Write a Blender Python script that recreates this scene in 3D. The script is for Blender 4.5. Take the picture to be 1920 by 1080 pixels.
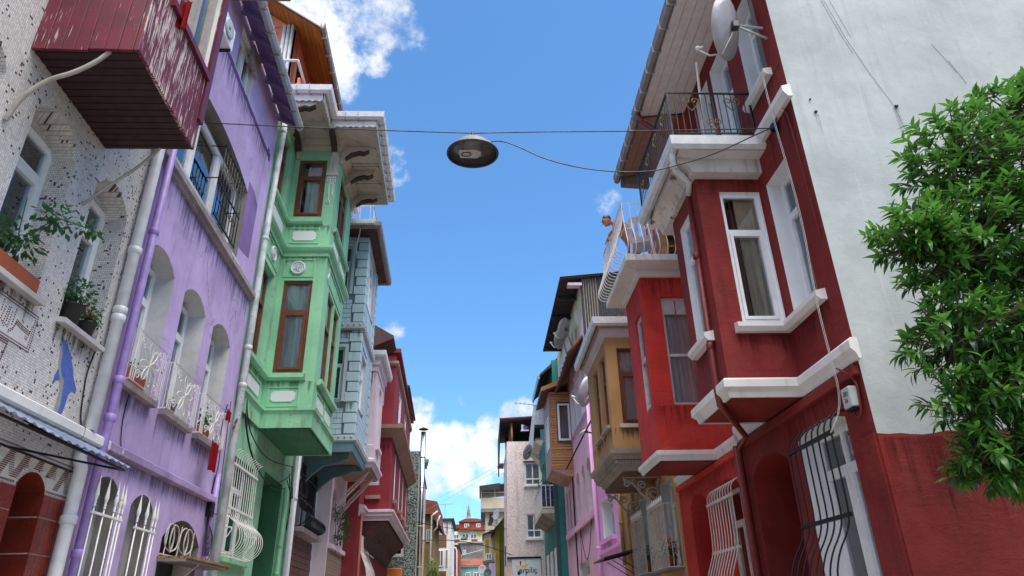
import bpy, bmesh, math, random
from mathutils import Vector, Matrix, noise, geometry
R_ = math.radians
random.seed(7)
scene = bpy.context.scene
for o in list(bpy.data.objects): bpy.data.objects.remove(o)

# ------------------------------------------------------------------ camera
cd = bpy.data.cameras.new('camera'); cam = bpy.data.objects.new('camera', cd)
scene.collection.objects.link(cam)
M3 = Matrix(((0.99890234, 0.00304915, -0.04674208),
             (-0.04076934, -0.43476061, -0.89962274),
             (-0.0230647, 0.9005409, -0.43415908)))
# rows are world axes (x right of the street, y up the street, z up) seen from the camera
cam.matrix_world = Matrix.Translation((0, 0, 1.6)) @ M3.to_4x4()
cd.sensor_width = 36; cd.lens = 24; cd.clip_start = .05; cd.clip_end = 6000
scene.camera = cam

# ------------------------------------------------------------------ sky and sun
SUN_EL, SUN_AZ = 70, 152         # degrees; azimuth clockwise from +Y (up the street)
w = bpy.data.worlds.new("World"); scene.world = w; w.use_nodes = True
wt = w.node_tree; wt.nodes.clear()
def wn(t, **k):
    n = wt.nodes.new(t)
    for a, b in k.items(): setattr(n, a, b)
    return n
sky = wn('ShaderNodeTexSky', sky_type='NISHITA', sun_disc=False)
sky.sun_elevation = R_(SUN_EL); sky.sun_rotation = R_(SUN_AZ)
sky.air_density = 1.0; sky.dust_density = .55; sky.ozone_density = 2.2; sky.altitude = 50
bg = wn('ShaderNodeBackground'); bg.inputs[1].default_value = .083
out = wn('ShaderNodeOutputWorld')
tc = wn('ShaderNodeTexCoord')
def vm(op, a, b=None, c=None):
    n = wn('ShaderNodeVectorMath', operation=op)
    for i, v in enumerate((a, b, c)):
        if v is None: continue
        if isinstance(v, bpy.types.NodeSocket): wt.links.new(v, n.inputs[i])
        else: n.inputs[i].default_value = v
    return n
def mt(op, a, b=None, clamp=False):
    n = wn('ShaderNodeMath', operation=op, use_clamp=clamp)
    for i, v in enumerate((a, b)):
        if v is None: continue
        if isinstance(v, bpy.types.NodeSocket): wt.links.new(v, n.inputs[i])
        else: n.inputs[i].default_value = v
    return n.outputs[0]
dirn = vm('NORMALIZE', tc.outputs['Generated']).outputs[0]
# cumulus banks: direction, angular radius (deg), weight
CLOUDS = [
 ((-.236,.659,.714),4.2,.9),((-.212,.682,.700),3.8,.85),((-.254,.699,.669),3.6,.9),((-.201,.712,.673),2.6,.8),((-.188,.728,.659),1.7,.7),((-.175,.663,.728),2.6,.7),((-.29,.65,.70),5,1.0),
 ((-.141,.666,.733),2.3,.7),((-.114,.673,.731),2.0,.7),((-.097,.693,.714),1.6,.7),((-.129,.686,.716),2.0,.65),((-.151,.704,.694),1.5,.6),((-.141,.717,.683),1.2,.5),
 ((-.117,.809,.576),1.6,.5),((-.124,.795,.594),1.2,.45),((-.123,.917,.379),1.1,.5),((-.127,.920,.370),.9,.45),((.184,.825,.534),1.3,.5),
 ((-.092,.961,.261),2.0,1.0),((-.076,.971,.226),2.4,1.0),((-.054,.977,.204),2.3,.95),((-.024,.974,.225),2.0,.9),((.003,.976,.218),2.0,.95),((.015,.971,.240),1.7,.95),((-.031,.981,.190),2.2,.9),((-.076,.980,.183),2.4,.85),((.029,.979,.203),2.0,.9),((-.001,.985,.175),2.0,.75),((.045,.963,.264),1.3,.8),((.065,.961,.268),1.2,.8),((-.024,.959,.284),.8,.4),((-.090,.983,.162),2.0,.7),((-.13,.965,.22),2.2,.9),
 ((-.95,-.1,.30),16,.95),((.95,-.15,.28),16,.95),((-.35,-.9,.25),16,.95),((.4,-.85,.35),16,.95),((-.6,-.75,.25),14,.9),((.3,.15,.94),12,.8),((-.35,.2,.92),12,.8),((.05,-.5,.87),15,.9),((-.75,.30,.58),14,.9),((-.55,-.45,.70),16,.9),((.55,-.55,.62),15,.9),((.70,.35,.62),12,.8),((.15,-.80,.57),14,.9),((.80,-.10,.58),10,.8),((-.20,-.20,.95),12,.8),((-.9,.25,.32),12,.9),((.9,.3,.3),12,.9),((0,-.95,.3),16,.9)]  # banks out of view, made large and many for neutral fill light
acc = None
for d, rad, wgt in CLOUDS:
    dv = Vector(d).normalized()
    dp = vm('DOT_PRODUCT', dirn, tuple(dv)).outputs['Value']
    mr = wn('ShaderNodeMapRange', interpolation_type='SMOOTHSTEP')
    wt.links.new(dp, mr.inputs[0])
    mr.inputs[1].default_value = math.cos(R_(rad*1.25)); mr.inputs[2].default_value = 1 - (1-math.cos(R_(rad)))*.02
    mr.inputs[3].default_value = 0; mr.inputs[4].default_value = wgt
    acc = mr.outputs[0] if acc is None else mt('MAXIMUM', acc, mr.outputs[0])
def wnoise(scale, detail, rough):
    n = wn('ShaderNodeTexNoise'); wt.links.new(dirn, n.inputs['Vector'])
    n.inputs['Scale'].default_value = scale; n.inputs['Detail'].default_value = detail; n.inputs['Roughness'].default_value = rough
    return n.outputs[0]
n1, n2 = wnoise(17, 9, .66), wnoise(42, 7, .65)
den = mt('ADD', mt('MULTIPLY', acc, 1.0), mt('MULTIPLY', mt('SUBTRACT', n1, .5), 2.1))
den = mt('ADD', den, mt('MULTIPLY', mt('SUBTRACT', n2, .5), .8))
mrc = wn('ShaderNodeMapRange', interpolation_type='SMOOTHSTEP'); wt.links.new(den, mrc.inputs[0])
mrc.inputs[1].default_value = .28; mrc.inputs[2].default_value = 1.02
gate = wn('ShaderNodeMapRange'); wt.links.new(acc, gate.inputs[0]); gate.inputs[1].default_value = .0; gate.inputs[2].default_value = .16
alpha = mt('MULTIPLY', mrc.outputs[0], gate.outputs[0], True)
n3 = wnoise(7, 5, .55)
shade = wn('ShaderNodeMapRange'); wt.links.new(n3, shade.inputs[0])
shade.inputs[1].default_value = .32; shade.inputs[2].default_value = .66
crp = wn('ShaderNodeMix', data_type='RGBA'); wt.links.new(shade.outputs[0], crp.inputs[0])
crp.inputs[6].default_value = (3.0, 3.3, 3.8, 1); crp.inputs[7].default_value = (5.2, 5.2, 5.2, 1)
sk2 = vm('MULTIPLY', sky.outputs[0], (.55, .86, 1.05)).outputs[0]
mixc = wn('ShaderNodeMix', data_type='RGBA')
wt.links.new(alpha, mixc.inputs[0]); wt.links.new(sk2, mixc.inputs[6]); wt.links.new(crp.outputs[2], mixc.inputs[7])
wt.links.new(mixc.outputs[2], bg.inputs[0]); wt.links.new(bg.outputs[0], out.inputs[0])

sd = bpy.data.lights.new('sun', 'SUN'); sd.energy = 2.6; sd.angle = R_(60); sd.color = (1, .9, .78)
sun = bpy.data.objects.new('sun', sd); scene.collection.objects.link(sun)
sv = Vector((math.sin(R_(SUN_AZ))*math.cos(R_(SUN_EL)), math.cos(R_(SUN_AZ))*math.cos(R_(SUN_EL)), math.sin(R_(SUN_EL))))
sun.rotation_euler = sv.to_track_quat('Z', 'Y').to_euler()

vs = scene.view_settings
scene.display_settings.display_device = 'sRGB'
vs.view_transform = 'Standard'; vs.look = 'None'; vs.exposure = 1.6; vs.gamma = 1; vs.use_curve_mapping = False

# ------------------------------------------------------------------ materials
MATS = {}
def s2l(c):
    return tuple((x/255/12.92 if x/255 <= .04045 else ((x/255+.055)/1.055)**2.4) for x in c)
class NT:
    def __init__(s, name):
        s.m = bpy.data.materials.new(name); s.m.use_nodes = True; s.t = s.m.node_tree
        s.b = s.t.nodes['Principled BSDF']; s.o = s.t.nodes['Material Output']; s._pos = None
    def n(s, t, ins=None, **k):
        x = s.t.nodes.new(t)
        for a, b in k.items(): setattr(x, a, b)
        for a, b in (ins or {}).items():
            if isinstance(b, bpy.types.NodeSocket): s.t.links.new(b, x.inputs[a])
            else: x.inputs[a].default_value = b
        return x
    def pos(s):
        if s._pos is None: s._pos = s.n('ShaderNodeNewGeometry').outputs['Position']
        return s._pos
    def map(s, scale):
        return s.n('ShaderNodeVectorMath', {0: s.pos(), 1: scale}, operation='MULTIPLY').outputs[0]
    def noise(s, scale, detail=4, rough=.55, vec=None, dist=0):
        return s.n('ShaderNodeTexNoise', {'Vector': vec or s.pos(), 'Scale': scale, 'Detail': detail, 'Roughness': rough, 'Distortion': dist}).outputs[0]
    def ramp(s, v, a, b, c=0, d=1, smooth=True):
        return s.n('ShaderNodeMapRange', {0: v, 1: a, 2: b, 3: c, 4: d}, interpolation_type='SMOOTHSTEP' if smooth else 'LINEAR').outputs[0]
    def mix(s, f, a, b):
        fx = lambda c: c if isinstance(c, bpy.types.NodeSocket) else (c[0], c[1], c[2], 1)
        return s.n('ShaderNodeMix', {0: f, 6: fx(a), 7: fx(b)}, data_type='RGBA').outputs[2]
    def math(s, op, a, b=0):
        return s.n('ShaderNodeMath', {0: a, 1: b}, operation=op).outputs[0]
    def bump(s, h, strength=.3, dist=.02):
        x = s.n('ShaderNodeBump', {'Height': h, 'Strength': strength, 'Distance': dist})
        s.t.links.new(x.outputs[0], s.b.inputs['Normal'])
    def base(s, c):
        if isinstance(c, bpy.types.NodeSocket): s.t.links.new(c, s.b.inputs['Base Color'])
        else: s.b.inputs['Base Color'].default_value = (*c, 1)
    def rough(s, r):
        if isinstance(r, bpy.types.NodeSocket): s.t.links.new(r, s.b.inputs['Roughness'])
        else: s.b.inputs['Roughness'].default_value = r
def mul(c, k): return tuple(min(.85, x*k) for x in c)

def plaster(name, rgb, k=1.0, rough=.85, blotch=.25, dirt=.35, dirtcol=(70, 62, 58), bump=.35, peel=0, peelcol=(170, 165, 160), cracks=.0, bs=1.0, trowel=0):
    """painted render: big tone blotches, rain streaks, fine grain, optional flaked patches"""
    t = NT(name); c = mul(s2l(rgb), k); blotch *= 1.3; dirt = min(.85, dirt*1.35)
    big = t.noise(.9*bs, 5, .6)
    col = t.mix(t.ramp(big, .3, .7), mul(c, 1-blotch), mul(c, 1+blotch*.6))
    fine = t.noise(14, 5, .65)
    col = t.mix(t.math('MULTIPLY', t.ramp(fine, .35, .75), blotch*.7), col, mul(c, .72))
    streak = t.noise(1, 6, .62, t.map((5.5, 5.5, .55)))
    col = t.mix(t.math('MULTIPLY', t.ramp(streak, .52, .78), dirt), col, s2l(dirtcol))
    patch = t.noise(.55*bs, 8, .62, None, .6)
    col = t.mix(t.math('MULTIPLY', t.ramp(patch, .5, .56), blotch*.75), col, mul(tuple(x*.8+.2*(sum(c)/3) for x in c), 1.35))
    col = t.mix(t.math('MULTIPLY', t.ramp(t.noise(.8*bs, 8, .65), .55, .62), blotch*.7), col, mul(c, .7))
    pale = t.noise(1, 5, .6, t.map((9, 9, .45)))
    col = t.mix(t.math('MULTIPLY', t.ramp(pale, .58, .75), dirt*.5), col, mul(tuple(x*.7+.3*(sum(c)/3)+.02 for x in c), 1.3))
    spots = t.noise(5, 7, .7)
    col = t.mix(t.math('MULTIPLY', t.ramp(spots, .62, .74), dirt*.8), col, mul(s2l(dirtcol), 1.1))
    h = t.math('ADD', t.math('MULTIPLY', t.noise(3.2, 4, .6), .8), t.math('MULTIPLY', t.noise(45, 4, .6), .22))
    if trowel: h = t.math('ADD', h, t.math('MULTIPLY', t.noise(1, 5, .6, t.map((2.2, 2.2, 9)), 1.6), trowel))
    if cracks:
        v = t.n('ShaderNodeTexVoronoi', {'Vector': t.n('ShaderNodeVectorMath', {0: t.map((1, 1, .7)), 1: t.n('ShaderNodeTexNoise', {'Vector': t.pos(), 'Scale': 2.5, 'Detail': 4}).outputs[1]}, operation='ADD').outputs[0], 'Scale': .55}, feature='DISTANCE_TO_EDGE').outputs[0]
        cm = t.math('MULTIPLY', t.ramp(v, .0, .009, 1, 0), t.ramp(t.noise(.8, 2), .5, .6))
        col = t.mix(t.math('MULTIPLY', cm, cracks), col, s2l((58, 50, 52)))
    if peel:
        pm = t.ramp(t.noise(2.3, 9, .72), .64-peel*.12, .66-peel*.12)
        col = t.mix(pm, col, s2l(peelcol)); h = t.math('SUBTRACT', h, t.math('MULTIPLY', pm, .35))
    t.base(col); t.rough(rough); t.bump(h, bump, .03)
    t.b.inputs['Specular IOR Level'].default_value = .25
    return t.m
def flat(name, rgb, k=1.0, rough=.5, metal=0, var=.12, spec=.5, bump=.08, rust=0, scale=8):
    t = NT(name); c = mul(s2l(rgb), k)
    col = t.mix(t.ramp(t.noise(scale, 5, .6), .3, .7), mul(c, 1-var), mul(c, 1+var*.7))
    g = t.ramp(t.noise(2.2, 6, .7), .55, .75)
    col = t.mix(t.math('MULTIPLY', g, var*1.2), col, mul(c, .45))
    if rust:
        rm = t.ramp(t.noise(9, 7, .75), .66-rust*.2, .7-rust*.2); col = t.mix(rm, col, s2l((112, 62, 34)))
    t.base(col); t.rough(t.ramp(t.noise(6, 3), .3, .7, rough*.85, min(1, rough*1.15))); t.b.inputs['Metallic'].default_value = metal
    t.b.inputs['Specular IOR Level'].default_value = spec
    if bump: t.bump(t.noise(30, 4), bump, .01)
    return t.m
def chipped(name, rgb, under=(150, 140, 130), amount=.5, k=1.0, grain=(26, 26, 2.4), rough=.6):
    """paint flaking off along a vertical grain"""
    t = NT(name); c = mul(s2l(rgb), k)
    g = t.noise(1, 8, .68, t.map(grain)); g2 = t.noise(1.4, 3, .6)
    v = t.math('ADD', g, t.math('MULTIPLY', t.math('SUBTRACT', g2, .5), .55))
    m = t.ramp(v, .72-amount*.3, .75-amount*.3)
    col = t.mix(t.ramp(t.noise(4, 4), .3, .7), mul(c, .72), mul(c, 1.2))
    col = t.mix(t.math('MULTIPLY', t.ramp(t.noise(1, 5, .6, t.map((40, 40, 3))), .5, .7), .35), col, mul(c, .45))
    und = t.mix(t.ramp(t.noise(18, 4), .3, .7), mul(s2l(under), .8), mul(s2l(under), 1.2))
    t.base(t.mix(m, col, und)); t.rough(rough)
    t.bump(t.math('SUBTRACT', t.math('MULTIPLY', g, .4), m), .35, .006); return t.m
def wood(name, a, b, scale=(3, 3, 40), k=1.0, rough=.55, rnd=.35):
    t = NT(name)
    g = t.noise(1, 6, .6, t.map(scale), 1.2)
    col = t.mix(t.ramp(g, .3, .7), mul(s2l(a), k), mul(s2l(b), k))
    oi = t.n('ShaderNodeObjectInfo').outputs['Random']
    col = t.mix(t.math('MULTIPLY', oi, rnd), col, mul(s2l(a), k*.55))
    col = t.mix(t.math('MULTIPLY', t.ramp(t.noise(2.1, 6, .7), .5, .75), .35), col, s2l((38, 26, 20)))
    t.base(col); t.rough(rough); t.bump(g, .15, .01); return t.m

def mosaic():
    """small glazed tiles, ~2 cm, with scattered dark ones; grout lines recessed"""
    t = NT('white mosaic tile')
    p = t.pos(); xyz = t.n('ShaderNodeSeparateXYZ', {0: p})
    a = t.math('ADD', xyz.outputs[0], xyz.outputs[1])
    S = 1/.024
    ua, ub = t.math('MULTIPLY', a, S), t.math('MULTIPLY', xyz.outputs[2], S)
    fa, fb = t.math('FLOOR', ua), t.math('FLOOR', ub)
    cell = t.n('ShaderNodeCombineXYZ', {0: fa, 1: fb}).outputs[0]
    rnd = t.n('ShaderNodeTexWhiteNoise', {'Vector': cell}, noise_dimensions='2D').outputs[0]
    half = t.n('ShaderNodeCombineXYZ', {0: t.math('FLOOR', t.math('MULTIPLY', ua, .5)), 1: fb}).outputs[0]
    rnd2 = t.n('ShaderNodeTexWhiteNoise', {'Vector': half}, noise_dimensions='2D').outputs[0]
    dens = t.ramp(t.noise(1.7, 3), .35, .65, .018, .06)
    dark = t.math('MAXIMUM', t.math('LESS_THAN', rnd, dens), t.math('LESS_THAN', rnd2, t.math('MULTIPLY', dens, .3)))
    ga = t.math('ABSOLUTE', t.math('SUBTRACT', t.math('FRACT', ua), .5)); gb = t.math('ABSOLUTE', t.math('SUBTRACT', t.math('FRACT', ub), .5))
    grout = t.ramp(t.math('MAXIMUM', ga, gb), .36, .47)
    gh = t.ramp(gb, .34, .47)
    tile = t.mix(t.ramp(rnd, 0, 1), mul(s2l((200, 198, 196)), .95), mul(s2l((222, 219, 216)), 1.02))
    tile = t.mix(t.math('MULTIPLY', t.ramp(t.noise(1.1, 6, .65), .45, .75), .35), tile, s2l((120, 116, 112)))
    col = t.mix(dark, tile, s2l((72, 48, 54)))
    col = t.mix(t.math('MULTIPLY', t.math('MAXIMUM', grout, gh), .75), col, s2l((128, 124, 124)))
    t.base(col); t.rough(.45); t.bump(t.math('SUBTRACT', 1, grout), .35, .003)
    return t.m
def speckle(name, light, dark, scale, thr=(.42, .52), k=1, third=None):
    t = NT(name)
    v = t.n('ShaderNodeTexVoronoi', {'Vector': t.pos(), 'Scale': scale}).outputs['Color']
    g = t.n('ShaderNodeSeparateColor', {0: v}).outputs[0]
    m = t.ramp(g, thr[0], thr[1])
    col = t.mix(m, mul(s2l(dark), k), mul(s2l(light), k))
    nn = t.noise(scale*.45, 6, .7)
    col = t.mix(t.math('MULTIPLY', t.ramp(nn, .5, .64), .5), col, mul(s2l(dark if not third else third), k))
    col = t.mix(t.math('MULTIPLY', t.ramp(t.noise(1, 5, .6, t.map((3, 3, .4))), .5, .8), .4), col, s2l((74, 70, 66)))
    t.base(col); t.rough(.85); t.bump(g, .4, .02); return t.m
def glass(name='window glass', tint=(.94, .95, .96), refl=1.0):
    t = NT(name); t.t.nodes.remove(t.b)
    tr = t.n('ShaderNodeBsdfTransparent', {0: (*tint, 1)})
    gl = t.n('ShaderNodeBsdfGlossy', {'Color': (.9, .95, 1, 1), 'Roughness': .015})
    wob = t.n('ShaderNodeBump', {'Height': t.noise(2.2, 2), 'Strength': .06, 'Distance': .05}); t.t.links.new(wob.outputs[0], gl.inputs['Normal'])
    f = t.n('ShaderNodeFresnel', {'IOR': 1.52}).outputs[0]
    f = t.math('MULTIPLY', f, 1.9*refl)
    mx = t.n('ShaderNodeMixShader', {0: t.math('MINIMUM', t.math('ADD', f, .03), 1.0), 1: tr.outputs[0], 2: gl.outputs[0]})
    t.t.links.new(mx.outputs[0], t.o.inputs[0]); return t.m
def cloth(name, rgb, k=1, trans=.4):
    t = NT(name); c = mul(s2l(rgb), k)
    col = t.mix(t.ramp(t.noise(1, 4, .6, t.map((18, 18, 2))), .3, .7), mul(c, .75), mul(c, 1.1))
    t.base(col); t.rough(.9); t.b.inputs['Specular IOR Level'].default_value = .1
    return t.m
def leafmat(name, rgb, tip, rough=.32):
    t = NT(name)
    oi = t.n('ShaderNodeObjectInfo').outputs['Random']
    at = t.n('ShaderNodeAttribute', attribute_name='tone').outputs['Fac']
    f = t.ramp(t.math('ADD', at, t.math('MULTIPLY', t.math('SUBTRACT', t.noise(1.6, 3), .5), .8)), .25, 1.0)
    t.base(t.mix(f, s2l(rgb), s2l(tip))); t.rough(rough)
    t.b.inputs['Specular IOR Level'].default_value = .5
    df = t.n('ShaderNodeBsdfTranslucent', {'Color': (*mul(s2l(tip), 1.6), 1)})
    mx = t.n('ShaderNodeMixShader', {0: .22, 1: t.b.outputs[0], 2: df.outputs[0]})
    t.t.links.new(mx.outputs[0], t.o.inputs[0]); return t.m

def stainmat(name, rgb, strength=.6):
    """rain streaks below a ledge: dark dribbles that thin out downwards"""
    t = NT(name); t.t.nodes.remove(t.b)
    g = t.n('ShaderNodeTexCoord').outputs['Generated']; z = t.n('ShaderNodeSeparateXYZ', {0: g}).outputs[2]
    st = t.noise(1, 6, .65, t.map((16, 16, .5)))
    thr = t.math('ADD', t.ramp(z, 0, 1, .72, .36, False), t.math('MULTIPLY', t.math('SUBTRACT', t.noise(6, 4), .5), .2))
    a = t.math('SUBTRACT', st, thr)
    a = t.math('MULTIPLY', t.ramp(a, 0, .2), t.ramp(z, 0, .9, .25, strength))
    mx = t.n('ShaderNodeMixShader', {0: a, 1: t.n('ShaderNodeBsdfTransparent').outputs[0], 2: t.n('ShaderNodeBsdfDiffuse', {0: (*s2l(rgb), 1)}).outputs[0]})
    t.t.links.new(mx.outputs[0], t.o.inputs[0]); return t.m
m_st_grey = stainmat('grey rain stain', (82, 76, 72)); m_st_dark = stainmat('dark rain stain', (52, 26, 26), .3); m_st_purple = stainmat('purple grey stain', (82, 68, 96), .42); m_st_green = stainmat('green black stain', (62, 84, 68), .42); m_st_pale = stainmat('pale run', (150, 158, 160), .4)
mosaic_m = mosaic()
m_red_wood = chipped('flaking dark red boards', (102, 14, 42), (178, 158, 158), .22, .9, (60, 60, 3.2), .45)
m_red_wood2 = chipped('badly flaked dark red boards', (98, 16, 44), (192, 176, 172), .66, 1.0, (38, 38, 2.6), .6)
m_red_soffit = flat('dark red soffit board', (44, 8, 16), .9, .65)
m_red_tile = flat('glazed brown red tile', (122, 46, 36), 1.0, .28, spec=.5, var=.2, scale=5)
m_grout = flat('pale grout', (190, 165, 155), .9, .9)
m_pvc = flat('white plastic frame', (226, 228, 232), 1, .35, var=.06)
m_white = plaster('weathered white paint', (214, 212, 212), 1.0, .7, .1, .3, (92, 88, 84), .25)
m_whitepeel = plaster('stained peeling white paint', (208, 204, 202), 1.0, .75, .16, .5, (48, 42, 40), .4, .25, (96, 88, 84))
m_whiteclean = plaster('white painted plaster', (216, 218, 222), 1.05, .7, .06, .12, (120, 116, 112), .2)
m_reveal = plaster('grey white reveal', (188, 188, 190), 1.0, .85, .18, .35, (84, 80, 78), .4)
m_pipe_white = flat('white drainpipe', (214, 214, 218), 1, .4, var=.1)
m_pipe_green = chipped('stained white drainpipe', (196, 202, 200), (120, 70, 60), .12, 1, (9, 9, 4), .45)
m_lilac = plaster('lilac purple render', (168, 150, 192), 1.18, .85, .16, .26, (100, 80, 124), .35, .12, (178, 160, 205), .5)
m_purple = flat('purple pipe', (148, 124, 184), 1.1, .5, var=.15)
m_purple_d = plaster('bare purple scar', (92, 72, 126), .9, .9, .3, .3)
m_purple_s = flat('purple soffit boards', (112, 94, 140), 1, .7)
m_ledge = plaster('weathered ledge', (150, 140, 142), 1, .85, .3, .6, (60, 54, 52), .6)
m_conc = plaster('bare concrete', (130, 126, 122), 1, .9, .25, .5, (60, 56, 52), .6)
m_marble = plaster('marble sill', (190, 186, 184), 1, .5, .2, .3, (100, 96, 92), .2)
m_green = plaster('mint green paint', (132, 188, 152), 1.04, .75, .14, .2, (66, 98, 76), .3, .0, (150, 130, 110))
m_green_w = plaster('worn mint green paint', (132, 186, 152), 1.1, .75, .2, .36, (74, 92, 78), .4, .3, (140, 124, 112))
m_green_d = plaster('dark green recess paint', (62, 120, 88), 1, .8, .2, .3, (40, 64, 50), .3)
m_plaque = plaster('white plaque', (206, 210, 212), 1, .7, .06, .15, (130, 130, 128), .2)
m_brown = flat('brown window timber', (104, 56, 34), 1, .45, var=.25)
m_cream = plaster('dusty cream eave paint', (176, 168, 158), 1, .8, .16, .35, (86, 76, 68), .3)
m_dark = flat('dark bracket', (52, 44, 38), 1, .8)
m_zinc = flat('grey zinc gutter', (150, 154, 160), 1, .45, var=.15)
m_gut_pale = flat('pale grey gutter', (204, 206, 210), 1, .45, var=.12)
m_gut_brown = flat('brown grey gutter', (126, 116, 112), 1, .55, var=.2)
m_blue = plaster('pale blue cladding', (156, 178, 190), 1.12, .7, .1, .2, (88, 104, 114), .25)
m_blue_d = flat('blue grey joint', (82, 106, 122), 1, .8)
m_blue_t = plaster('teal grey trim', (92, 126, 138), 1, .75, .15, .2, (60, 76, 84))
m_bluegrey = plaster('blue grey trim', (166, 178, 186), 1, .7, .1, .25, (100, 108, 112))
m_brownsoffit = flat('dark brown soffit', (66, 44, 42), 1, .75)
m_pale = plaster('pale mauve render', (198, 184, 194), 1.05, .8, .1, .2, (116, 104, 110), .25)
m_oxblood = plaster('oxblood red render', (128, 42, 52), 1.05, .75, .14, .2, (64, 24, 28), .25)
m_taupe = plaster('taupe cornice', (150, 126, 112), 1, .8, .14, .25, (84, 70, 62))
m_pebble = speckle('grey pebbledash', (164, 184, 180), (50, 64, 64), 24, (.3, .7), .9)
m_chrome = flat('steel flue', (216, 220, 226), 1, .2, 1, .04, bump=0)
m_red1 = plaster('dark red render', (128, 42, 41), .9, .8, .26, .32, (52, 20, 20), .6, 0, bs=.9, trowel=.45)
m_red1b = plaster('dark red gable paint', (114, 34, 32), 1.1, .8, .24, .32, (50, 20, 20), .6, trowel=.25)
m_gable = plaster('pale grey blue gable render', (190, 198, 198), .76, .85, .13, .5, (138, 146, 150), .3, 0, trowel=.08)
m_red2 = plaster('bright red render', (184, 52, 48), 1.05, .8, .2, .25, (110, 26, 30), .6, trowel=.6)
m_redpipe = flat('dark red pipe', (112, 34, 36), 1, .5, var=.15)
m_soffit = flat('pale soffit boards', (216, 208, 206), 1.1, .7, var=.1)
m_iron = flat('black iron', (18, 18, 22), 1, .4, .3, .2)
m_brass = flat('dull brass', (126, 110, 72), 1, .45, .5)
m_wiron = flat('white painted iron', (216, 214, 212), 1, .5, var=.12, rust=.18)
m_gray_iron = flat('grey white painted iron', (186, 180, 176), 1, .55, var=.15, rust=.2)
m_tan = plaster('ochre tan render', (160, 124, 84), 1.25, .8, .12, .2, (86, 64, 42), .3, 0, cracks=.5)
m_tan_d = flat('dark ochre boards', (92, 66, 44), 1, .7)
m_stone = plaster('grey carved stone', (156, 146, 138), 1, .85, .2, .6, (52, 46, 42), .5)
m_pink = plaster('pink render', (238, 172, 192), 1.25, .8, .1, .2, (150, 104, 116), .25)
m_pinklilac = plaster('lilac pink render', (214, 160, 206), 1.25, .8, .1, .18, (140, 92, 140), .25)
m_slat = wood('orange timber slat', (156, 104, 62), (196, 146, 96), (3, 3, 30), 1)
m_slat_d = wood('dark timber', (104, 72, 52), (134, 98, 72), (3, 3, 20), 1)
m_barkside = wood('dusty rose timber', (150, 112, 96), (172, 134, 114), (3, 3, 8), 1)
m_soffit_wood = wood('varnished pine soffit', (140, 84, 34), (176, 112, 52), (14, 1.2, 14), .95, .4, .3)
m_corr = flat('dark corrugated sheet', (74, 70, 74), 1, .6, .1, .2)
m_corr2 = flat('sooty corrugated roof', (46, 44, 46), 1, .7, .1, .2)
m_tile_roof = plaster('terracotta roof tile', (142, 84, 66), .8, .85, .3, .4, (70, 48, 40), .6)
m_teal = plaster('teal render', (56, 128, 124), 1, .8, .15, .25, (34, 74, 72))
m_teal_d = flat('dark teal trim', (44, 84, 84), 1, .7)
m_mos2 = speckle('pinkish mosaic cladding', (226, 214, 214), (186, 164, 160), 34, (.15, .45), 1.05, (206, 188, 184))
m_beige = plaster('beige render', (196, 186, 166), 1, .85, .12, .35, (110, 100, 88))
m_yellow = plaster('olive yellow render', (150, 142, 66), .9, .8, .2, .4)
m_salmon = plaster('salmon render', (214, 136, 108), 1, .8, .12, .25, (130, 90, 76))
m_ochre = plaster('dusty ochre render', (150, 122, 84), 1, .85, .2, .4)
m_brick = plaster('brick red facade', (150, 72, 52), 1, .85, .25, .3)
m_glass = glass(); m_glass2 = glass('bright window glass', (.93, .94, .94), .7)
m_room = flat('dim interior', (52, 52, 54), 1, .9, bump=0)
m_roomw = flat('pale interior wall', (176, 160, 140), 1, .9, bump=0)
m_curt = cloth('white net curtain', (232, 234, 236), 1.3); m_curt2 = cloth('lace curtain', (206, 202, 214), 1.35)
m_curtb = cloth('blue curtain', (96, 140, 178)); m_curtg = cloth('green curtain', (64, 104, 92))
m_redcloth = cloth('red cloth', (120, 10, 20))
m_black = flat('black plastic', (24, 26, 28), 1, .45); m_planter = flat('terracotta plastic', (150, 74, 40), 1, .6)
m_cable = flat('black cable', (20, 22, 30), 1, .6); m_cablew = flat('white cable', (200, 200, 200), 1, .6)
m_hose = flat('grey hose', (156, 150, 144), 1, .55, var=.2)
m_dish = flat('grey dish', (170, 168, 176), 1, .4, var=.1); m_dishd = flat('dark dish arm', (50, 52, 58), 1, .5)
m_lampbody = flat('lamp housing', (96, 94, 90), 1, .55, .1); m_lampd = flat('lamp rim', (26, 30, 34), 1, .35)
m_lampglass = flat('lamp glass', (74, 80, 84), 1, .12, 0, .05, .8, 0); m_lampbulb = flat('lamp reflector', (168, 164, 164), 1, .3, .1)
m_poly = NT('translucent corrugated sheet'); m_poly.base(m_poly.mix(m_poly.ramp(m_poly.noise(1.5, 5), .35, .7), s2l((112, 132, 158)), s2l((150, 164, 184)))); m_poly.rough(.4)
_tr = m_poly.n('ShaderNodeBsdfTransparent', {0: (.75, .82, .92, 1)}); _mx = m_poly.n('ShaderNodeMixShader', {0: .3, 1: m_poly.b.outputs[0], 2: _tr.outputs[0]}); m_poly.t.links.new(_mx.outputs[0], m_poly.o.inputs[0]); m_poly = m_poly.m
m_asphalt = plaster('grey cobbled street', (146, 140, 132), 1, .9, .2, .2); m_pave = plaster('paving stone', (158, 152, 144), 1, .9, .2, .3); m_earth = plaster('city ground', (96, 92, 86), 1, .95, .2, .2)
m_leaf = leafmat('glossy laurel leaf', (24, 58, 26), (80, 132, 50), .3); m_leaf_y = leafmat('young leaf', (60, 108, 36), (112, 158, 56), .35)
m_leaf_pot = leafmat('pot plant leaf', (32, 70, 34), (74, 122, 58), .5)
m_bark = flat('bark', (84, 70, 56), 1, .9, bump=.5)
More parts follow.
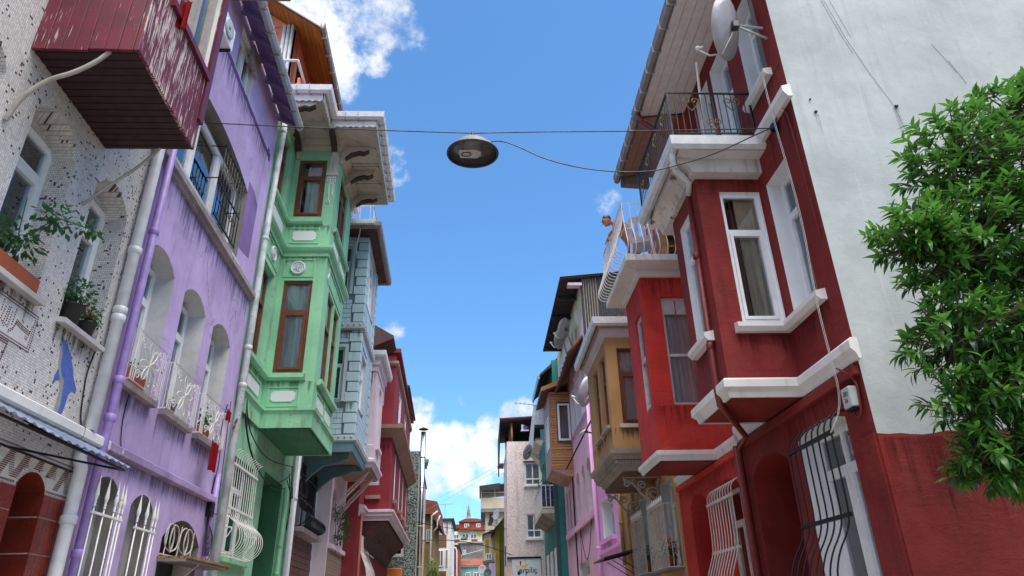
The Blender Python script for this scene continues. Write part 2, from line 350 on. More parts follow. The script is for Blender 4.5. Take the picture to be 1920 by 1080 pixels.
m_skin = flat('skin', (176, 120, 92), 1, .55, bump=0, var=.05); m_hair = flat('black hair', (22, 18, 18), 1, .6); m_shorts = cloth('dark shorts', (38, 44, 60))
m_chair = flat('mauve grey plastic', (186, 178, 190), 1, .5); m_cabinet = wood('pale wood', (176, 130, 78), (206, 160, 104), (4, 4, 14), 1)
m_grey = flat('grey box', (168, 176, 176), 1, .5); m_orange = flat('orange board', (240, 142, 60), 1, .5); m_navy = flat('navy board', (28, 40, 92), 1, .5)
m_bluef = flat('blue banner', (28, 66, 150), 1, .6); m_flowerr = flat('red petals', (200, 20, 40), 1, .6); m_flowerw = flat('white petals', (220, 220, 222), 1, .6); m_flowerp = flat('coral petals', (236, 80, 96), 1, .6)
m_dolphin = flat('blue mosaic', (78, 104, 180), 1, .35, var=.2, scale=40); m_dolphing = flat('grey mosaic', (150, 148, 150), 1, .4, var=.15, scale=40)
m_maroon = flat('maroon mosaic', (78, 36, 40), 1, .4, var=.2, scale=40); m_maroon2 = flat('brown mosaic', (104, 62, 56), 1, .4, var=.25, scale=40)
m_sign = flat('white sign board', (206, 214, 222), 1, .4, var=.04, bump=0); m_signblue = flat('sign blue', (20, 24, 104), 1, .5, bump=0); m_signyel = flat('sign yellow', (220, 196, 70), 1, .5, bump=0); m_signgrn = flat('sign pale green', (196, 208, 170), 1, .5, bump=0); m_signred = flat('sign red', (150, 24, 30), 1, .5, bump=0)

# ------------------------------------------------------------------ mesh helpers
def FL(u, z, p): return Vector((-4 - .042*u + p, u, z))      # left row: u along the street, p towards it
def FR(u, z, p): return Vector((4 - p, u, z))                # right row
def fac(F, p0=0): return lambda a, b, n: F(a, b, p0+n)
def near(F, u0): return lambda a, b, n: F(u0-n, b, a)        # face towards the camera: a = p
def W(a, b, n): return Vector((a, b, n))
COL = scene.collection
class MB:
    def __init__(s): s.bm = bmesh.new()
    def face(s, pts):
        return s.bm.faces.new([s.bm.verts.new(p) for p in pts])
    def box(s, T, a0, a1, b0, b1, n0, n1, bev=0):
        v = [s.bm.verts.new(T(a, b, n)) for a in (a0, a1) for b in (b0, b1) for n in (n0, n1)]
        fs = [s.bm.faces.new([v[i] for i in q]) for q in ((0, 1, 3, 2), (4, 6, 7, 5), (0, 4, 5, 1), (2, 3, 7, 6), (0, 2, 6, 4), (1, 5, 7, 3))]
        if bev:
            es = list({e for f in fs for e in f.edges})
            bmesh.ops.bevel(s.bm, geom=es, offset=bev, segments=1, affect='EDGES')
        return s
    def prism(s, T, poly, n0, n1):
        A = [s.bm.verts.new(T(a, b, n0)) for a, b in poly]; B = [s.bm.verts.new(T(a, b, n1)) for a, b in poly]
        k = len(poly)
        s.bm.faces.new(A); s.bm.faces.new(B[::-1])
        for i in range(k): s.bm.faces.new((A[i], A[(i+1) % k], B[(i+1) % k], B[i]))
        return s
    def tube(s, pts, r, seg=6, closed=False, cap=True):
        pts = [Vector(p) for p in pts]; rings = []; k = len(pts)
        up = None
        for i, p in enumerate(pts):
            a = pts[(i-1) % k] if (i or closed) else p; b = pts[(i+1) % k] if (i < k-1 or closed) else p
            d = (b-a).normalized()
            if up is None: up = d.orthogonal().normalized()
            up = (up - d*up.dot(d))
            up = up.normalized() if up.length > 1e-6 else d.orthogonal().normalized()
            q = d.cross(up); rr = r[i] if isinstance(r, (list, tuple)) else r
            rings.append([s.bm.verts.new(p + up*math.cos(t)*rr + q*math.sin(t)*rr) for t in [2*math.pi*j/seg for j in range(seg)]])
        for i in range(k if closed else k-1):
            A, B = rings[i], rings[(i+1) % k]
            for j in range(seg):
                f = s.bm.faces.new((A[j], A[(j+1) % seg], B[(j+1) % seg], B[j])); f.smooth = seg > 5
        if cap and not closed: s.bm.faces.new(rings[0][::-1]); s.bm.faces.new(rings[-1])
        return s
    def lathe(s, prof, mat=Matrix(), seg=20):
        rings = []
        for r, z in prof:
            rings.append([s.bm.verts.new(mat @ Vector((r*math.cos(2*math.pi*j/seg), r*math.sin(2*math.pi*j/seg), z))) for j in range(seg)])
        for A, B in zip(rings, rings[1:]):
            for j in range(seg):
                f = s.bm.faces.new((A[j], A[(j+1) % seg], B[(j+1) % seg], B[j])); f.smooth = True
        return s
    def sweep(s, F, path, prof, caps=True):
        """moulding: profile [(outwards, z)] along plan path [(u, p)] with mitred corners"""
        P = [Vector(q) for q in path]; k = len(P); rows = []
        for i, q in enumerate(P):
            ns = []
            if i: d = (q-P[i-1]).normalized(); ns.append(Vector((-d.y, d.x)))
            if i < k-1: d = (P[i+1]-q).normalized(); ns.append(Vector((-d.y, d.x)))
            nn = ns[0] if len(ns) == 1 else (ns[0]+ns[1])/(1+ns[0].dot(ns[1]))
            rows.append([s.bm.verts.new(F(q.x+nn.x*o, z, q.y+nn.y*o)) for o, z in prof])
        m = len(prof)
        for A, B in zip(rows, rows[1:]):
            for j in range(m): s.bm.faces.new((A[j], A[(j+1) % m], B[(j+1) % m], B[j]))
        if caps: s.bm.faces.new(rows[0][::-1]); s.bm.faces.new(rows[-1])
        return s
    def wall(s, T, outline, holes=(), thick=.0, n=0):
        loops = [[Vector((a, b, 0)) for a, b in lp] for lp in [outline]+list(holes)]
        flatv = [v for lp in loops for v in lp]
        vs_ = [s.bm.verts.new(T(v.x, v.y, n)) for v in flatv]
        for tri in geometry.tessellate_polygon(loops):
            try: s.bm.faces.new([vs_[i] for i in tri])
            except ValueError: pass
        if thick:
            k = len(outline); B = [s.bm.verts.new(T(a, b, n-thick)) for a, b in outline]
            for i in range(k): s.bm.faces.new((vs_[i], vs_[(i+1) % k], B[(i+1) % k], B[i]))
        return s
    def strip(s, T, loop, n0, n1, closed=True):
        A = [s.bm.verts.new(T(a, b, n0)) for a, b in loop]; B = [s.bm.verts.new(T(a, b, n1)) for a, b in loop]
        k = len(loop)
        for i in range(k if closed else k-1): s.bm.faces.new((A[i], A[(i+1) % k], B[(i+1) % k], B[i]))
        return s
    def build(s, name, mat, parent=None, normals=True):
        bm = s.bm
        if normals: bmesh.ops.recalc_face_normals(bm, faces=bm.faces)
        me = bpy.data.meshes.new(name)
        inv = None
        if parent is not None:
            off = parent_loc(parent); bm.transform(Matrix.Translation(-off))
        else: off = None
        bm.to_mesh(me); bm.free()
        me.materials.append(mat)
        o = bpy.data.objects.new(name, me); COL.objects.link(o)
        if parent is not None: o.parent = parent
        return o
def parent_loc(o):
    v = Vector((0, 0, 0))
    while o is not None: v = v + o.location; o = o.parent
    return v
def thing(name, label, cat, loc=(0, 0, 0), group=None):
    o = bpy.data.objects.new(name, None); COL.objects.link(o); o.location = loc; o.empty_display_size = .2
    o['label'] = label; o['category'] = cat
    if group: o['group'] = group
    return o
def tag(o, label, cat, group=None):
    o['label'] = label; o['category'] = cat
    if group: o['group'] = group
    return o
def struct(o): o['kind'] = 'structure'; return o
def origin_to(o, loc):
    loc = Vector(loc); o.data.transform(Matrix.Translation(-loc)); o.location = loc; return o
def B(T, *a, bev=0): return MB().box(T, *a, bev=bev)
def arc(cx, cz, r, a0, a1, k=10): return [(cx+r*math.cos(R_(a0+(a1-a0)*i/k)), cz+r*math.sin(R_(a0+(a1-a0)*i/k))) for i in range(k+1)]
def arch_loop(a0, a1, b0, b1, rise):
    if rise <= 0: return [(a0, b0), (a1, b0), (a1, b1), (a0, b1)]
    h = (a1-a0)/2; r = (h*h+rise*rise)/(2*rise); th = math.degrees(math.asin(min(1, h/r))); cz = b1+rise-r; cx = (a0+a1)/2
    if rise > h: r = h; th = 90; cz = b1
    return [(a0, b0), (a1, b0)] + [(cx+r*math.sin(R_(th-2*th*i/10)), cz+r*math.cos(R_(th-2*th*i/10))) for i in range(11)]
def curtain_mesh(T, a0, a1, b0, b1, n, amp=.02, waves=6, k=26):
    mb = MB(); r = []
    for i in range(k+1):
        f = i/k; a = a0+(a1-a0)*f; d = amp*math.sin(f*waves*2*math.pi+.7)+amp*.5*math.sin(f*waves*5.1)
        r.append((mb.bm.verts.new(T(a, b0, n+d)), mb.bm.verts.new(T(a, b1, n+d*.6))))
    for x, y in zip(r, r[1:]): f = mb.bm.faces.new((x[0], y[0], y[1], x[1])); f.smooth = True
    return mb
def window(root, T, a0, a1, b0, b1, depth=.12, rise=0, fm=None, rm=None, fw=.055, trans=.7, cols=1, curt=None, cm=None, sash=True, room=.34, gm=None, roomm=None, flip=False, surround=None, sm=None):
    """framed opening in a wall: window > reveal, pane, curtain, room; returns the hole for the wall"""
    fm = fm or m_pvc; rm = rm or m_white; gm = gm or m_glass
    loop = arch_loop(a0, a1, b0, b1, rise)
    top = b1 + (rise*.35 if rise else 0)
    ft = .05; nb = -depth-ft
    f = MB()
    f.box(T, a0-.004, a0+fw, b0, top, nb, -depth); f.box(T, a1-fw, a1+.004, b0, top, nb, -depth)
    f.box(T, a0+fw, a1-fw, b0, b0+fw, nb, -depth); f.box(T, a0+fw, a1-fw, top-fw, top, nb, -depth)
    ia0, ia1, ib0, ib1 = a0+fw, a1-fw, b0+fw, top-fw
    zt = b0+(top-b0)*trans if trans else None
    rows = [(ib0, ib1)] if not trans else [(ib0, zt-fw*.5), (zt+fw*.5, ib1)]
    if trans: f.box(T, ia0, ia1, zt-fw*.5, zt+fw*.5, nb, -depth+.002)
    xs = [ia0+(ia1-ia0)*i/cols for i in range(cols+1)]
    for x in xs[1:-1]:
        for r0, r1 in rows: f.box(T, x-fw*.45, x+fw*.45, r0, r1, nb, -depth+.001)
    cells = []
    for ri, (r0, r1) in enumerate(rows):
        for ci in range(cols):
            c0 = xs[ci]+(fw*.45 if ci else 0); c1 = xs[ci+1]-(fw*.45 if ci < cols-1 else 0)
            if sash and ri == 0:
                s_ = fw*.75
                for q in ((c0+.004, c0+s_, r0+.004, r1-.004), (c1-s_, c1-.004, r0+.004, r1-.004), (c0+s_, c1-s_, r0+.004, r0+s_), (c0+s_, c1-s_, r1-s_, r1-.004)):
                    f.box(T, *q, nb+.01, -depth+.018)
                c0 += s_; c1 -= s_; r0b, r1b = r0+s_, r1-s_
            else: r0b, r1b = r0, r1
            cells.append((c0, c1, r0b, r1b))
    win = f.build('window', fm, root)
    for c0, c1, r0, r1 in cells: B(T, c0-.003, c1+.003, r0-.003, r1+.003, nb+.014, nb+.022).build('pane', gm, win)
    MB().strip(T, loop, 0, nb-.02).build('reveal', rm, win)
    if rise:
        lun = [(a0+.003, top-.005), (a1-.003, top-.005)] + [q for q in loop[2:] if q[1] > top]
        if len(lun) > 3: MB().wall(T, lun, n=nb+.02).build('lunette', rm, win)
    if surround:
        sw, so = surround
        s2 = MB()
        for q in ((a0-sw, a0-.002, b0, b1+sw), (a1+.002, a1+sw, b0, b1+sw), (a0-.002, a1+.002, b1, b1+sw)): s2.box(T, *q, 0, so)
        s2.build('surround', sm or fm, win)
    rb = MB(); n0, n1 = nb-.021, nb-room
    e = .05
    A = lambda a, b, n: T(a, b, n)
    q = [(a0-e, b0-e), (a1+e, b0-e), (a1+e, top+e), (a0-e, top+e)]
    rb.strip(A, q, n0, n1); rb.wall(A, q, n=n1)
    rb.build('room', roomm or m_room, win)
    if curt:
        for c in curt:
            x0, x1, mat_ = c[0], c[1], c[2]
            z1 = c[3] if len(c) > 3 else 1
            curtain_mesh(T, a0+(a1-a0)*x0+.01, a0+(a1-a0)*x1-.01, b0+.03, b0+(top-b0)*z1, nb-.045, .014, max(2, int((x1-x0)*(a1-a0)*11))).build('curtain', mat_, win)
    return loop
def bars(root, name, T, xs, prof, r, mat, rails=(), rr=None, seg=6, ends=None):
    """grille: one bar object per bar; prof = [(b, n)]; rails = [(b, n)]"""
    q = (rr or r)
    mk = lambda b, n: MB().box(T, xs[0]-.03, xs[-1]+.03, b-q*1.2, b+q*1.2, n-q, n+q)
    gr = mk(*rails[0]).build(name, mat, root)
    for b, n in rails[1:]: mk(b, n).build('rail', mat, gr)
    pt = smooth(prof)
    me = None
    x0 = xs[0]
    for i, x in enumerate(xs):
        if me is None:
            o = MB().tube([T(x, b, n) for b, n in pt], r, seg).build('bar', mat, gr); me = o
        else:
            o = me.copy(); COL.objects.link(o); o.parent = gr; o.location = me.location + (T(x, 0, 0)-T(x0, 0, 0))
    return gr
def smooth(prof, it=2):
    p = [tuple(q) for q in prof]
    for _ in range(it):
        if len(p) < 3: break
        q = [p[0]]
        for a, b in zip(p, p[1:]):
            q.append(tuple(x*.75+y*.25 for x, y in zip(a, b))); q.append(tuple(x*.25+y*.75 for x, y in zip(a, b)))
        q.append(p[-1]); p = q
    return p
def spiral(cx, cz, r, t0, turns, k=16, d=1): return [(cx+r*(1-.8*i/k)*math.cos(t0+d*turns*2*math.pi*i/k), cz+r*(1-.8*i/k)*math.sin(t0+d*turns*2*math.pi*i/k)) for i in range(k+1)]
def flatcurve(mb, T, pts, n, r): return mb.tube([T(a, b, n) for a, b in pts], r, 5)
def house(name, label, F, u0, p=0, cat='house'):
    return thing(name, label, cat, tuple(F(u0, 0, p)))
def core(root, F, u0, u1, z1, p=-.62, depth=5.5, mat=None, z0=0):
    return B(lambda a, b, n: F(a, b, n), u0+.01, u1-.01, z0, z1, p-depth, p).build('rear_block', mat, root)
def tubes(root, name, mat, runs):
    for pts, r in runs: MB().tube(pts, r, 5).build(name, mat, root)
def pipe(root, F, pts, r, mat, name='drainpipe', collars=()):
    o = MB().tube([F(*q) for q in pts], r, 10)
    for c in collars:
        P0 = F(*c); 
        o.lathe([(r*1.02, -.045), (r*1.22, -.035), (r*1.22, .035), (r*1.02, .045)], Matrix.Translation(P0), 12)
    return o.build(name, mat, root)
def stain(root, T, a0, a1, top, length, mat, n=.004):
    mb = MB(); mb.face([T(a0, top-length, n), T(a1, top-length, n), T(a1, top, n), T(a0, top, n)]); return mb.build('rain_stain', mat, root, False)
def rag(T, a0, a1, b0, b1, n, amp=.03): return curtain_mesh(T, a0, a1, b0, b1, n, amp, 2, 14)
def leafblob(mb, c, rad, count, size, rng, flat_=.9):
    """pot-plant foliage: single leaves scattered round stems"""
    for _ in range(count):
        d = Vector((rng.gauss(0, 1), rng.gauss(0, 1), rng.gauss(0, .8))).normalized()*rng.random()**.5
        p = Vector(c)+Vector((d.x*rad[0], d.y*rad[1], d.z*rad[2]))
        ax = (d+Vector((rng.uniform(-.6, .6), rng.uniform(-.6, .6), rng.uniform(-.7, .3)))).normalized()
        sd_ = ax.cross(Vector((0, 0, 1)) + Vector((rng.uniform(-.5, .5), rng.uniform(-.5, .5), 0))).normalized()
        L_ = size*rng.uniform(.6, 1.2); w_ = L_*.26
        nrm = sd_.cross(ax)
        v = [mb.bm.verts.new(q) for q in (p, p+ax*L_*.5+sd_*w_-nrm*L_*.05, p+ax*L_-nrm*L_*.18, p+ax*L_*.5-sd_*w_-nrm*L_*.05)]
        mb.bm.faces.new(v)
    return mb
# ------------------------------------------------------------------ ground
struct(B(W, -900, 900, -900, 900, -.4, -.15).build('ground', m_earth))
struct(B(W, -3.2, 2.9, -12, 120, -.149, -.13).build('street', m_asphalt))
def pave(F, name, w_):
    mb = MB()
    for i in range(66): mb.box(lambda a, b, n: F(a, b, n), -12+i*2.0+.006, -12+i*2.0+1.994, -.149, 0, -.3, w_)
    return struct(mb.build(name, m_pave))
pave(FL, 'pavement', 1.0); pave(FR, 'pavement', 1.1)

# ================================================================== L1 white mosaic house
T = fac(FL)
L1 = house('mosaic_house', 'white mosaic-tiled house with a peeling dark red wooden bay', FL, 2)
holes = []
for a0, a1 in ((4.02, 4.82), (5.3, 6.1), (6.55, 7.34)):
    holes.append(window(L1, T, a0, a1, 4.46, 6.06, .26, .24, m_pvc, mosaic_m, .075, .76, 1, [(0.1, .62, m_curt)] if a0 < 5 else [(.35, 1, m_curt)] if a0 < 6 else None))
    MB().sweep(FL, [(a0-.04, 0), (a1+.04, 0)], [(-.1, 4.40), (.1, 4.38), (.1, 4.43), (-.1, 4.46)]).build('sill', m_marble, L1)
# doorway arch and red tiles
dl = arch_loop(6.63, 7.11, 0, 2.82, .14); holes.append(dl)
MB().strip(T, dl, .012, -.5).build('door_reveal', m_red_tile, L1)
B(T, 6.63, 7.11, 0, 2.95, -.5, -.55).build('door', flat('dark timber door', (38, 28, 26), 1, .6), L1)
for z in (2.58, 2.25, 1.92, 1.59):
    B(T, 7.105, 7.112, z-.006, z+.006, -.45, .0).build('joint', m_grout, L1)
MB().wall(T, [(2, 0), (7.6, 0), (7.6, 10), (2, 10)], holes, .6).build('wall', mosaic_m, L1)
core(L1, FL, 2, 7.6, 9.9, -.63, 6, m_conc)
gb = MB()
gb.box(T, 2, 6.63, 0, 2.8, .0, .006); gb.box(T, 7.112, 7.6, 0, 2.8, .0, .006); gb.build('grout', m_grout, L1)
rowsz = [2.795, 2.58, 2.25, 1.92, 1.59, 1.26, .93, .6, .27, 0]
tile0 = {}
def tiles(us):
    for u0, u1 in us:
        for zt, zb in zip(rowsz, rowsz[1:]):
            B(T, u0+.006, u1-.006, zb+.006, zt-.006, .006, .014, bev=.002).build('tile', m_red_tile, L1)
tiles([(7.112, 7.235), (7.235, 7.475), (7.475, 7.6)] + [(6.63-.25*(i+1), 6.63-.25*i) for i in range(8)])
m_plainmos = flat('plain white mosaic', (204, 200, 198), 1, .45, var=.1, scale=30)
B(T, 5.3, 6.62, 2.808, 3.16, -.01, .0012).build('plain_border', m_plainmos, L1); B(T, 7.12, 7.6, 2.808, 3.16, -.01, .0012).build('plain_border', m_plainmos, L1); B(T, 6.62, 7.12, 3.0, 3.16, -.01, .0012).build('plain_border', m_plainmos, L1); B(T, 4.9, 6.24, 3.96, 4.31, -.01, .0012).build('plain_panel', m_plainmos, L1)
# mosaic borders over the tiles: zigzag chevrons of darker pieces
zz = MB(); zz2 = MB()
for k in range(-4, 9):
    u = 6.02+.245*k
    if u > 7.42: break
    for j in range(12):
        z = 2.86+j*.0185; x = u+j*.0125
        if 6.6 < x < 7.14 and z < 2.97-((x-6.87)/.27)**2*.12+.02: continue
        if x+.1 < 7.6: zz.box(T, x, min(x+.1, 7.59), z, z+.011, 0, .003)
        if j < 11:
            for i in range(4):
                x2 = u+.15+.1+i*.02-j*.0072-.03
                if 6.6 < x2 < 7.14 and z < 3.0-((x2-6.87)/.27)**2*.12: continue
                if x2 < 7.57: zz2.box(T, x2, x2+.011, z+.002, z+.011, 0, .003)
zz.build('brown_chevrons', m_maroon2, L1)['kind'] = 'stuff'; zz2.build('dotted_chevrons', m_maroon, L1)['kind'] = 'stuff'
bd = MB()
for i in range(90):
    u = 5.4+i*.0245
    if 6.6 < u < 7.13 or u > 7.58: continue
    bd.box(T, u, u+.015, 2.815, 2.835, 0, .003)
for i in range(60): bd.box(T, 6.12+i*.0245, 6.135+i*.0245, 3.125, 3.14, 0, .003)
bd.build('dark_border', m_maroon, L1)['kind'] = 'stuff'
# calligraphy panel of maroon mosaic pieces
cp = MB()
def dots(pts, w_=.014, step=.021, rows_=1, dz=.021):
    for (x0, z0), (x1, z1) in zip(pts, pts[1:]):
        L_ = math.hypot(x1-x0, z1-z0); k = max(1, int(L_/step))
        for i in range(k+1):
            for r in range(rows_):
                x, z = x0+(x1-x0)*i/k, z0+(z1-z0)*i/k - r*dz
                cp.box(T, x-w_/2, x+w_/2, z-w_*.42, z+w_*.42, 0, .003)
dots([(4.9, 4.31), (6.24, 4.31), (6.24, 3.955), (4.9, 3.955)]); dots([(4.9, 4.285), (6.212, 4.285), (6.212, 3.98), (4.9, 3.98)])
dots([(5.71, 4.26), (5.71, 4.16)]); dots([(5.8, 4.225), (5.78, 4.08), (5.85, 4.055), (5.86, 4.2)], rows_=1); dots([(5.755, 4.21), (5.735, 4.09), (5.8, 4.045)]); dots([(5.825, 4.23), (5.815, 4.1)])
dots([(5.905, 4.245), (5.9, 4.1)]); dots([(5.955, 4.165), (6.06, 4.145), (6.175, 4.135)], rows_=3, dz=.018); dots([(6.03, 4.19), (6.05, 4.18)]); dots([(6.12, 4.17), (6.13, 4.165)]); dots([(6.19, 4.19), (6.185, 4.12)])
dots([(5.95, 4.14), (5.93, 4.08), (5.885, 4.04)], rows_=2); dots([(6.14, 4.075), (6.165, 4.07)], rows_=2)
dots([(5.66, 4.2), (5.64, 4.06)], rows_=2); dots([(5.56, 4.22), (5.6, 4.08), (5.5, 4.05)], rows_=2); dots([(5.3, 4.2), (5.42, 4.1), (5.3, 4.06)], rows_=2)
dots([(5.0, 3.935), (5.92, 3.935), (5.885, 3.70)], rows_=2)
cp.build('calligraphy', m_maroon, L1)['kind'] = 'stuff'
# leaping dolphin inlay
dol = [(6.69, 4.30), (6.76, 4.28), (6.84, 4.25), (6.93, 4.19), (6.99, 4.12), (7.05, 4.06), (7.09, 3.99), (7.16, 3.93), (7.21, 3.88), (7.2, 3.85), (7.13, 3.845), (7.08, 3.80), (7.075, 3.70), (7.065, 3.62), (7.03, 3.545), (6.97, 3.545), (6.98, 3.66), (6.965, 3.78), (6.93, 3.9), (6.88, 3.93), (6.84, 3.87), (6.80, 3.865), (6.765, 3.81), (6.745, 3.83), (6.77, 3.95), (6.80, 4.03), (6.79, 4.12)]
MB().prism(T, dol, 0, .003).build('dolphin', m_dolphin, L1)
MB().prism(T, [(6.72, 4.26), (6.79, 4.115), (6.80, 4.03), (6.87, 3.935), (6.93, 3.905), (6.965, 3.78), (6.98, 3.66), (6.968, 3.545), (6.9, 3.55), (6.91, 3.68), (6.9, 3.8), (6.85, 3.9), (6.78, 3.98), (6.745, 4.1)], 0, .0045).build('dolphin_belly', m_dolphing, L1)
# white boxed conduit above the door and its downpipe
B(T, 2, 7.98, 3.4, 3.52, .0, .13, bev=.02).build('conduit', m_white, L1)
B(T, 7.33, 7.337, 3.398, 3.522, .0, .132).build('joint', m_conc, L1)
pipe(L1, FL, [(7.5, 0, .1), (7.5, 3.12, .1), (7.49, 3.2, .07), (7.5, 3.3, .05)], .068, m_pipe_white, 'drainpipe', [(7.5, 2.6, .1)])
pipe(L1, FL, [(7.52, 3.53, .09), (7.52, 9.9, .09)], .065, m_pipe_white, 'drainpipe', [(7.52, 5.75, .09), (7.52, 4.95, .09), (7.52, 4.85, .09)])
MB().tube([FL(u, z, .012) for u, z in smooth([(7.36, 4.38), (7.3, 4.1), (7.34, 3.9), (7.4, 3.62), (7.55, 3.5), (7.62, 3.46)])], .008, 5).build('cable', m_cable, L1)
# peeling wooden bay
bu0, bu1, bz0, bz1, bp = 4.97, 6.52, 6.53, 9.9, .99
Tn, Tf = near(FL, bu0), fac(FL, bp)
B(lambda a, b, n: FL(a, b, n), bu0+.03, bu1-.03, bz0+.02, bz1, .0, .5).build('bay_core', m_red_soffit, L1)
i = 0; a = .0
rw = random.Random(3)
while a < bp-.01:                                                    # near side: vertical boards
    wd = min(rw.uniform(.125, .15), bp-a)
    B(Tn, a+.003, a+wd-.003, bz0-rw.uniform(0, .03), bz1, -.03, rw.uniform(0, .006), bev=.003).build('board', m_red_wood, L1); a += wd
wl = window(L1, Tf, 5.36, 6.4, 7.55, 9.3, .05, 0, flat('bare timber frame', (160, 152, 146), 1, .7), m_white, .09, None, 2, [(.0, .45, m_curt), (.6, 1, m_curtb)], room=.4)
a = bu0
while a < bu1-.01:                                                   # street side: narrow flaked boards
    wd = min(.072, bu1-a); mid = a+wd/2
    zt = 7.5 if 5.34 < mid < 6.42 else bz1
    B(Tf, a+.002, a+wd-.002, bz0-.012, zt, -.03, rw.uniform(0, .004), bev=.003).build('board', m_red_wood2, L1); a += wd
B(Tf, 5.3, 6.44, 7.47, 7.55, -.02, .05).build('sill', m_red_wood, L1)
B(Tf, 6.42, 6.55, 6.9, bz1, -.03, .03).build('corner_post', m_red_wood, L1)
B(Tf, bu1-.05, bu1-.001, bz0, bz1, -1, -.031).build('far_side', m_red_wood, L1)
k = 0
for i in range(30):                                                  # underside: thin lining boards running out from the wall
    u_ = bu0+.01+i*(bu1-bu0-.02)/30
    B(lambda a, b, n: FL(a, b, n), u_+.001, u_+(bu1-bu0-.02)/30-.001, bz0-.006*(i % 2), bz0+.019, .005, bp-.032).build('lining_board', m_red_soffit, L1)
MB().tube([FL(*q) for q in smooth([(5.02, 6.53, .7), (5.0, 6.38, .62), (4.98, 6.22, .45), (4.95, 6.12, .28), (4.94, 5.9, .1), (4.97, 5.66, .02)], 3)], .022, 8).build('hose', m_hose, L1)
MB().tube([FL(*q) for q in smooth([(6.5, 6.53, .62), (6.5, 6.42, .55), (6.46, 6.2, .42), (6.42, 6.0, .25), (6.37, 5.68, .02)], 3)], .016, 8).build('hose', m_hose, L1)
o = rag(near(FL, 5.5), .98, 1.1, 7.35, 7.75, 0, .03).build('red_rag', m_redcloth); tag(o, 'bright red rag hanging from the peeling dark red bay', 'rag')
# eave gutter of the bay roof
B(W, -4.3, -2.72, 6.6, 7.2, 9.68, 9.78).build('roof_gutter', m_gut_brown, L1)

# flower pots and planter on the sills
def pot_lathe(c, r, h, mat, parent):
    return MB().lathe([(0, 0), (r*.72, 0), (r*.95, h*.92), (r*1.04, h*.92), (r*1.04, h), (r*.9, h), (r*.88, h*.9), (0, h*.9)], Matrix.Translation(Vector(c)), 18).build('pot', mat, parent)
def potted(loc, r, h, label, mat, leaves, rad, size, flowers=None, nf=6, seed=1, fs=.028, name='flower_pot', group=None, lift=.0):
    t = thing(name, label, 'flower pot', loc, group); rng = random.Random(seed)
    pot_lathe(loc, r, h, mat, t)
    mb = MB()
    c = Vector(loc)+Vector((0, 0, h+rad[2]*.75+lift))
    leafblob(mb, c, rad, leaves, size, rng)
    f = mb.build('foliage', m_leaf_pot, t, False); f['kind'] = 'stuff'
    st = MB()
    for _ in range(7): st.tube([Vector(loc)+Vector((0, 0, h*.9)), c+Vector((rng.uniform(-1, 1)*rad[0]*.7, rng.uniform(-1, 1)*rad[1]*.7, rng.uniform(-.2, .8)*rad[2]))], .004, 4)
    st.build('stems', m_leaf_pot, t)
    if flowers:
        for i in range(nf):
            q = c+Vector((rng.uniform(-1, 1)*rad[0], rng.uniform(-1, 1)*rad[1], rng.uniform(-.4, 1)*rad[2]))
            fm_ = MB()
            for j in range(6):
                d = Vector((math.cos(j*1.05), math.sin(j*1.05), rng.uniform(-.3, .5)))*fs; e = Vector((-d.y, d.x, .01))*.6
                fm_.face([q, q+d*.6+e, q+d*1.3, q+d*.6-e])
            fm_.build('flower', flowers, t, False)
    return t
g1 = 'pots on the white mosaic house sills'
potted(FL(6.72, 4.455, .0), .125, .2, 'larger dark pot with leafy plant on mosaic house sill', m_black, 260, (.17, .2, .17), .07, seed=2, group=g1)
potted(FL(7.08, 4.455, .0), .1, .15, 'smaller dark pot with red geranium beside larger leafy pot', m_black, 160, (.12, .18, .12), .06, m_flowerr, 7, 3, group=g1)
t = thing('planter', 'brown planter trough with rambling plant on mosaic house sill', 'planter', tuple(FL(5.7, 4.45, .0)), g1)
B(T, 5.33, 6.03, 4.455, 4.6, -.14, .06, bev=.01).build('trough', m_planter, t)
mb = MB(); rng = random.Random(5); leafblob(mb, FL(5.62, 4.85, .0), (.14, .28, .22), 170, .085, rng); leafblob(mb, FL(5.75, 5.12, .22), (.2, .22, .1), 100, .08, rng); leafblob(mb, FL(5.9, 5.1, .42), (.14, .12, .06), 45, .075, rng)
mb.build('foliage', m_leaf_pot, t, False)['kind'] = 'stuff'
mb = MB(); mb.tube([FL(5.6, 4.55, 0), FL(5.66, 4.9, .05), FL(5.78, 5.15, .2), FL(5.95, 5.12, .45)], .006, 5); mb.tube([FL(5.7, 4.55, 0), FL(5.6, 4.95, .0), FL(5.5, 5.2, .05)], .005, 5); mb.build('stems', m_leaf_pot, t)

# translucent awning over the doorway
aw = thing('awning', 'translucent blue corrugated plastic awning over the arched doorway', 'awning', tuple(FL(6.5, 3.3, 0)))
mb = MB(); N = 96; r0 = None
for i in range(N+1):
    f = i/N; dz = .011*math.sin(i*1.35)
    r = [mb.bm.verts.new(FL(4.6+(3.28-.55*p)*f, 3.41-.52*p+.02*math.sin(f*9)*p+dz, .03+p)) for p in (0, .2, .4, .58)]
    if r0:
        for x in range(3): q_ = mb.bm.faces.new((r0[x], r[x], r[x+1], r0[x+1])); q_.smooth = True
    r0 = r
mb.build('sheet', m_poly, aw, False)
for u in (5.3, 6.45):
    MB().tube([FL(u, 3.36, .02), FL(u-.05, 3.09, .56)], .011, 4).build('frame_rib', m_iron, aw)
for pts in ([(4.6, 3.09, .55), (7.5, 3.09, .55)], [(4.6, 3.08, .03), (7.55, 3.08, .03)], [(6.3, 3.08, .03), (7.5, 3.09, .55)], [(6.4, 3.3, .1), (7.5, 3.1, .53)]):
    MB().tube([FL(*q) for q in pts], .013, 4).build('frame_rail', m_iron, aw)

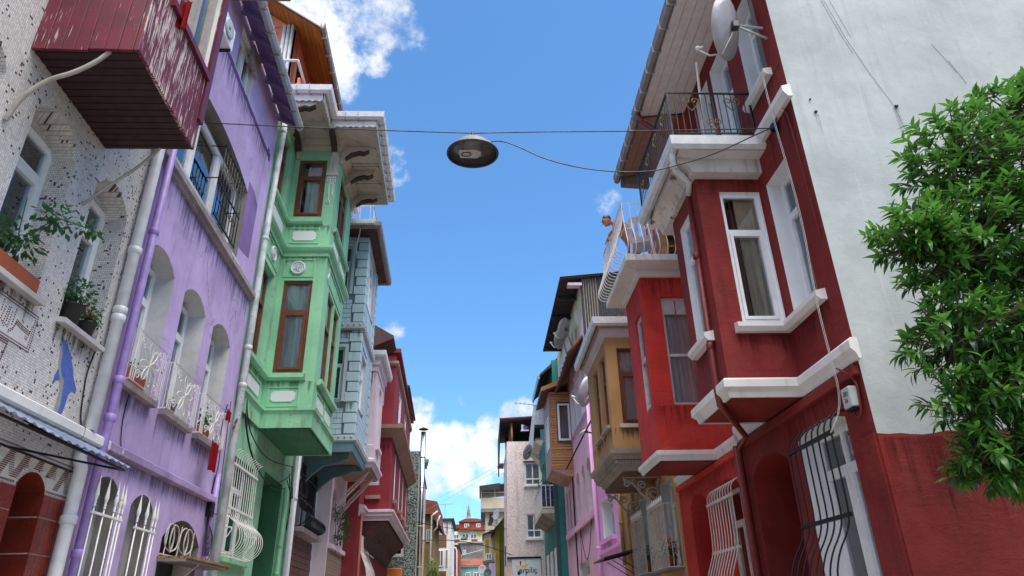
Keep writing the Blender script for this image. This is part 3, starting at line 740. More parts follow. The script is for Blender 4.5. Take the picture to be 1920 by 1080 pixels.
# ================================================================== L2 purple house
L2 = house('purple_house', 'lilac purple rendered house with arched windows and white grilles', FL, 7.62)
holes = []
for a0, a1 in ((8.0, 8.95), (9.38, 10.33), (10.74, 11.71)):
    holes.append(window(L2, T, a0, a1, 4.28, 6.08, .27, .2, m_pvc, m_reveal, .07, .74, 2, [(0, 1, m_curt2)]))
    B(T, a0-.08, a1+.06, 4.2, 4.275, -.02, .1).build('sill', m_ledge, L2)
# big top window behind a deep segmental recess
big = window(L2, T, 7.9, 11.25, 7.58, 9.1, .2, .22, m_pvc, m_conc, .07, None, 3, [(0, .3, m_curtb), (.36, .62, m_curtb), (.68, .86, m_curtg)], room=.38)
holes.append(big)
holes.append(window(L2, T, 9.55, 10.5, 10.7, 11.66, .1, 0, m_pvc, m_white, .06, None, 2, [(0, .4, m_curtb)]))
B(T, 10.1, 10.56, 11.28, 11.76, .0, .07, bev=.012).build('shutter_box', m_ledge, L2)
for a0, a1, zs in ((8.02, 8.72, 3.02), (9.08, 9.78, 2.98)):
    lp = arch_loop(a0, a1, .9, zs, .17); holes.append(lp)
    wv = MB().strip(T, lp, 0, -.22).build('blind_window', m_conc, L2)
    MB().wall(T, lp, n=-.22).build('infill', plaster('grey cement infill', (150, 150, 154), 1.1, .9, .3, .4), wv)
dlp = arch_loop(10.25, 11.8, 0, 2.72, .3); holes.append(dlp)
dv = MB().strip(T, dlp, 0, -.35).build('doorway', m_conc, L2)
MB().wall(T, dlp, n=-.36).build('door', flat('near black door', (26, 24, 26), 1, .7), dv)
MB().wall(T, [(7.62, 0), (12.42, 0), (12.42, 11.95), (7.62, 11.95)], holes, .6).build('wall', m_lilac, L2)
core(L2, FL, 7.62, 12.42, 11.9, -.63, 6, m_conc)
# shade of the splayed recess, painted as a flat darker patch right of the top window
MB().prism(T, [(11.25, 7.9), (11.9, 8.0), (11.92, 9.22), (11.6, 9.36), (11.25, 9.34)], -.001, .004).build('patch', plaster('mauve recess shade', (128, 104, 162), 1, .85, .3, .3), L2)
MB().sweep(FL, [(7.7, 0), (12.38, 0)], [(0, 7.30), (.05, 7.30), (.055, 7.36), (.1, 7.37), (.1, 7.46), (0, 7.48)]).build('ledge', m_ledge, L2)
B(T, 7.8, 11.3, 7.5, 7.57, -.18, .06).build('sill', m_marble, L2)
B(T, 7.99, 12.0, 3.42, 3.53, .0, .1, bev=.015).build('band', plaster('faded purple band', (158, 140, 178), 1.05, .85, .3, .4, (90, 74, 100), .4, .4, (190, 186, 196)), L2)
mb = MB(); rr = random.Random(9); u = 8.7
while u < 11.95:
    w_ = rr.uniform(.05, .12); z = 10.6+rr.uniform(-.008, .008); mb.box(T, u, u+w_, z-.05, z+.05+rr.uniform(0, .01), 0, .006); u += w_
mb.box(T, 12.02, 12.12, 10.55, 10.75, 0, .006); mb.box(T, 12.1, 12.2, 10.5, 10.7, 0, .006)
mb.build('bare_strip', m_purple_d, L2)
pipe(L2, FL, [(7.83, 0, .11), (7.83, 9.9, .11)], .052, m_purple, 'drainpipe', [(7.83, 6.2, .11), (7.83, 4.2, .11), (7.83, 2.3, .11), (7.83, 3.75, .11)])
B(T, 7.63, 7.72, 0, 9.9, 0, .05).build('corner_strip', m_purple, L2)
pipe(L2, FL, [(12.0, 2.6, .06), (12.0, 3.9, .06)], .05, m_purple, 'drainpipe')
# eave: purple boards, rafters, zinc gutter
for i in range(4):
    p0, p1 = .02+i*.1, .02+(i+1)*.1-.004
    mb = MB(); v = [FL(u, 11.93-.72*p, p) for u in (7.7, 12.4) for p in (p0, p1)]
    mb.prism(lambda a, b, n: FL(n, b, a), [(p0, 11.93-.72*p0), (p1, 11.93-.72*p1), (p1, 11.96-.72*p1), (p0, 11.96-.72*p0)], 7.7, 12.4); mb.build('soffit_board', m_purple_s, L2)
for k in range(8):
    u = 8.1+k*.6
    MB().prism(lambda a, b, n: FL(n, b, a), [(.0, 11.78), (.4, 11.56), (.42, 11.64), (0, 11.93)], u, u+.09).build('rafter', m_purple_s, L2)
MB().sweep(FL, [(7.7, .42), (12.44, .42)], [(0, 11.58), (.03, 11.52), (.1, 11.52), (.14, 11.6), (.14, 11.66), (.12, 11.66), (.1, 11.6), (.02, 11.6), (.02, 11.7), (0, 11.7)]).build('gutter', m_zinc, L2)
for k in range(9):
    B(lambda a, b, n: FL(a, b, n), 7.9+k*.55, 7.93+k*.55, 11.505, 11.675, .415, .57).build('gutter_strap', m_gut_brown, L2)
# grilles
blk = bars(L2, 'window_grille', T, [9.62+i*.14 for i in range(9)], [(7.57, .1), (8.95, .1)], .009, m_iron, [(7.6, .1), (8.93, .1), (8.2, .1)], .011)
for u in (9.62, 10.74):
    MB().tube([FL(u, 8.93, .1), FL(u, 8.95, -.16)], .01, 4).build('stay', m_iron, blk); MB().tube([FL(u, 8.3, .1), FL(u, 8.3, -.16)], .01, 4).build('stay', m_iron, blk)
mb = MB()
for z in (8.6, 7.95):
    for i in range(6): mb.tube([T(9.7+i*.16+.07*math.cos(t), z+.06*math.sin(t), .1) for t in [j*.524 for j in range(12)]], .007, 4, True)
mb.build('rings', m_iron, blk)
def balconette(root, T, a0, a1, z0, z1, p, mat):
    g = MB()
    for z, n in ((z0, p), (z1, p)):
        g.tube([T(a0, z, -.02), T(a0, z, n), T(a1, z, n), T(a1, z, -.02)], .009, 4)
    for a in (a0, a1): g.tube([T(a, z0, p), T(a, z1, p)], .009, 4)
    gr = g.build('window_grille', mat, root)
    for a in [a0+.06+i*.05 for i in range(2)] + [a1-.11+i*.05 for i in range(2)]:
        MB().tube([T(a, z0, p), T(a, z1, p)], .006, 4).build('bar', mat, gr)
    for n in (p*.33, p*.66):
        for a in (a0, a1): MB().tube([T(a, z0, n), T(a, z1, n)], .006, 4).build('bar', mat, gr)
    cx, cz = (a0+a1)/2, (z0+z1)/2
    for j in range(8):                                               # flower-like petals of bent rod
        t = j*math.pi/4+.2; ca, sa = math.cos(t), math.sin(t); R1 = (z1-z0)*.46
        pts = [(0, 0), (.35, .13), (.75, .16), (1, 0), (.75, -.16), (.35, -.13), (0, 0)]
        MB().tube([T(cx+(x*ca-y*sa)*R1*1.05, cz+(x*sa+y*ca)*R1, p+.004) for x, y in smooth(pts, 1)], .0065, 4).build('petal', mat, gr)
    mb = MB()
    for sx in (-1, 1):
        for sz in (-1, 1): flatcurve(mb, T, spiral(cx+sx*(a1-a0)*.3, cz+sz*(z1-z0)*.33, .07, 0, 1.6), p, .0055)
    mb.build('scrolls', mat, gr)
    return gr
balconette(L2, T, 7.96, 8.86, 4.27, 4.9, .16, m_wiron); balconette(L2, T, 9.16, 10.22, 4.25, 4.89, .16, m_wiron); balconette(L2, T, 10.5, 11.68, 4.25, 4.86, .16, m_wiron)
def spear_grille(root, T, xs, z0, z1, p, rail, mat):
    gr = B(T, xs[0]-.04, xs[-1]+.04, rail-.012, rail+.012, p-.012, p+.012).build('spear_grille', mat, root)
    for x in xs:
        MB().tube([T(x, z0, p), T(x, rail+.06, p)], .009, 6).build('bar', mat, gr)
        C_ = T(x, rail+.06, p)
        MB().lathe([(0, 0), (.016, 0), (.016, .015), (.01, .025), (.018, .045), (.011, .06), (.018, .085), (.026, .12), (.02, .17), (.009, .26), (0, .345)], Matrix.Translation(C_), 8).build('spearhead', mat, gr)
spear_grille(L2, T, [7.82, 8.06, 8.3, 8.42, 8.5], .9, 3, .17, 2.72, m_wiron); spear_grille(L2, T, [8.95, 9.2, 9.42, 9.52], .9, 3, .17, 2.69, m_wiron)
fan = MB()
for cx, w_ in ((10.62, .3), (11.2, .34)):
    for s in (-1, 1): flatcurve(fan, T, smooth([(cx, 2.55), (cx+s*w_*.9, 2.62), (cx+s*w_*.8, 2.88), (cx, 2.95), (cx-s*w_*.3, 2.7), (cx, 2.55)]), .0, .011)
for u in (10.4, 10.9, 11.45): fan.tube([FL(u, 2.5, 0), FL(u+.05, 2.93, 0)], .01, 5)
fan.tube([FL(10.25, 2.5, 0), FL(11.8, 2.5, 0)], .014, 5)
fan.build('fanlight_grille', m_gray_iron, L2)
t = thing('shelf_canopy', 'rusty plank canopy on a steel strut over the purple house door', 'canopy', tuple(FL(11, 2.42, 0)))
B(lambda a, b, n: FL(a, b-.02*n, n), 10.2, 12.2, 2.44, 2.47, .0, .42).build('plank', chipped('rusty yellow plank', (150, 116, 60), (84, 62, 46), .5), t)
B(lambda a, b, n: FL(a, b-.02*n, n), 10.2, 12.2, 2.40, 2.438, .0, .4).build('underside', m_conc, t)
MB().tube([FL(10.6, 2.0, .02), FL(10.9, 2.41, .36)], .014, 5).build('strut', m_gray_iron, t)
# things hung on the purple house
ac = thing('air_conditioner', 'white air conditioner box high on the purple wall', 'air conditioner', tuple(FL(8.4, 10.3, .2)))
B(T, 8.05, 8.6, 10.05, 10.5, .06, .3, bev=.015).build('casing', m_pvc, ac)
MB().lathe([(.03, 0), (.16, 0), (.17, .02), (.15, .03), (.03, .02)], Matrix.Translation(FL(8.3, 10.28, .3)) @ Matrix.Rotation(R_(90), 4, 'Y'), 20).build('fan_grille', m_grey, ac)
for u in (8.12, 8.5): B(T, u, u+.03, 10.0, 10.05, 0, .3).build('bracket', m_iron, ac)
o = rag(T, 10.98, 11.36, 3.8, 4.24, .2, .03).build('red_towel', m_redcloth); tag(o, 'dark red towel hanging under the third arched purple window', 'towel')
o = rag(T, 11.5, 11.75, 4.72, 4.9, .19, .03).build('red_cloth', m_redcloth); tag(o, 'small red cloth draped over the third white arched-window grille', 'cloth')
t = thing('planter', 'brown planter behind the first arched-window grille of the purple house', 'planter', tuple(FL(8.3, 4.3, 0)))
B(T, 8.05, 8.6, 4.285, 4.46, -.1, .07, bev=.01).build('trough', m_planter, t)
mb = MB(); leafblob(mb, FL(8.3, 4.53, 0), (.05, .22, .07), 60, .06, rng); mb.build('foliage', m_leaf_pot, t, False)['kind'] = 'stuff'
t = thing('planter', 'brown planter with leafy plant behind the third purple window grille', 'planter', tuple(FL(10.95, 4.3, 0)))
B(T, 10.8, 11.2, 4.285, 4.44, -.1, .07, bev=.01).build('trough', m_planter, t)
mb = MB(); leafblob(mb, FL(10.95, 4.62, 0.02), (.07, .2, .17), 130, .07, rng); mb.build('foliage', m_leaf_pot, t, False)['kind'] = 'stuff'
potted(FL(9.6, 4.28, .03), .08, .15, 'pale tub behind the second arched-window grille of the purple house', m_gut_brown, 25, (.06, .08, .05), .05, seed=8)
runs = [([FL(u, z, .012) for u, z in smooth([(8.36, 4.2), (8.33, 3.9), (8.42, 3.6), (8.5, 3.53)])], .006), ([FL(11.95, z, .03+.02*math.sin(z*5)) for z in [2.8+.1*i for i in range(24)]], .01),
        ([FL(*q) for q in smooth([(11.7, 3.3, .1), (11.95, 3.2, .16), (12.1, 3.4, .1), (12.15, 4.2, .06), (12.1, 5.2, .04)])], .008)]
for k in range(5):
    r = .1+.03*k; runs.append(([FL(11.9+r*.7*math.cos(t), 2.95-.05*k+r*math.sin(t), .08+.01*k) for t in [j*.42 for j in range(16)]], .006))
tubes(L2, 'cable', m_cable, runs)
B(T, 11.82, 11.98, 3.2, 3.42, 0, .1, bev=.01).build('junction_box', m_iron, L2)
# ================================================================== L3 green house
L3 = house('green_house', 'mint green house with a boxed two-storey bay and scalloped cream eaves', FL, 12.42)
v0, v1, P1 = 14.15, 16.75, 1.05
Ts = near(FL, v0); Tf = fac(FL, P1)
holes = [window(L3, T, 12.75, 13.8, 6.5, 8.56, .14, 0, m_brown, m_green, .07, .66, 1, [(.2, .8, m_curt2)]),
         window(L3, T, 12.75, 13.7, 10.4, 12.0, .1, 0, m_brown, m_green, .07, .7, 1)]
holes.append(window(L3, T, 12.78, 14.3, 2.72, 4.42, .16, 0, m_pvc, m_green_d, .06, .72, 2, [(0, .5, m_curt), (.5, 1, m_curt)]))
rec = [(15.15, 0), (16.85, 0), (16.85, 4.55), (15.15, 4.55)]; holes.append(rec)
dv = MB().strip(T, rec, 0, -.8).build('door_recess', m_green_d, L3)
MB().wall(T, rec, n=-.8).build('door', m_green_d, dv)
MB().wall(T, [(12.42, 0), (17.85, 0), (17.85, 12.6), (12.42, 12.6)], holes, .6).build('wall', m_green_w, L3)
core(L3, FL, 12.42, 17.85, 12.5, -.9, 6, m_conc)
sideh = [window(L3, Ts, .13, .78, 6.43, 8.64, .05, 0, m_brown, m_green, .075, .655, 1, [(0, 1, m_curt)], room=.4),
         window(L3, Ts, .12, .80, 10.34, 12.0, .05, 0, m_brown, m_green, .075, .7, 1, [(.3, .82, m_curt, .92)], room=.4)]
MB().wall(Ts, [(0, 5.3), (P1, 5.3), (P1, 12.45), (0, 12.45)], sideh).build('bay_side', m_green, L3)
fh = [window(L3, Tf, 14.7, 15.5, 6.43, 8.64, .05, 0, m_brown, m_green, .07, .655, 1, [(0, 1, m_curt)], room=.4),
      window(L3, Tf, 15.65, 16.35, 6.43, 8.64, .05, 0, m_brown, m_green, .07, .655, 1, [(0, 1, m_curt)], room=.4),
      window(L3, Tf, 14.85, 16.0, 10.4, 12.05, .05, 0, m_brown, m_green, .07, .7, 2, [(0, 1, m_curt)], room=.4)]
MB().wall(Tf, [(v0, 5.3), (v1, 5.3), (v1, 12.45), (v0, 12.45)], fh).build('bay_front', m_green, L3)
B(lambda a, b, n: FL(a, b, n), v1-.03, v1, 5.3, 12.45, 0, P1-.003).build('bay_far_side', m_green, L3)
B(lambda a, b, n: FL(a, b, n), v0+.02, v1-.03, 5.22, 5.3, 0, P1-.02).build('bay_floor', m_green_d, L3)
path = [(12.55, 0), (v0, 0), (v0, P1), (v1, P1), (v1, 0)]
def mould(root, F, path, prof, name, mat): return MB().sweep(F, path, prof).build(name, mat, root)
mould(L3, FL, path, [(0, 5.24), (.05, 5.22), (.05, 5.5), (.075, 5.56), (.1, 5.58), (.1, 5.63), (0, 5.65)], 'base_band', m_green_w)
mould(L3, FL, path, [(0, 9.25), (.03, 9.25), (.035, 9.33), (.09, 9.38), (.12, 9.44), (.12, 9.49), (0, 9.52)], 'mid_cornice', m_green)
for z0, z1, t0 in ((6.25, 6.39, .1), (10.12, 10.22, .09)):
    mould(L3, FL, [(12.6, 0), (v0, 0), (v0, .86)], [(0, z0), (t0*.6, z0), (t0, z0+.05), (t0, z1), (0, z1+.01)], 'sill_band', m_green_w)
    mould(L3, FL, [(v0+.32, P1), (v1-.1, P1)], [(0, z0), (t0*.6, z0), (t0, z0+.05), (t0, z1), (0, z1+.01)], 'sill_band', m_green_w)
def plaque(Tx, a0, a1, b0, b1, c=.04):
    MB().prism(Tx, [(a0+c, b0), (a1-c, b0), (a1-c, b0+c*.6), (a1, b0+c), (a1, b1-c), (a1-c, b1-c*.6), (a1-c, b1), (a0+c, b1), (a0+c, b1-c*.6), (a0, b1-c), (a0, b0+c), (a0+c, b0+c*.6)], -.001, .018).build('plaque', m_plaque, L3)
def panel(Tx, a0, a1, b0, b1):
    mb = MB()
    for q in ((a0, a1, b1, b1+.02), (a0, a1, b0-.02, b0), (a0-.02, a0, b0-.02, b1+.02), (a1, a1+.02, b0-.02, b1+.02)): mb.box(Tx, *q, 0, .018)
    mb.build('panel_moulding', m_green, L3)
for Tx, a0, a1 in ((Ts, .14, .72), (Tf, 14.55, 15.4), (Tf, 15.6, 16.4), (T, 12.9, 13.85)):
    plaque(Tx, a0+.04, a1-.04, 5.79, 6.02); panel(Tx, a0-.02, a1+.02, 5.70, 6.09)
    plaque(Tx, a0+.05, a1-.0, 9.68, 9.93); panel(Tx, a0, a1+.06, 9.62, 10.0)
panel(Ts, .1, .76, 8.74, 9.15); panel(Tf, 14.6, 16.4, 8.76, 9.12); panel(T, 12.7, 13.9, 8.72, 9.15)
for Tx, cx in ((Ts, .41), (T, 13.45)):
    md = MB(); C_ = Tx(cx, 8.955, 0)
    for rad, hh in ((.17, .03),):
        pts = [(cx+.17*math.cos(t), 8.955+.17*math.sin(t)) for t in [k*math.pi/12 for k in range(24)]]
        md.prism(Tx, pts, -.001, .022)
    md.tube([Tx(cx+.15*math.cos(t), 8.955+.15*math.sin(t), .028) for t in [k*math.pi/12 for k in range(24)]], .022, 5, True)
    md.tube([Tx(cx+.1*math.cos(t), 8.955+.1*math.sin(t), .024) for t in [k*math.pi/10 for k in range(20)]], .012, 5, True)
    for k in range(4):
        t = k*math.pi/2+.4
        md.tube([Tx(cx+r_*math.cos(t+s), 8.955+r_*math.sin(t+s), .035) for r_, s in ((.0, 0), (.05, .5), (.085, 0), (.05, -.5), (0, 0))], .012, 5)
    md.build('rosette', m_plaque, L3)
# carved corner pilaster and eave brackets
mb = MB(); mb.box(Ts, .82, 1.1, 11.5, 11.58, -.05, .07); mb.box(Ts, .85, 1.07, 11.58, 12.5, -.05, .04); mb.box(Ts, .88, .94, 11.6, 12.45, .0, .06); mb.box(Ts, .98, 1.04, 11.6, 12.45, .0, .06); mb.build('pilaster', m_cream, L3)
mb = MB(); cx = .95
for s in (-1, 1): flatcurve(mb, Ts, spiral(cx+s*.07, 11.38, .06, math.pi/2, 1.2, 12, s), .012, .012); flatcurve(mb, Ts, [(cx+s*.05, 11.3), (cx+s*.05, 10.95 if s > 0 else 11.0)], .012, .012)
flatcurve(mb, Ts, [(cx-.03, 11.26), (cx-.03, 10.8)], .012, .012); flatcurve(mb, Ts, [(cx-.08, 11.2), (cx+.08, 11.36)], .012, .011); flatcurve(mb, Ts, [(cx+.08, 11.2), (cx-.08, 11.36)], .012, .011)
mb.tube([Ts(cx-.03+.035*math.cos(t), 10.76+.035*math.sin(t), .012) for t in [k*.6 for k in range(11)]], .014, 5, True)
mb.box(Ts, cx-.11, cx+.11, 11.44, 11.5, 0, .02)
mb.build('carved_ornament', m_plaque, L3)
mb = MB(); flatcurve(mb, Tf, smooth([(14.45, 9.1), (14.5, 8.95), (14.4, 8.85), (14.5, 8.75)]), .012, .02); mb.build('carved_ornament', m_plaque, L3)
# eaves: stepped soffit, panel mouldings, scalloped valance, gutters
EZ = 12.5
so = MB()
so.box(lambda a, b, n: FL(a, b, n), 12.5, 17.7, EZ, EZ+.04, -.3, .93); so.box(lambda a, b, n: FL(a, b, n), 13.42, 16.9, EZ+.001, EZ+.041, .931, 2.05)
so.build('soffit', m_cream, L3)
def under(a0, a1, p0, p1):
    mb = MB()
    for q in ((a0, a1, p0, p0+.03), (a0, a1, p1-.03, p1), (a0, a0+.03, p0, p1), (a1-.03, a1, p0, p1)): mb.box(lambda a, b, n: FL(a, b, n), q[0], q[1], EZ-.025, EZ, q[2], q[3])
    mb.build('soffit_panel', m_cream, L3)
for q in ((12.62, 13.3, .12, .8), (13.5, 14.05, .98, 1.55), (13.55, 14.0, .12, .8), (14.3, 15.0, 1.25, 1.95), (15.1, 15.8, 1.25, 1.95), (15.9, 16.7, 1.25, 1.95)): under(*q)
mb = MB()
for i in range(34):
    u = v0+.05+i*.075; mb.box(lambda a, b, n: FL(a, b, n), u, u+.045, 12.33, 12.40, P1, P1+.07)
for i in range(14):
    a = .05+i*.07; mb.box(Ts, a, a+.042, 12.33, 12.40, 0, .07)
mb.build('dentils', m_cream, L3)
mould(L3, FL, [(12.6, 0), (v0, 0), (v0, P1), (v1, P1)], [(0, 12.27), (.03, 12.27), (.09, 12.33), (.1, 12.40), (.14, 12.42), (.2, 12.49), (0, 12.49)], 'eave_cornice', m_cream)
br = [(0, 12.0), (.06, 12.02), (.14, 12.15), (.3, 12.3), (.5, 12.36), (.62, 12.33), (.72, 12.38), (.8, 12.49), (0, 12.49)]
def bracket(Tx, a, mat=m_cream):
    t_ = MB().prism(lambda x, y, n: Tx(a+n, y, x), [(q[0], q[1]) for q in br], -.06, .06).build('eave_bracket', mat, L3)
    MB().prism(lambda x, y, n: Tx(a+n, y, x), [(.16, 12.13), (.3, 12.285), (.5, 12.345), (.62, 12.315), (.74, 12.375), (.72, 12.34), (.6, 12.27), (.5, 12.3), (.32, 12.24)], -.075, .075).build('dark_edge', m_dark, t_)
for u in (14.3, 15.35, 16.5): bracket(Tf, u)
bracket(Ts, .98); bracket(Ts, .1); bracket(T, 12.6)
for (a0, a1, Tx, d) in ((.0, .9, near(FL, 12.5), 0), (.96, 2.04, near(FL, 13.42), 0)):
    poly = [(a0, EZ+.22), (a0, EZ-.02)]; k = max(4, int((a1-a0)/.15))
    for i in range(k):
        s = a0+(a1-a0)*i/k; e_ = (a1-a0)/k
        poly += [(s+e_*f, EZ-.02-.05*math.sin(math.pi*f)) for f in (.15, .35, .5, .65, .85)]
    poly += [(a1, EZ-.02), (a1, EZ+.22)]
    MB().prism(Tx, poly, 0, .02).build('valance', m_white, L3)
for (a0, a1, p) in ((12.5, 13.42, .93), (13.42, 16.9, 2.05), (16.9, 17.7, .93)):
    poly = [(a0, EZ+.2), (a0, EZ-.03)]; k = int((a1-a0)/.17)+1
    for i in range(k): poly += [(a0+(a1-a0)*(i+f)/k, EZ-.03-.05*math.sin(math.pi*f)) for f in (.15, .5, .85)]
    poly += [(a1, EZ-.03), (a1, EZ+.2)]
    MB().prism(fac(FL, p-.01), poly, 0, .018).build('valance', m_white, L3)
B(near(FL, 16.9), .93, 2.05, EZ-.05, EZ+.2, -.02, -.001).build('valance', m_white, L3)
gp = [(.02, EZ+.22), (.03, EZ+.14), (.1, EZ+.1), (.17, EZ+.14), (.19, EZ+.28), (.17, EZ+.28), (.15, EZ+.17), (.06, EZ+.17), (.04, EZ+.28), (.02, EZ+.28)]
mould(L3, FL, [(12.5, -.6), (12.5, .93), (13.42, .93), (13.42, 2.05), (16.9, 2.05), (16.9, .93), (17.7, .93)], gp, 'gutter', m_gut_pale)
for k in range(9): B(lambda a, b, n: FL(a, b, n), 13.55+k*.4, 13.562+k*.4, EZ+.09, EZ+.33, 2.06, 2.243).build('gutter_strap', m_zinc, L3)
for x in (.3, .6): B(near(FL, 12.5), x, x+.015, EZ+.09, EZ+.3, .01, .2).build('gutter_strap', m_zinc, L3)
for x in (1.3, 1.6): B(near(FL, 13.42), x, x+.015, EZ+.09, EZ+.3, .01, .2).build('gutter_strap', m_zinc, L3)
MB().prism(lambda a, b, n: FL(n, b, a), [(.93, EZ+.2), (.93, EZ+.23), (-1, EZ+.5), (-1, EZ+.2)], 12.5, 17.7).build('roof', m_tile_roof, L3)
MB().prism(lambda a, b, n: FL(n, b, a), [(2.05, EZ+.2), (2.05, EZ+.23), (.9, EZ+.4), (.9, EZ+.2)], 13.43, 16.89).build('roof', m_tile_roof, L3)
pipe(L3, FL, [(12.42, 0, .1), (12.44, 9, .1), (12.6, 12.3, .1)], .062, m_pipe_green, 'drainpipe', [(12.44, 8.75, .1), (12.43, 6.35, .1), (12.43, 5.6, .1), (12.57, 11.6, .1)])
tubes(L3, 'cable', m_cable, [([FL(*x) for x in smooth(q)], .012) for q in ([(12.95, 5.5, .03), (13.1, 5.0, .06), (13.6, 4.6, .08), (14.4, 4.35, .1), (15.4, 4.3, .08), (16.6, 4.6, .06), (17.4, 4.9, .05)], [(13.0, 5.4, .03), (13.2, 4.8, .1), (14.0, 4.4, .12), (15.6, 4.2, .1), (17.2, 4.55, .05)], [(12.98, 5.5, .05), (13.05, 5.2, .08), (13.4, 4.9, .1), (14.8, 4.7, .1), (17.5, 5.1, .06)],
    [(17.2, 4.9, .05), (17.3, 4.3, .12), (17.6, 4.0, .08)], [(17.4, 5.1, .05), (17.5, 4.4, .1), (17.45, 3.6, .08)], [(17.0, 4.7, .06), (17.25, 4.2, .2), (17.5, 4.6, .1)])])
# belly window grille, white
bars(L3, 'belly_grille', T, [12.6+i*.144 for i in range(12)], [(4.46, .2), (4.42, .12), (4.3, .1), (4.1, .12), (3.5, .12), (3.3, .14), (3.15, .34), (2.98, .4), (2.8, .36), (2.68, .2), (2.66, .04)], .007, m_wiron, [(4.2, .12), (3.46, .12)], .016)
mb = MB()
for s in (0, 1):
    T2 = (lambda a, b, n: FL(12.58-n, b, a)) if s == 0 else (lambda a, b, n: FL(14.22+n, b, a))
    flatcurve(mb, T2, smooth([(.0, 3.44), (-.02, 3.2), (.1, 3.1), (.26, 3.12), (.2, 2.98), (.08, 2.86), (.04, 2.72), (.2, 2.68)]), 0, .011)
    flatcurve(mb, T2, smooth([(.0, 3.3), (.1, 3.34), (.18, 3.24), (.1, 3.14), (0.02, 3.05)]), 0, .009)
mb.build('grille_scrolls', m_wiron, L3)
B(T, 12.66, 14.5, 2.58, 2.66, 0, .12).build('sill', m_green_w, L3)
pipe(L3, FL, [(16.95, 0, .08), (16.95, 4.5, .08)], .05, m_green, 'drainpipe', [(16.95, 3.2, .08), (16.95, 2.6, .08)])
# attic storey in salmon with pine soffit
at = 13.0
Ta = near(FL, at); Taf = fac(FL, -.1)
wh = window(L3, Ta, -1.2, -.5, 13.9, 15.3, .06, 0, m_salmon, m_salmon, .1, None, 1)
MB().wall(Ta, [(-5, 12.6), (-.1, 12.6), (-.1, 15.18), (-1.2, 16.0), (-5, 18.5)], [wh], .3).build('attic_wall', m_salmon, L3)
ah = [window(L3, Taf, 13.5, 14.2, 13.4, 14.7, .05, .3, m_brown, m_salmon, .05, None, 1, [(0, 1, cloth('indigo curtain', (60, 56, 110)))]), window(L3, Taf, 14.6, 15.3, 13.4, 14.7, .05, .3, m_brown, m_salmon, .05, None, 1)]
MB().wall(Taf, [(at, 12.6), (16.2, 12.6), (16.2, 15.3), (at, 15.3)], ah, .3).build('attic_front', m_salmon, L3)
for i in range(16):
    p0, p1 = -1.36+i*.125, -1.36+(i+1)*.125-.006
    MB().prism(lambda a, b, n: FL(n, b, a), [(p0, 15.2-.75*(p0+.1)), (p1, 15.2-.75*(p1+.1)), (p1, 15.23-.75*(p1+.1)), (p0, 15.23-.75*(p0+.1))], 12.46, 16.1).build('soffit_board', m_soffit_wood, L3)
MB().prism(lambda a, b, n: FL(n, b, a), [(.66, 14.74), (.66, 14.8), (-3, 17.55), (-3, 17.45)], 12.4, 16.2).build('attic_roof', m_zinc, L3)
MB().sweep(FL, [(12.4, .64), (16.1, .64)], [(0, 14.78), (.0, 14.68), (.06, 14.62), (.11, 14.66), (.12, 14.8), (.1, 14.8), (.08, 14.69), (.02, 14.72)]).build('attic_gutter', m_gut_brown, L3)
for k in range(6): B(lambda a, b, n: FL(a, b, n), 12.7+k*.6, 12.73+k*.6, 14.61, 14.81, .638, .765).build('gutter_strap', m_zinc, L3)
MB().prism(lambda a, b, n: FL(12.42-n, b, a), [(.66, 14.66), (-2.6, 17.1), (-2.6, 17.3), (.66, 14.86)], 0, .05).build('bargeboard', m_gut_pale, L3)
mb = MB(); mb.tube([FL(12.05+x, 13.24, -1.5+1.85*t) for x, t in ((0, 0), (0, 1))], .035, 6); mb.tube([FL(12.05, 13.24, .34), FL(13.3, 13.26, .34)], .035, 6); mb.build('terrace_rail', m_white, L3)
B(lambda a, b, n: FL(a, b, n), 12.56, 13.3, 12.75, 13.2, .24, .3).build('terrace_panel', m_salmon, L3)
for p in (-.36, -.26, -.16): MB().tube([FL(12.88, 12.7, p), FL(12.88, 15.2, p)], .045, 8).build('attic_pipe', m_gut_pale, L3)

# ================================================================== L4 pale blue clapboard house
L4 = house('pale_blue_house', 'pale blue house clad in quoin blocks and boards with two-storey bay', FL, 17.85)
v0, v1, P1 = 18.2, 20.9, 1.38
Ts = near(FL, v0); Tf = fac(FL, P1)
hol = [window(L4, T, 18.5, 20.9, 3.85, 5.3, .2, 0, m_pvc, m_blue_t, .06, .7, 3)]
MB().wall(T, [(17.85, 0), (21.5, 0), (21.5, 12.2), (17.85, 12.2)], hol, .6).build('wall', m_blue, L4)
core(L4, FL, 17.85, 21.5, 12.1, -.63, 6, m_conc)
sh = [window(L4, Ts, .58, .98, 6.98, 8.55, .05, 0, m_bluegrey, m_bluegrey, .06, .68, 1, None, room=.4, surround=(.09, .03), sm=m_bluegrey),
      window(L4, Ts, .58, .95, 10.2, 11.8, .05, 0, m_bluegrey, m_bluegrey, .06, .68, 1, None, room=.4, surround=(.09, .03), sm=m_bluegrey)]
MB().wall(Ts, [(0, 5.8), (P1, 5.8), (P1, 12.15), (0, 12.15)], sh).build('bay_side', m_blue_d, L4)
fh = [window(L4, Tf, 18.6, 19.55, 6.98, 8.5, .05, 0, m_pvc, m_bluegrey, .06, .68, 1, None, room=.4, surround=(.12, .03), sm=m_bluegrey),
      window(L4, Tf, 18.75, 20.2, 10.2, 12.0, .05, 0, m_pvc, m_bluegrey, .06, .68, 2, None, room=.4, surround=(.12, .03), sm=m_bluegrey)]
MB().wall(Tf, [(v0, 5.8), (v1, 5.8), (v1, 12.15), (v0, 12.15)], fh).build('bay_front', m_blue_d, L4)
B(lambda a, b, n: FL(a, b, n), v1-.03, v1, 5.8, 12.15, 0, P1-.003).build('bay_far_side', m_blue, L4)
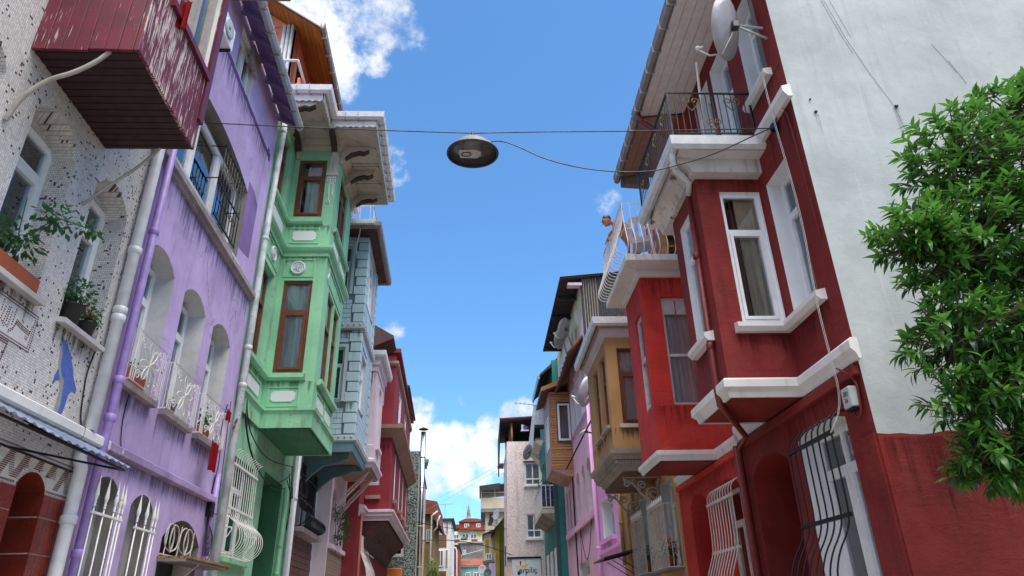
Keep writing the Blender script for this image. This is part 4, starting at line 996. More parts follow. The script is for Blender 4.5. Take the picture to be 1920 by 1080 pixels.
B(lambda a, b, n: FL(a, b, n), v0+.02, v1-.03, 5.76, 5.82, 0, P1-.02).build('bay_floor', m_taupe, L4)
def clad(Tx, lo, hi, win, q0, q1):
    """quoin blocks q0..q1 and narrow boards elsewhere, each its own piece"""
    step = .295 if True else .3
    for zb, zt in ((6.08, 9.05), (9.3, 12.1)):
        z = zb; i = 0
        while z < zt-.05:
            h = min(.29, zt-z); off = .012 if i % 2 else 0
            B(Tx, q0-.05*(i % 2), q1, z+.012, z+h-.012, -.01, .045, bev=.012).build('quoin', m_blue, L4)
            for k in range(2):
                z0 = z+k*h/2
                segs = [(lo, q0-.065)]
                for (w0, w1, b0, b1) in win:
                    if z0+h/2 > b0-.1 and z0 < b1+.1: segs = [(max(lo, s), min(e, q0-.065)) for s, e in ((lo, w0-.1), (w1+.1, q0-.065))]
                for s, e in segs:
                    if e-s < .05: continue
                    x = s + (.12 if (i+k) % 2 else 0)
                    cuts = [s]
                    while x < e-.08:
                        if x > s+.05: cuts.append(x)
                        x += .3
                    cuts.append(e)
                    for c0, c1 in zip(cuts, cuts[1:]): B(Tx, c0+.006, c1-.006, z0+.008, z0+h/2-.008, -.01, .016).build('cladding_board', m_blue, L4)
            z += h; i += 1
clad(Ts, .3, P1, [(.58, .98, 6.98, 8.55), (.58, .95, 10.2, 11.8)], 1.12, P1+.04)
def boards(Tx, lo, hi, win):
    for zb, zt in ((6.08, 9.05), (9.3, 12.1)):
        z = zb
        while z < zt-.05:
            h = min(.148, zt-z); segs = [(lo, hi)]
            for (w0, w1, b0, b1) in win:
                if z+h > b0-.1 and z < b1+.13: segs = [(lo, w0-.13), (w1+.13, hi)]
            for s, e in segs: B(Tx, s, e, z+.007, z+h-.007, -.01, .02).build('cladding_board', m_blue, L4)
            z += h
boards(Tf, v0+.3, v1-.3, [(18.6, 19.55, 6.98, 8.5), (18.75, 20.2, 10.2, 12.0)])
for zb, zt in ((6.08, 9.05), (9.3, 12.1)):
    z = zb
    while z < zt-.05:
        h = min(.29, zt-z)
        for s, e in ((v0-.04, v0+.29), (v1-.29, v1)): B(Tf, s, e, z+.012, z+h-.012, -.01, .045, bev=.012).build('quoin', m_blue, L4)
        z += h
path = [(v0, .0), (v0, P1), (v1, P1), (v1, 0)]
mould(L4, FL, path, [(0, 9.06), (.05, 9.06), (.1, 9.1), (.1, 9.27), (0, 9.29)], 'mid_band', m_bluegrey)
mould(L4, FL, path, [(0, 5.86), (.05, 5.86), (.1, 5.9), (.1, 6.04), (0, 6.07)], 'base_band', m_bluegrey)
mould(L4, FL, path, [(-.04, 5.62), (.02, 5.62), (.04, 5.855), (-.04, 5.855)], 'base_trim', m_blue_t)
for zc in (9.2, 5.99):
    for i in range(8):
        C_ = Ts(.2+i*.165, zc, .1); MB().lathe([(0, -.0), (.03, .005), (.022, .03), (0, .035)], Matrix.Translation(C_) @ Matrix.Rotation(R_(90), 4, 'X'), 8).build('stud', m_bluegrey, L4)
    for i in range(14):
        C_ = Tf(v0+.1+i*.19, zc, .1); MB().lathe([(0, 0), (.03, .005), (.022, .03), (0, .035)], Matrix.Translation(C_) @ Matrix.Rotation(R_(90), 4, 'Y'), 8).build('stud', m_bluegrey, L4)
for a in (.3, 1.15):
    MB().prism(lambda x, y, n: FL(18.35+a*2+n, y, x), [(0, 5.0), (.1, 5.02), (.25, 5.2), (.55, 5.42), (.9, 5.48), (1.15, 5.6), (1.2, 5.74), (0, 5.74)], 0, .14).build('console', m_blue_t, L4)
B(lambda a, b, n: FL(a, b, n), 17.7, 21.4, 12.14, 12.2, -.2, 1.66).build('soffit', m_brownsoffit, L4)
mould(L4, FL, [(17.7, -.3), (17.7, 1.66), (21.4, 1.66), (21.4, -.3)], [(0, 12.16), (.02, 12.1), (.1, 12.08), (.15, 12.14), (.16, 12.28), (.14, 12.28), (.12, 12.18), (.03, 12.2), (.0, 12.28)], 'gutter', m_gut_brown)
B(near(FL, 17.5), -.3, 1.62, 12.16, 12.3, -.1, .06).build('gutter_face', m_gut_pale, L4)
B(lambda a, b, n: FL(a, b, n), 17.72, 21.38, 12.2, 12.26, -1, 1.6).build('terrace_slab', m_conc, L4)
tr = MB().tube([FL(18.0, 13.1, .0), FL(18.0, 13.1, 1.5), FL(21.2, 13.1, 1.5)], .02, 5).build('terrace_railing', m_gray_iron, L4)
for i in range(5): MB().tube([FL(18.0, 12.26, .2+i*.3), FL(18.0, 13.1, .2+i*.3)], .01, 4).build('bar', m_gray_iron, tr)
for i in range(22): MB().tube([FL(18.05+i*.145, 12.26, 1.5), FL(18.05+i*.145, 13.1, 1.5)], .009, 4).build('bar', m_gray_iron, tr)
mb = MB()
for i in range(11): mb.tube([FL(18.2+i*.29+.1*math.cos(t), 12.7+.12*math.sin(t), 1.5) for t in [k*.63 for k in range(10)]], .008, 4, True)
mb.build('rings', m_gray_iron, tr)
MB().tube([FL(*q) for q in smooth([(17.62, 12.2, 1.2), (17.6, 11.9, 1.2), (17.7, 11.6, 1.12), (18.1, 11.4, 1.08)])], .012, 5).build('cable', m_cablew, L4)
pipe(L4, FL, [(17.9, 0, .1), (17.9, 5.7, .1)], .06, m_pipe_white, 'drainpipe', [(17.9, 4.4, .1)])
pipe(L4, FL, [(17.72, 0, .08), (17.72, 5.6, .08)], .05, m_bluegrey, 'drainpipe')
ig = bars(L4, 'belly_grille', T, [18.35+i*.108 for i in range(22)], [(5.4, .1), (4.4, .1), (4.25, .14), (4.1, .42), (3.95, .48), (3.82, .4), (3.76, .05)], .01, m_iron, [(5.1, .1), (4.5, .1)], .018)
mb = MB(); 
for i in range(2):
    Tq = (lambda a, b, n: FL(18.3, b, a))
    flatcurve(mb, Tq, spiral(.32, 4.3, .17, .5, 1.6), 0, .014); flatcurve(mb, Tq, smooth([(.1, 4.9), (.12, 4.5), (.3, 4.46), (.5, 4.3), (.46, 4.0), (.2, 3.8), (.04, 3.8)]), 0, .014)
mb.build('scroll', m_iron, ig)
B(T, 18.2, 21.1, 3.66, 3.78, 0, .3).build('shelf', m_ledge, L4)
mb = MB()
for i in range(24): mb.box(T, 18.15, 21.2, .1+i*.147, .1+i*.147+.135, .0, .02+.012*(i % 2))
mb.build('roller_shutter', flat('brown shutter', (88, 56, 50), 1, .6, var=.2), L4)
B(T, 18.0, 18.12, 0, 3.7, 0, .08).build('shutter_post', flat('rust red post', (110, 62, 44), 1, .6), L4)

# ================================================================== L5 pale mauve house
L5 = house('pale_mauve_house', 'narrow pale mauve house with a single-storey plain bay', FL, 21.5, .4)
T5 = fac(FL, .4)
v0, v1, P1 = 21.75, 24.05, 1.5
lat = []
dl = arch_loop(21.75, 22.5, 3.75, 5.1, .25); lat.append(dl)
MB().strip(T5, dl, 0, -.3).build('niche', m_pale, L5); MB().wall(T5, dl, n=-.3).build('niche_back', m_reveal, L5)
MB().wall(T5, [(21.5, 0), (24.55, 0), (24.55, 9.6), (21.5, 9.6)], lat, .8).build('wall', m_pale, L5)
core(L5, FL, 21.51, 24.55, 9.5, -.2, 6, m_conc)
MB().wall(near(FL, v0), [(.4, 6.1), (P1, 6.1), (P1, 9.55), (.4, 9.55)], n=0).build('bay_side', m_pale, L5)
Tf = fac(FL, P1)
fh = [window(L5, Tf, 22.55, 23.3, 6.75, 8.75, .08, 0, m_pvc, m_pale, .06, .7, 1, None, room=.4, surround=(.08, .03), sm=m_pale)]
MB().wall(Tf, [(v0, 6.1), (v1, 6.1), (v1, 9.55), (v0, 9.55)], fh).build('bay_front', m_pale, L5)
B(lambda a, b, n: FL(a, b, n), v1-.03, v1, 6.1, 9.55, .4, P1-.003).build('bay_far_side', m_pale, L5)
path = [(v0, .4), (v0, P1), (v1, P1), (v1, .4)]
mould(L5, FL, path, [(0, 5.92), (.02, 5.9), (.06, 6.0), (.12, 6.06), (.12, 6.14), (.03, 6.2), (.03, 6.6), (0, 6.62)], 'base_moulding', m_pale)
mould(L5, FL, path, [(0, 9.05), (.03, 9.05), (.04, 9.2), (.1, 9.26), (.1, 9.4), (.16, 9.5), (0, 9.55)], 'top_moulding', m_pale)
B(lambda a, b, n: FL(a, b, n), v0+.02, v1-.03, 5.9, 6.1, .4, P1-.02).build('bay_floor', m_taupe, L5)
B(Tf, 22.45, 23.4, 6.62, 6.72, -.02, .14).build('sill', m_pale, L5)
mould(L5, FL, [(21.65, -.2), (21.65, 1.62), (24.3, 1.62)], [(0, 9.58), (.02, 9.5), (.1, 9.48), (.15, 9.55), (.16, 9.7), (.13, 9.7), (.11, 9.58), (.0, 9.62)], 'gutter', m_gut_pale)
MB().prism(lambda a, b, n: FL(n, b, a), [(1.66, 9.6), (1.66, 9.66), (-.6, 10.5), (-.6, 9.6)], 21.62, 24.4).build('roof', m_tile_roof, L5)
MB().prism(lambda a, b, n: FL(n, b, a), [(1.75, 11.2), (1.75, 11.3), (.4, 12.1), (.4, 10.6)], 24.2, 25.6).build('dormer_side', m_brownsoffit, L5)
for (u, h) in ((22.2, 0), (23.4, 0)):
    for d in (0, .12): MB().tube([FL(u+x*.2, z, p) for x, z, p in smooth([(0, 4.7, .42), (0, 5.1, .6+d), (0, 5.5, 1.0+d), (0, 5.88, 1.4)])], .035, 6).build('strut', m_gray_iron, L5)
mb = MB()
for i in range(9): mb.box(T5, 21.62, 24.4, .1+i*.4, .1+i*.4+.02, .0, .03)
for i in range(20):
    mb.tube([T5(21.65+i*.14, z*.1, .02+.015*((z+i) % 2)) for z in range(2, 36)], .012, 3)
la = mb.build('lattice_panel', flat('taupe lattice', (150, 134, 128), 1, .7), L5)
B(T5, 21.6, 24.4, .0, 3.55, -.01, .012).build('lattice_backing', m_taupe, L5)
B(T5, 21.6, 24.5, 3.56, 3.68, 0, .12).build('ledge', m_pale, L5)
t = thing('climbing_plant', 'leafy climber with pink blooms on the pale mauve wall', 'plant', tuple(FL(23.2, 3.7, .6)))
mb = MB()
for c, rad, n_ in (((22.6, 4.0, .6), (.16, .3, .28), 120), ((23.6, 4.7, .55), (.12, .35, .5), 150), ((22.1, 4.6, .5), (.1, .15, .3), 60), ((24.1, 4.3, .6), (.12, .2, .5), 90)): leafblob(mb, FL(*c), rad, n_, .11, rng)
mb.build('foliage', m_leaf_pot, t, False)['kind'] = 'stuff'
mb = MB(); mb.tube([FL(22.5, 3.5, .5), FL(22.8, 4.2, .5), FL(23.6, 4.9, .5)], .015, 4); mb.tube([FL(22.5, 3.5, .5), FL(22.1, 4.8, .45)], .012, 4); mb.build('stem', m_bark, t)

# ================================================================== L6 oxblood house
L6 = house('oxblood_house', 'oxblood red house with a long ledged bay and slit windows', FL, 24.55, .85)
T6 = fac(FL, .85)
v0, v1, P1 = 26.0, 36.8, 1.75
Ts = near(FL, v0); Tf = fac(FL, P1)
MB().wall(T6, [(24.55, 0), (37.4, 0), (37.4, 11.3), (24.55, 11.3)], [], .9).build('wall', m_oxblood, L6)
core(L6, FL, 24.56, 37.4, 11.2, .0, 6, m_conc)
sh = [window(L6, Ts, .95, 1.36, 6.1, 7.45, .05, 0, m_pvc, m_oxblood, .06, .72, 1, [(0, 1, m_curt2)], room=.4),
      window(L6, Ts, .95, 1.36, 9.1, 10.5, .05, 0, m_pvc, m_oxblood, .06, None, 1, None, room=.4)]
MB().wall(Ts, [(.85, 5.1), (P1, 5.1), (P1, 11.25), (.85, 11.25)], sh).build('bay_side', m_oxblood, L6)
fh = []
for u in (28.0, 30.7, 33.0, 35.7): fh.append(window(L6, Tf, u-.22, u+.22, 5.85, 7.6, .03, 0, m_pvc, m_white, .1, None, 1, None, room=.4, sash=False)); B(Tf, u-.35, u+.35, 5.7, 5.82, 0, .14).build('sill', m_taupe, L6)
for u in (28.9, 32.6): fh.append(window(L6, Tf, u-.6, u+.6, 9.0, 10.4, .05, 0, m_pvc, m_white, .1, None, 1, None, room=.4)); B(Tf, u-.7, u+.7, 8.86, 8.98, 0, .16).build('sill', m_taupe, L6)
MB().wall(Tf, [(v0, 5.1), (v1, 5.1), (v1, 11.25), (v0, 11.25)], fh).build('bay_front', m_oxblood, L6)
B(lambda a, b, n: FL(a, b, n), v0+.02, v1, 5.04, 5.1, .85, P1-.02).build('bay_floor', m_oxblood, L6)
B(lambda a, b, n: FL(a, b, n), v1-.03, v1, 5.1, 11.25, .85, P1-.003).build('bay_far_side', m_oxblood, L6)
mould(L6, FL, [(24.6, .85), (v0, .85), (v0, P1), (v1, P1)], [(0, 4.86), (.04, 4.84), (.06, 4.96), (.14, 5.0), (.14, 5.1), (.2, 5.12), (.2, 5.2), (0, 5.24)], 'ledge', m_pale)
mould(L6, FL, [(v0, .85), (v0, P1), (v1+.3, P1)], [(0, 7.85), (.02, 7.85), (.4, 8.12), (.42, 8.12), (.44, 8.26), (0, 8.3)], 'cornice', m_taupe)
mould(L6, FL, [(v0, .85), (v0, P1), (v1, P1)], [(0, 10.7), (.05, 10.72), (.1, 10.8), (.1, 10.9), (0, 10.92)], 'upper_band', m_taupe)
B(lambda a, b, n: FL(a, b, n), v0-.1, v1+.2, 11.25, 11.42, .4, P1+.16).build('parapet_cap', m_oxblood, L6)
MB().prism(lambda a, b, n: FL(n, b, a), [(P1+.25, 11.42), (P1+.25, 11.5), (-1, 12.6), (-1, 11.42)], v0+5, v1+.3).build('roof', m_brownsoffit, L6)
B(Ts, .9, 1.42, 5.6, 5.72, 0, .16).build('sill', m_taupe, L6)
MB().prism(lambda a, b, n: FL(27.2+n, b, a), [(-.2, 11.42), (.9, 11.42), (.7, 12.1), (-.2, 12.3)], 0, 1.4).build('chimney', m_conc, L6)
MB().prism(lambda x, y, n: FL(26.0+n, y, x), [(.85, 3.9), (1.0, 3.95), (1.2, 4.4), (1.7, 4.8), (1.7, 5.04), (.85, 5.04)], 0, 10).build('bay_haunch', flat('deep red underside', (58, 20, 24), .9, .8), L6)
for u, w_ in ((25.0, 1.0), (26.4, 1.1)):
    g = MB()
    for i in range(7): g.tube([FL(u+i*w_/6+(i-3)*.02*z, 4.3-z*.55, .9+.42*math.sin(min(z/5, 1)*1.9)*(1 if z > 1 else .3)) for z in range(8)], .022, 5)
    for z in (3.7, 2.6): g.tube([FL(u, z, 1.15), FL(u+w_, z, 1.15)], .02, 5)
    g.build('window_grille', m_gray_iron, L6)
pipe(L6, FL, [(24.7, 0, .95), (24.7, 4.9, .95)], .05, flat('rust pipe', (128, 66, 44), 1, .6), 'drainpipe')

# ================================================================== L7 pebble-dashed block and steel flue
L7 = house('pebbledash_block', 'grey pebbledashed block behind the oxblood house', FL, 38, 2.2)
h = [window(L7, near(FL, 38), 1.0, 1.6, 4.55, 5.3, .05, 0, m_pvc, m_white, .08, None, 1)]
MB().wall(near(FL, 38), [(-4, 0), (2.22, 0), (2.22, 9.9), (-4, 9.9)], h).build('end_wall', m_pebble, L7)
MB().wall(fac(FL, 2.22), [(38, 0), (50, 0), (50, 9.9), (38, 9.9)], []).build('street_wall', m_beige, L7)
core(L7, FL, 38.6, 50, 9.7, 2.18, 7, m_conc, 0)
B(lambda a, b, n: FL(a, b, n), 38, 50, 9.9, 9.96, -3, 2.3).build('coping', m_conc, L7)
for i in range(4): B(fac(FL, 2.22), 39.5+i*2.6, 40.5+i*2.6, 6.2, 7.6, .0, .03).build('window', m_pvc, L7)
fl = thing('steel_flue', 'tall shiny steel flue pipe with a rain cap on the pebbledashed block', 'flue', tuple(FL(37.9, 2, 2.42)))
MB().tube([FL(37.9, 2, 2.42), FL(37.9, 11.0, 2.42)], .14, 14).build('pipe', m_chrome, fl)
MB().lathe([(0, .12), (.26, 0), (.26, -.03), (0, -.03)], Matrix.Translation(FL(37.9, 11.16, 2.42)), 16).build('rain_cap', m_dark, fl)
for z in (4, 6, 8.0, 9.6): MB().tube([FL(37.9, z-.03, 2.42), FL(37.9, z+.03, 2.42)], .155, 14).build('clamp', m_zinc, fl)
o = B(near(FL, 37.4), .2, 1.6, 2.6, 3.95, 0, .12, bev=.02).build('shop_awning_board', m_orange); tag(o, 'bright orange board below the pebbledashed wall', 'board'); origin_to(o, FL(37.4, 2.6, .8))
t = thing('roof_pot', 'green plastic tub on the pebbledashed block roof edge', 'tub', tuple(FL(44, 10, 2.3)))
MB().lathe([(0, 0), (.22, 0), (.3, .35), (.26, .35), (.2, .05), (0, .05)], Matrix.Translation(FL(42, 9.97, 2.35)), 14).build('tub', flat('green plastic', (30, 130, 70), 1, .5), t)
B(lambda a, b, n: FL(a, b, n), 41, 43, 9.961, 10.2, 2.1, 2.5).build('slab', m_ochre, t)
# ================================================================== far end of the street
def wbox(name, root, x0, x1, y0, y1, z0, z1, mat): return B(W, x0, x1, y0, y1, z0, z1).build(name, mat, root)
def fwin(root, x0, x1, z0, z1, y, fm=None, gm=None):
    f = MB(); T_ = lambda a, b, n: Vector((a, y-n, b)); w_ = min(.09, (x1-x0)*.14)
    for q in ((x0, x0+w_, z0, z1), (x1-w_, x1, z0, z1), (x0+w_, x1-w_, z0, z0+w_), (x0+w_, x1-w_, z1-w_, z1), ((x0+x1)/2-w_*.4, (x0+x1)/2+w_*.4, z0+w_, z1-w_)): f.box(T_, *q, -.02, .06)
    o = f.build('window', fm or m_pvc, root)
    B(T_, x0+w_, x1-w_, z0+w_, z1-w_, -.02, .02).build('pane', gm or m_farglass, o); return o
m_farglass = flat('grey window glass', (96, 108, 118), 1, .15, bump=0)
t = thing('ochre_house', 'dusty ochre house with overhanging red tiled roof end', 'house', (-3.6, 52, 0))
wbox('wall', t, -7, -3.44, 52, 60, 0, 8.5, m_ochre)
MB().prism(lambda a, b, n: Vector((a, 51.6+n, b)), [(-2.95, 7.75), (-2.95, 7.85), (-3.15, 8.6), (-3.16, 9.3), (-6, 9.8), (-6, 8.4), (-3.5, 8.45)], 0, 8).build('roof', m_tile_roof, t)
MB().prism(lambda a, b, n: Vector((a, 51.5+n, b)), [(-2.95, 7.65), (-2.95, 7.75), (-3.6, 8.48), (-3.62, 8.3)], 0, 8).build('soffit', m_tan_d, t)
MB().tube([Vector((-3.1, 51.4, 8.6)), Vector((-3.5, 51.5, 8.3)), Vector((-3.55, 51.6, 7.2)), Vector((-3.55, 51.6, 0))], .06, 6).build('drainpipe', m_gut_pale, t)
MB().tube([Vector((-2.9, 51.4, 8.3)), Vector((-3.1, 51.5, 7.9)), Vector((-3.1, 51.5, 7.5)), Vector((-3.4, 51.6, 7.2))], .05, 6).build('drainpipe', m_gut_pale, t)
fwin(t, -3.9, -3.6, 6.6, 7.4, 51.98); 
t = thing('white_framed_house', 'narrow white house with dark tall windows and brown panels', 'house', (-3.3, 62, 0))
wbox('wall', t, -6, -2.55, 62, 70, 0, 9.2, m_whiteclean); wbox('roof', t, -6.1, -2.3, 61.8, 70, 9.2, 9.4, m_dark)
for z0, z1 in ((8.3, 9.12), (5.56, 6.85)): fwin(t, -3.68, -3.15, z0, z1, 61.98, m_pvc, m_farglass); fwin(t, -2.98, -2.8, z0, z1+.02, 61.98, m_pvc, m_dark)
wbox('panel', t, -3.75, -2.92, 61.96, 61.999, 7.08, 8.1, m_slat_d); wbox('panel', t, -3.75, -2.92, 61.96, 61.999, 3.6, 5.2, m_slat_d)
wbox('balcony', t, -4.2, -3.85, 61.6, 61.99, 7.2, 7.9, m_iron)
t = thing('creeper', 'bright green creeper hanging low on the ochre house', 'plant', (-3.3, 51, 4))
mb = MB(); leafblob(mb, (-3.3, 51, 4.6), (.35, .4, .9), 150, .28, rng); leafblob(mb, (-2.9, 50.8, 3.9), (.5, .4, .3), 100, .28, rng); mb.build('foliage', m_leaf_y, t, False)['kind'] = 'stuff'
MB().tube([Vector((-3.4, 51.2, 0)), Vector((-3.3, 51, 4.5))], .04, 5).build('stem', m_bark, t)
t = thing('brick_house', 'brick red house front with pale corner pipe far down the street', 'house', (-2.6, 70, 0))
wbox('wall', t, -4, -2.1, 70, 78, 0, 7.8, m_brick); wbox('cornice', t, -4, -2.0, 69.8, 78, 7.8, 7.98, m_dark)
fwin(t, -2.95, -2.5, 4.3, 5.2, 69.98, m_ochre); fwin(t, -3.1, -2.85, 6.0, 7.2, 69.98, m_ochre)
MB().tube([Vector((-3, 69.7, 7.75)), Vector((-2.4, 69.7, 7.7)), Vector((-2.3, 69.7, 7.4)), Vector((-2.2, 69.7, 0))], .06, 6).build('drainpipe', m_pvc, t)
t = thing('cream_house', 'cream house with red roof and red attic at the top of the street', 'house', (-2, 110, 0))
wbox('wall', t, -4.4, .5, 110.5, 120, 0, 13.6, plaster('cream yellow render', (226, 210, 166), 1, .8)); 
MB().prism(lambda a, b, n: Vector((a, 110+n, b)), [(-3.5, 13.6), (.6, 13.6), (.6, 13.75), (-1.4, 14.35), (-3.5, 13.75)], 0, .6).build('roof', m_tile_roof, t)
wbox('attic', t, -3.3, .6, 111, 119, 13.6, 15.0, plaster('red attic paint', (150, 58, 52), 1, .8))
MB().prism(lambda a, b, n: Vector((a, 110.8+n, b)), [(-3.4, 15.0), (.7, 15.0), (.5, 15.2), (-.6, 15.5), (-2.4, 15.5), (-3.4, 15.1)], 0, 8).build('attic_roof', m_tile_roof, t)
for x0, x1, z0, z1 in ((-2.54, -1.81, 14.2, 14.75), (-.72, -.06, 14.2, 14.75), (-4.2, -3.3, 12.5, 13.2), (-2.9, -1.8, 12.45, 13.25), (-1.6, -.6, 12.5, 13.2)): fwin(t, x0, x1, z0, z1, 110.48 if z0 < 13 else 110.98)
for x0, x1 in ((-4.2, -3.2), (-1.4, -.5)): wbox('red_panel', t, x0, x1, 110.45, 110.499, 12.0, 12.4, m_brick)
t = thing('pink_house', 'pale pink house left of the cream house far up the street', 'house', (-4, 118, 0))
wbox('wall', t, -8, -4.45, 116, 124, 0, 14.6, m_pink); fwin(t, -5.2, -4.7, 12.6, 13.5, 115.98); wbox('roof', t, -8, -3.4, 115.5, 124, 14.6, 15.2, m_tile_roof)
fwin(t, -4.9, -4.5, 13.75, 14.4, 115.98)
t = thing('minaret', 'thin grey minaret spire above the red-roofed house', 'tower', (-3.2, 190, 0))
MB().lathe([(.7, 0), (.7, 24.6), (.95, 24.8), (.95, 25.4), (.62, 25.5), (.58, 26.2), (.3, 27.6), (.05, 29.1), (0, 29.2)], Matrix.Translation((-3.2, 190, 0)), 12).build('shaft', m_conc, t)
t = thing('grey_house', 'bare grey gabled house wall with one tiny window', 'house', (-1, 85, 0))
wbox('wall', t, -2.6, .4, 85, 92, 0, 9.5, m_conc); fwin(t, -2.1, -1.75, 8.3, 8.75, 84.98); MB().tube([Vector((-2.5, 84.8, 8.1)), Vector((-1.2, 84.8, 8.4)), Vector((.3, 84.8, 8.75))], .05, 5).build('drainpipe', m_zinc, t)
wbox('roof_ledge', t, -2.7, .5, 84.8, 92, 9.5, 9.65, m_zinc)
t = thing('teal_cottage', 'low pale teal house with terracotta roof at the street end', 'house', (-1, 77, 0))
wbox('wall', t, -2.4, .3, 77, 83, 0, 6.45, plaster('pale teal render', (120, 186, 180), 1, .8)); wbox('eave_board', t, -2.45, .35, 76.8, 83, 6.45, 6.56, m_pvc)
MB().prism(lambda a, b, n: Vector((n, a, b)), [(76.7, 6.57), (79.5, 7.4), (83, 7.4), (83, 6.57)], -2.4, .3).build('roof', m_tile_roof, t)
fwin(t, -1.6, -1.1, 5.0, 5.9, 76.98); fwin(t, -.8, -.1, 5.0, 5.9, 76.98)

# R8 bare concrete house with roof canopy
t = thing('concrete_house', 'bare beige concrete house with a canopied roof terrace', 'house', (1, 55, 0))
wbox('wall', t, .35, 5, 55, 63, 0, 9.1, m_beige); wbox('parapet', t, .0, 5, 54.6, 63, 9.15, 9.95, m_beige); wbox('slab', t, .02, 5, 54.62, 63, 8.9, 9.14, m_conc)
MB().prism(lambda a, b, n: Vector((a, 54.3+n, b)), [(-.1, 10.75), (5, 11.15), (5, 11.2), (-.1, 10.82)], 0, 6).build('canopy', m_corr, t)
MB().prism(lambda a, b, n: Vector((a, 54.25+n, b)), [(-.1, 10.45), (1.5, 10.5), (1.5, 11.0), (-.1, 10.8)], 0, .05).build('canopy_edge', m_corr2, t)
for x in (.05, 1.1): MB().tube([Vector((x, 54.7, 9.95)), Vector((x, 54.7, 10.75))], .03, 5).build('post', m_wiron, t)
MB().tube([Vector((0, 54.65, 10.35)), Vector((3, 54.65, 10.35))], .025, 5).build('rail', m_wiron, t)
MB().prism(lambda a, b, n: Vector((a, 54.99-n, b)), [(.55, 8.0), (1.2, 8.05), (1.2, 8.8), (.75, 8.8)], 0, .05).build('opening', m_room, t)
wbox('lower_block', t, .18, .95, 50.5, 54.9, 0, 6.9, m_beige); MB().prism(lambda a, b, n: Vector((a, 50.3+n, b)), [(.1, 6.75), (1.2, 7.2), (1.2, 7.28), (.1, 6.85)], 0, 4).build('lean_to', m_dark, t)
wbox('ledge', t, .1, .95, 50.2, 50.5, 5.0, 5.12, m_conc); fwin(t, .35, .75, 5.2, 5.6, 50.48); wbox('teal_strip', t, .3, .55, 50.44, 50.499, 5.6, 6.5, m_yellow)
t = thing('olive_house', 'olive yellow house slice with white shutters', 'house', (1, 47, 0))
MB().wall(lambda a, b, n: Vector((1.21+(a-47)*-.0, a, b)), [(47.2, 0), (54.5, 0), (54.5, 7.5), (47.2, 7.2)], [], 0).build('street_wall', m_yellow, t)
wbox('end_wall', t, .95, 5, 48, 54, 0, 7.1, m_yellow)
for i in range(3): wbox('shutter', t, .93, .96, 48.6+i*1.8, 49.5+i*1.8, 3.6, 5.6, m_pvc)
MB().prism(lambda a, b, n: Vector((a, 47.6+n, b)), [(.7, 6.6), (2.2, 8.2), (2.2, 8.3), (.7, 6.7)], 0, 6).build('roof', m_dark, t)
wbox('lilac_wall', t, .55, .94, 49.5, 50, 0, 4.9, m_lilac)

def dish(loc, r, aim, label, mount, lnb_d=.55, mat=None, group=None, ar=1):
    """offset satellite dish: shallow bowl, feed arm with head, wall bracket"""
    loc = Vector(loc); aim = Vector(aim).normalized()
    t = thing('satellite_dish', label, 'satellite dish', tuple(mount), group)
    q = aim.to_track_quat('Z', 'Y').to_matrix().to_4x4()
    M = Matrix.Translation(loc) @ q
    MB().lathe([(0, 0), (r*.4, r*.03), (r*.75, r*.11), (r, r*.2), (r*1.01, r*.185), (r*.75, r*.08), (r*.4, 0), (0, -.02)], M @ Matrix.Scale(1.08, 4, (0, 1, 0)), 28).build('reflector', mat or m_dish, t)
    base = M @ Vector((0, -r*1.0, r*.18)); f = M @ Vector((0, -r*.55, r*1.15))
    MB().tube([M @ Vector((0, -r*.25, -.05)), base - aim*.02, M @ Vector((0, -r*.95, r*.6)), f], (r*.035+.006)*ar, 6).build('feed_arm', m_gray_iron, t)
    MB().lathe([(0, 0), (r*.09, .0), (r*.1, r*.08), (r*.06, r*.1), (r*.06, r*.24), (0, r*.24)], Matrix.Translation(f) @ q @ Matrix.Rotation(math.pi, 4, 'X'), 10).build('feed_head', m_white, t)
    back = M @ Vector((0, 0, -.06)); mv = Vector(mount)
    mb = MB(); mb.tube([M @ Vector((0, 0, 0)), back, mv], (r*.04+.01)*ar, 6); mb.tube([back, mv+Vector((0, .05, .35*r+.1))], r*.03+.006, 5); mb.build('bracket', m_zinc, t)
    B(W, back.x-.05, back.x+.05, back.y-.05, back.y+.05, back.z-.06, back.z+.06, bev=.01).build('clamp', m_dishd, t)
    return t
g = 'satellite dishes along the right row'
dish((1.1, 49.5, 8.0), .34, (-.75, -.6, .2), 'upper grey satellite dish beside the bare concrete house', (1.3, 49.9, 7.9), group=g)
dish((1.05, 49.9, 7.55), .26, (-.75, -.6, .2), 'lower smaller satellite dish beside the bare concrete house', (1.3, 50.2, 7.5), group=g)
dish((.08, 46, 4.3), .26, (-.2, -.9, .25), 'rusty pale satellite dish at street bottom below the minaret', (.15, 46.6, 4.2), group=g)
dish((.42, 45, 4.05), .24, (-.2, -.9, .25), 'dark satellite dish right of the rusty pale dish at street bottom', (.5, 45.6, 4.0), mat=m_teal_d, group=g)
t = thing('street_lamp', 'small grey hanging street lamp far down the street', 'street lamp', (-1.4, 60, 7.5))
MB().lathe([(0, .2), (.12, .18), (.3, .0), (.28, -.06), (0, -.06)], Matrix.Translation((-1.4, 60, 7.5)), 16).build('shade', m_lampbody, t)
MB().lathe([(0, 0), (.05, 0), (.05, .12), (0, .12)], Matrix.Translation((-1.4, 60, 7.68)), 8).build('cap', m_dark, t)

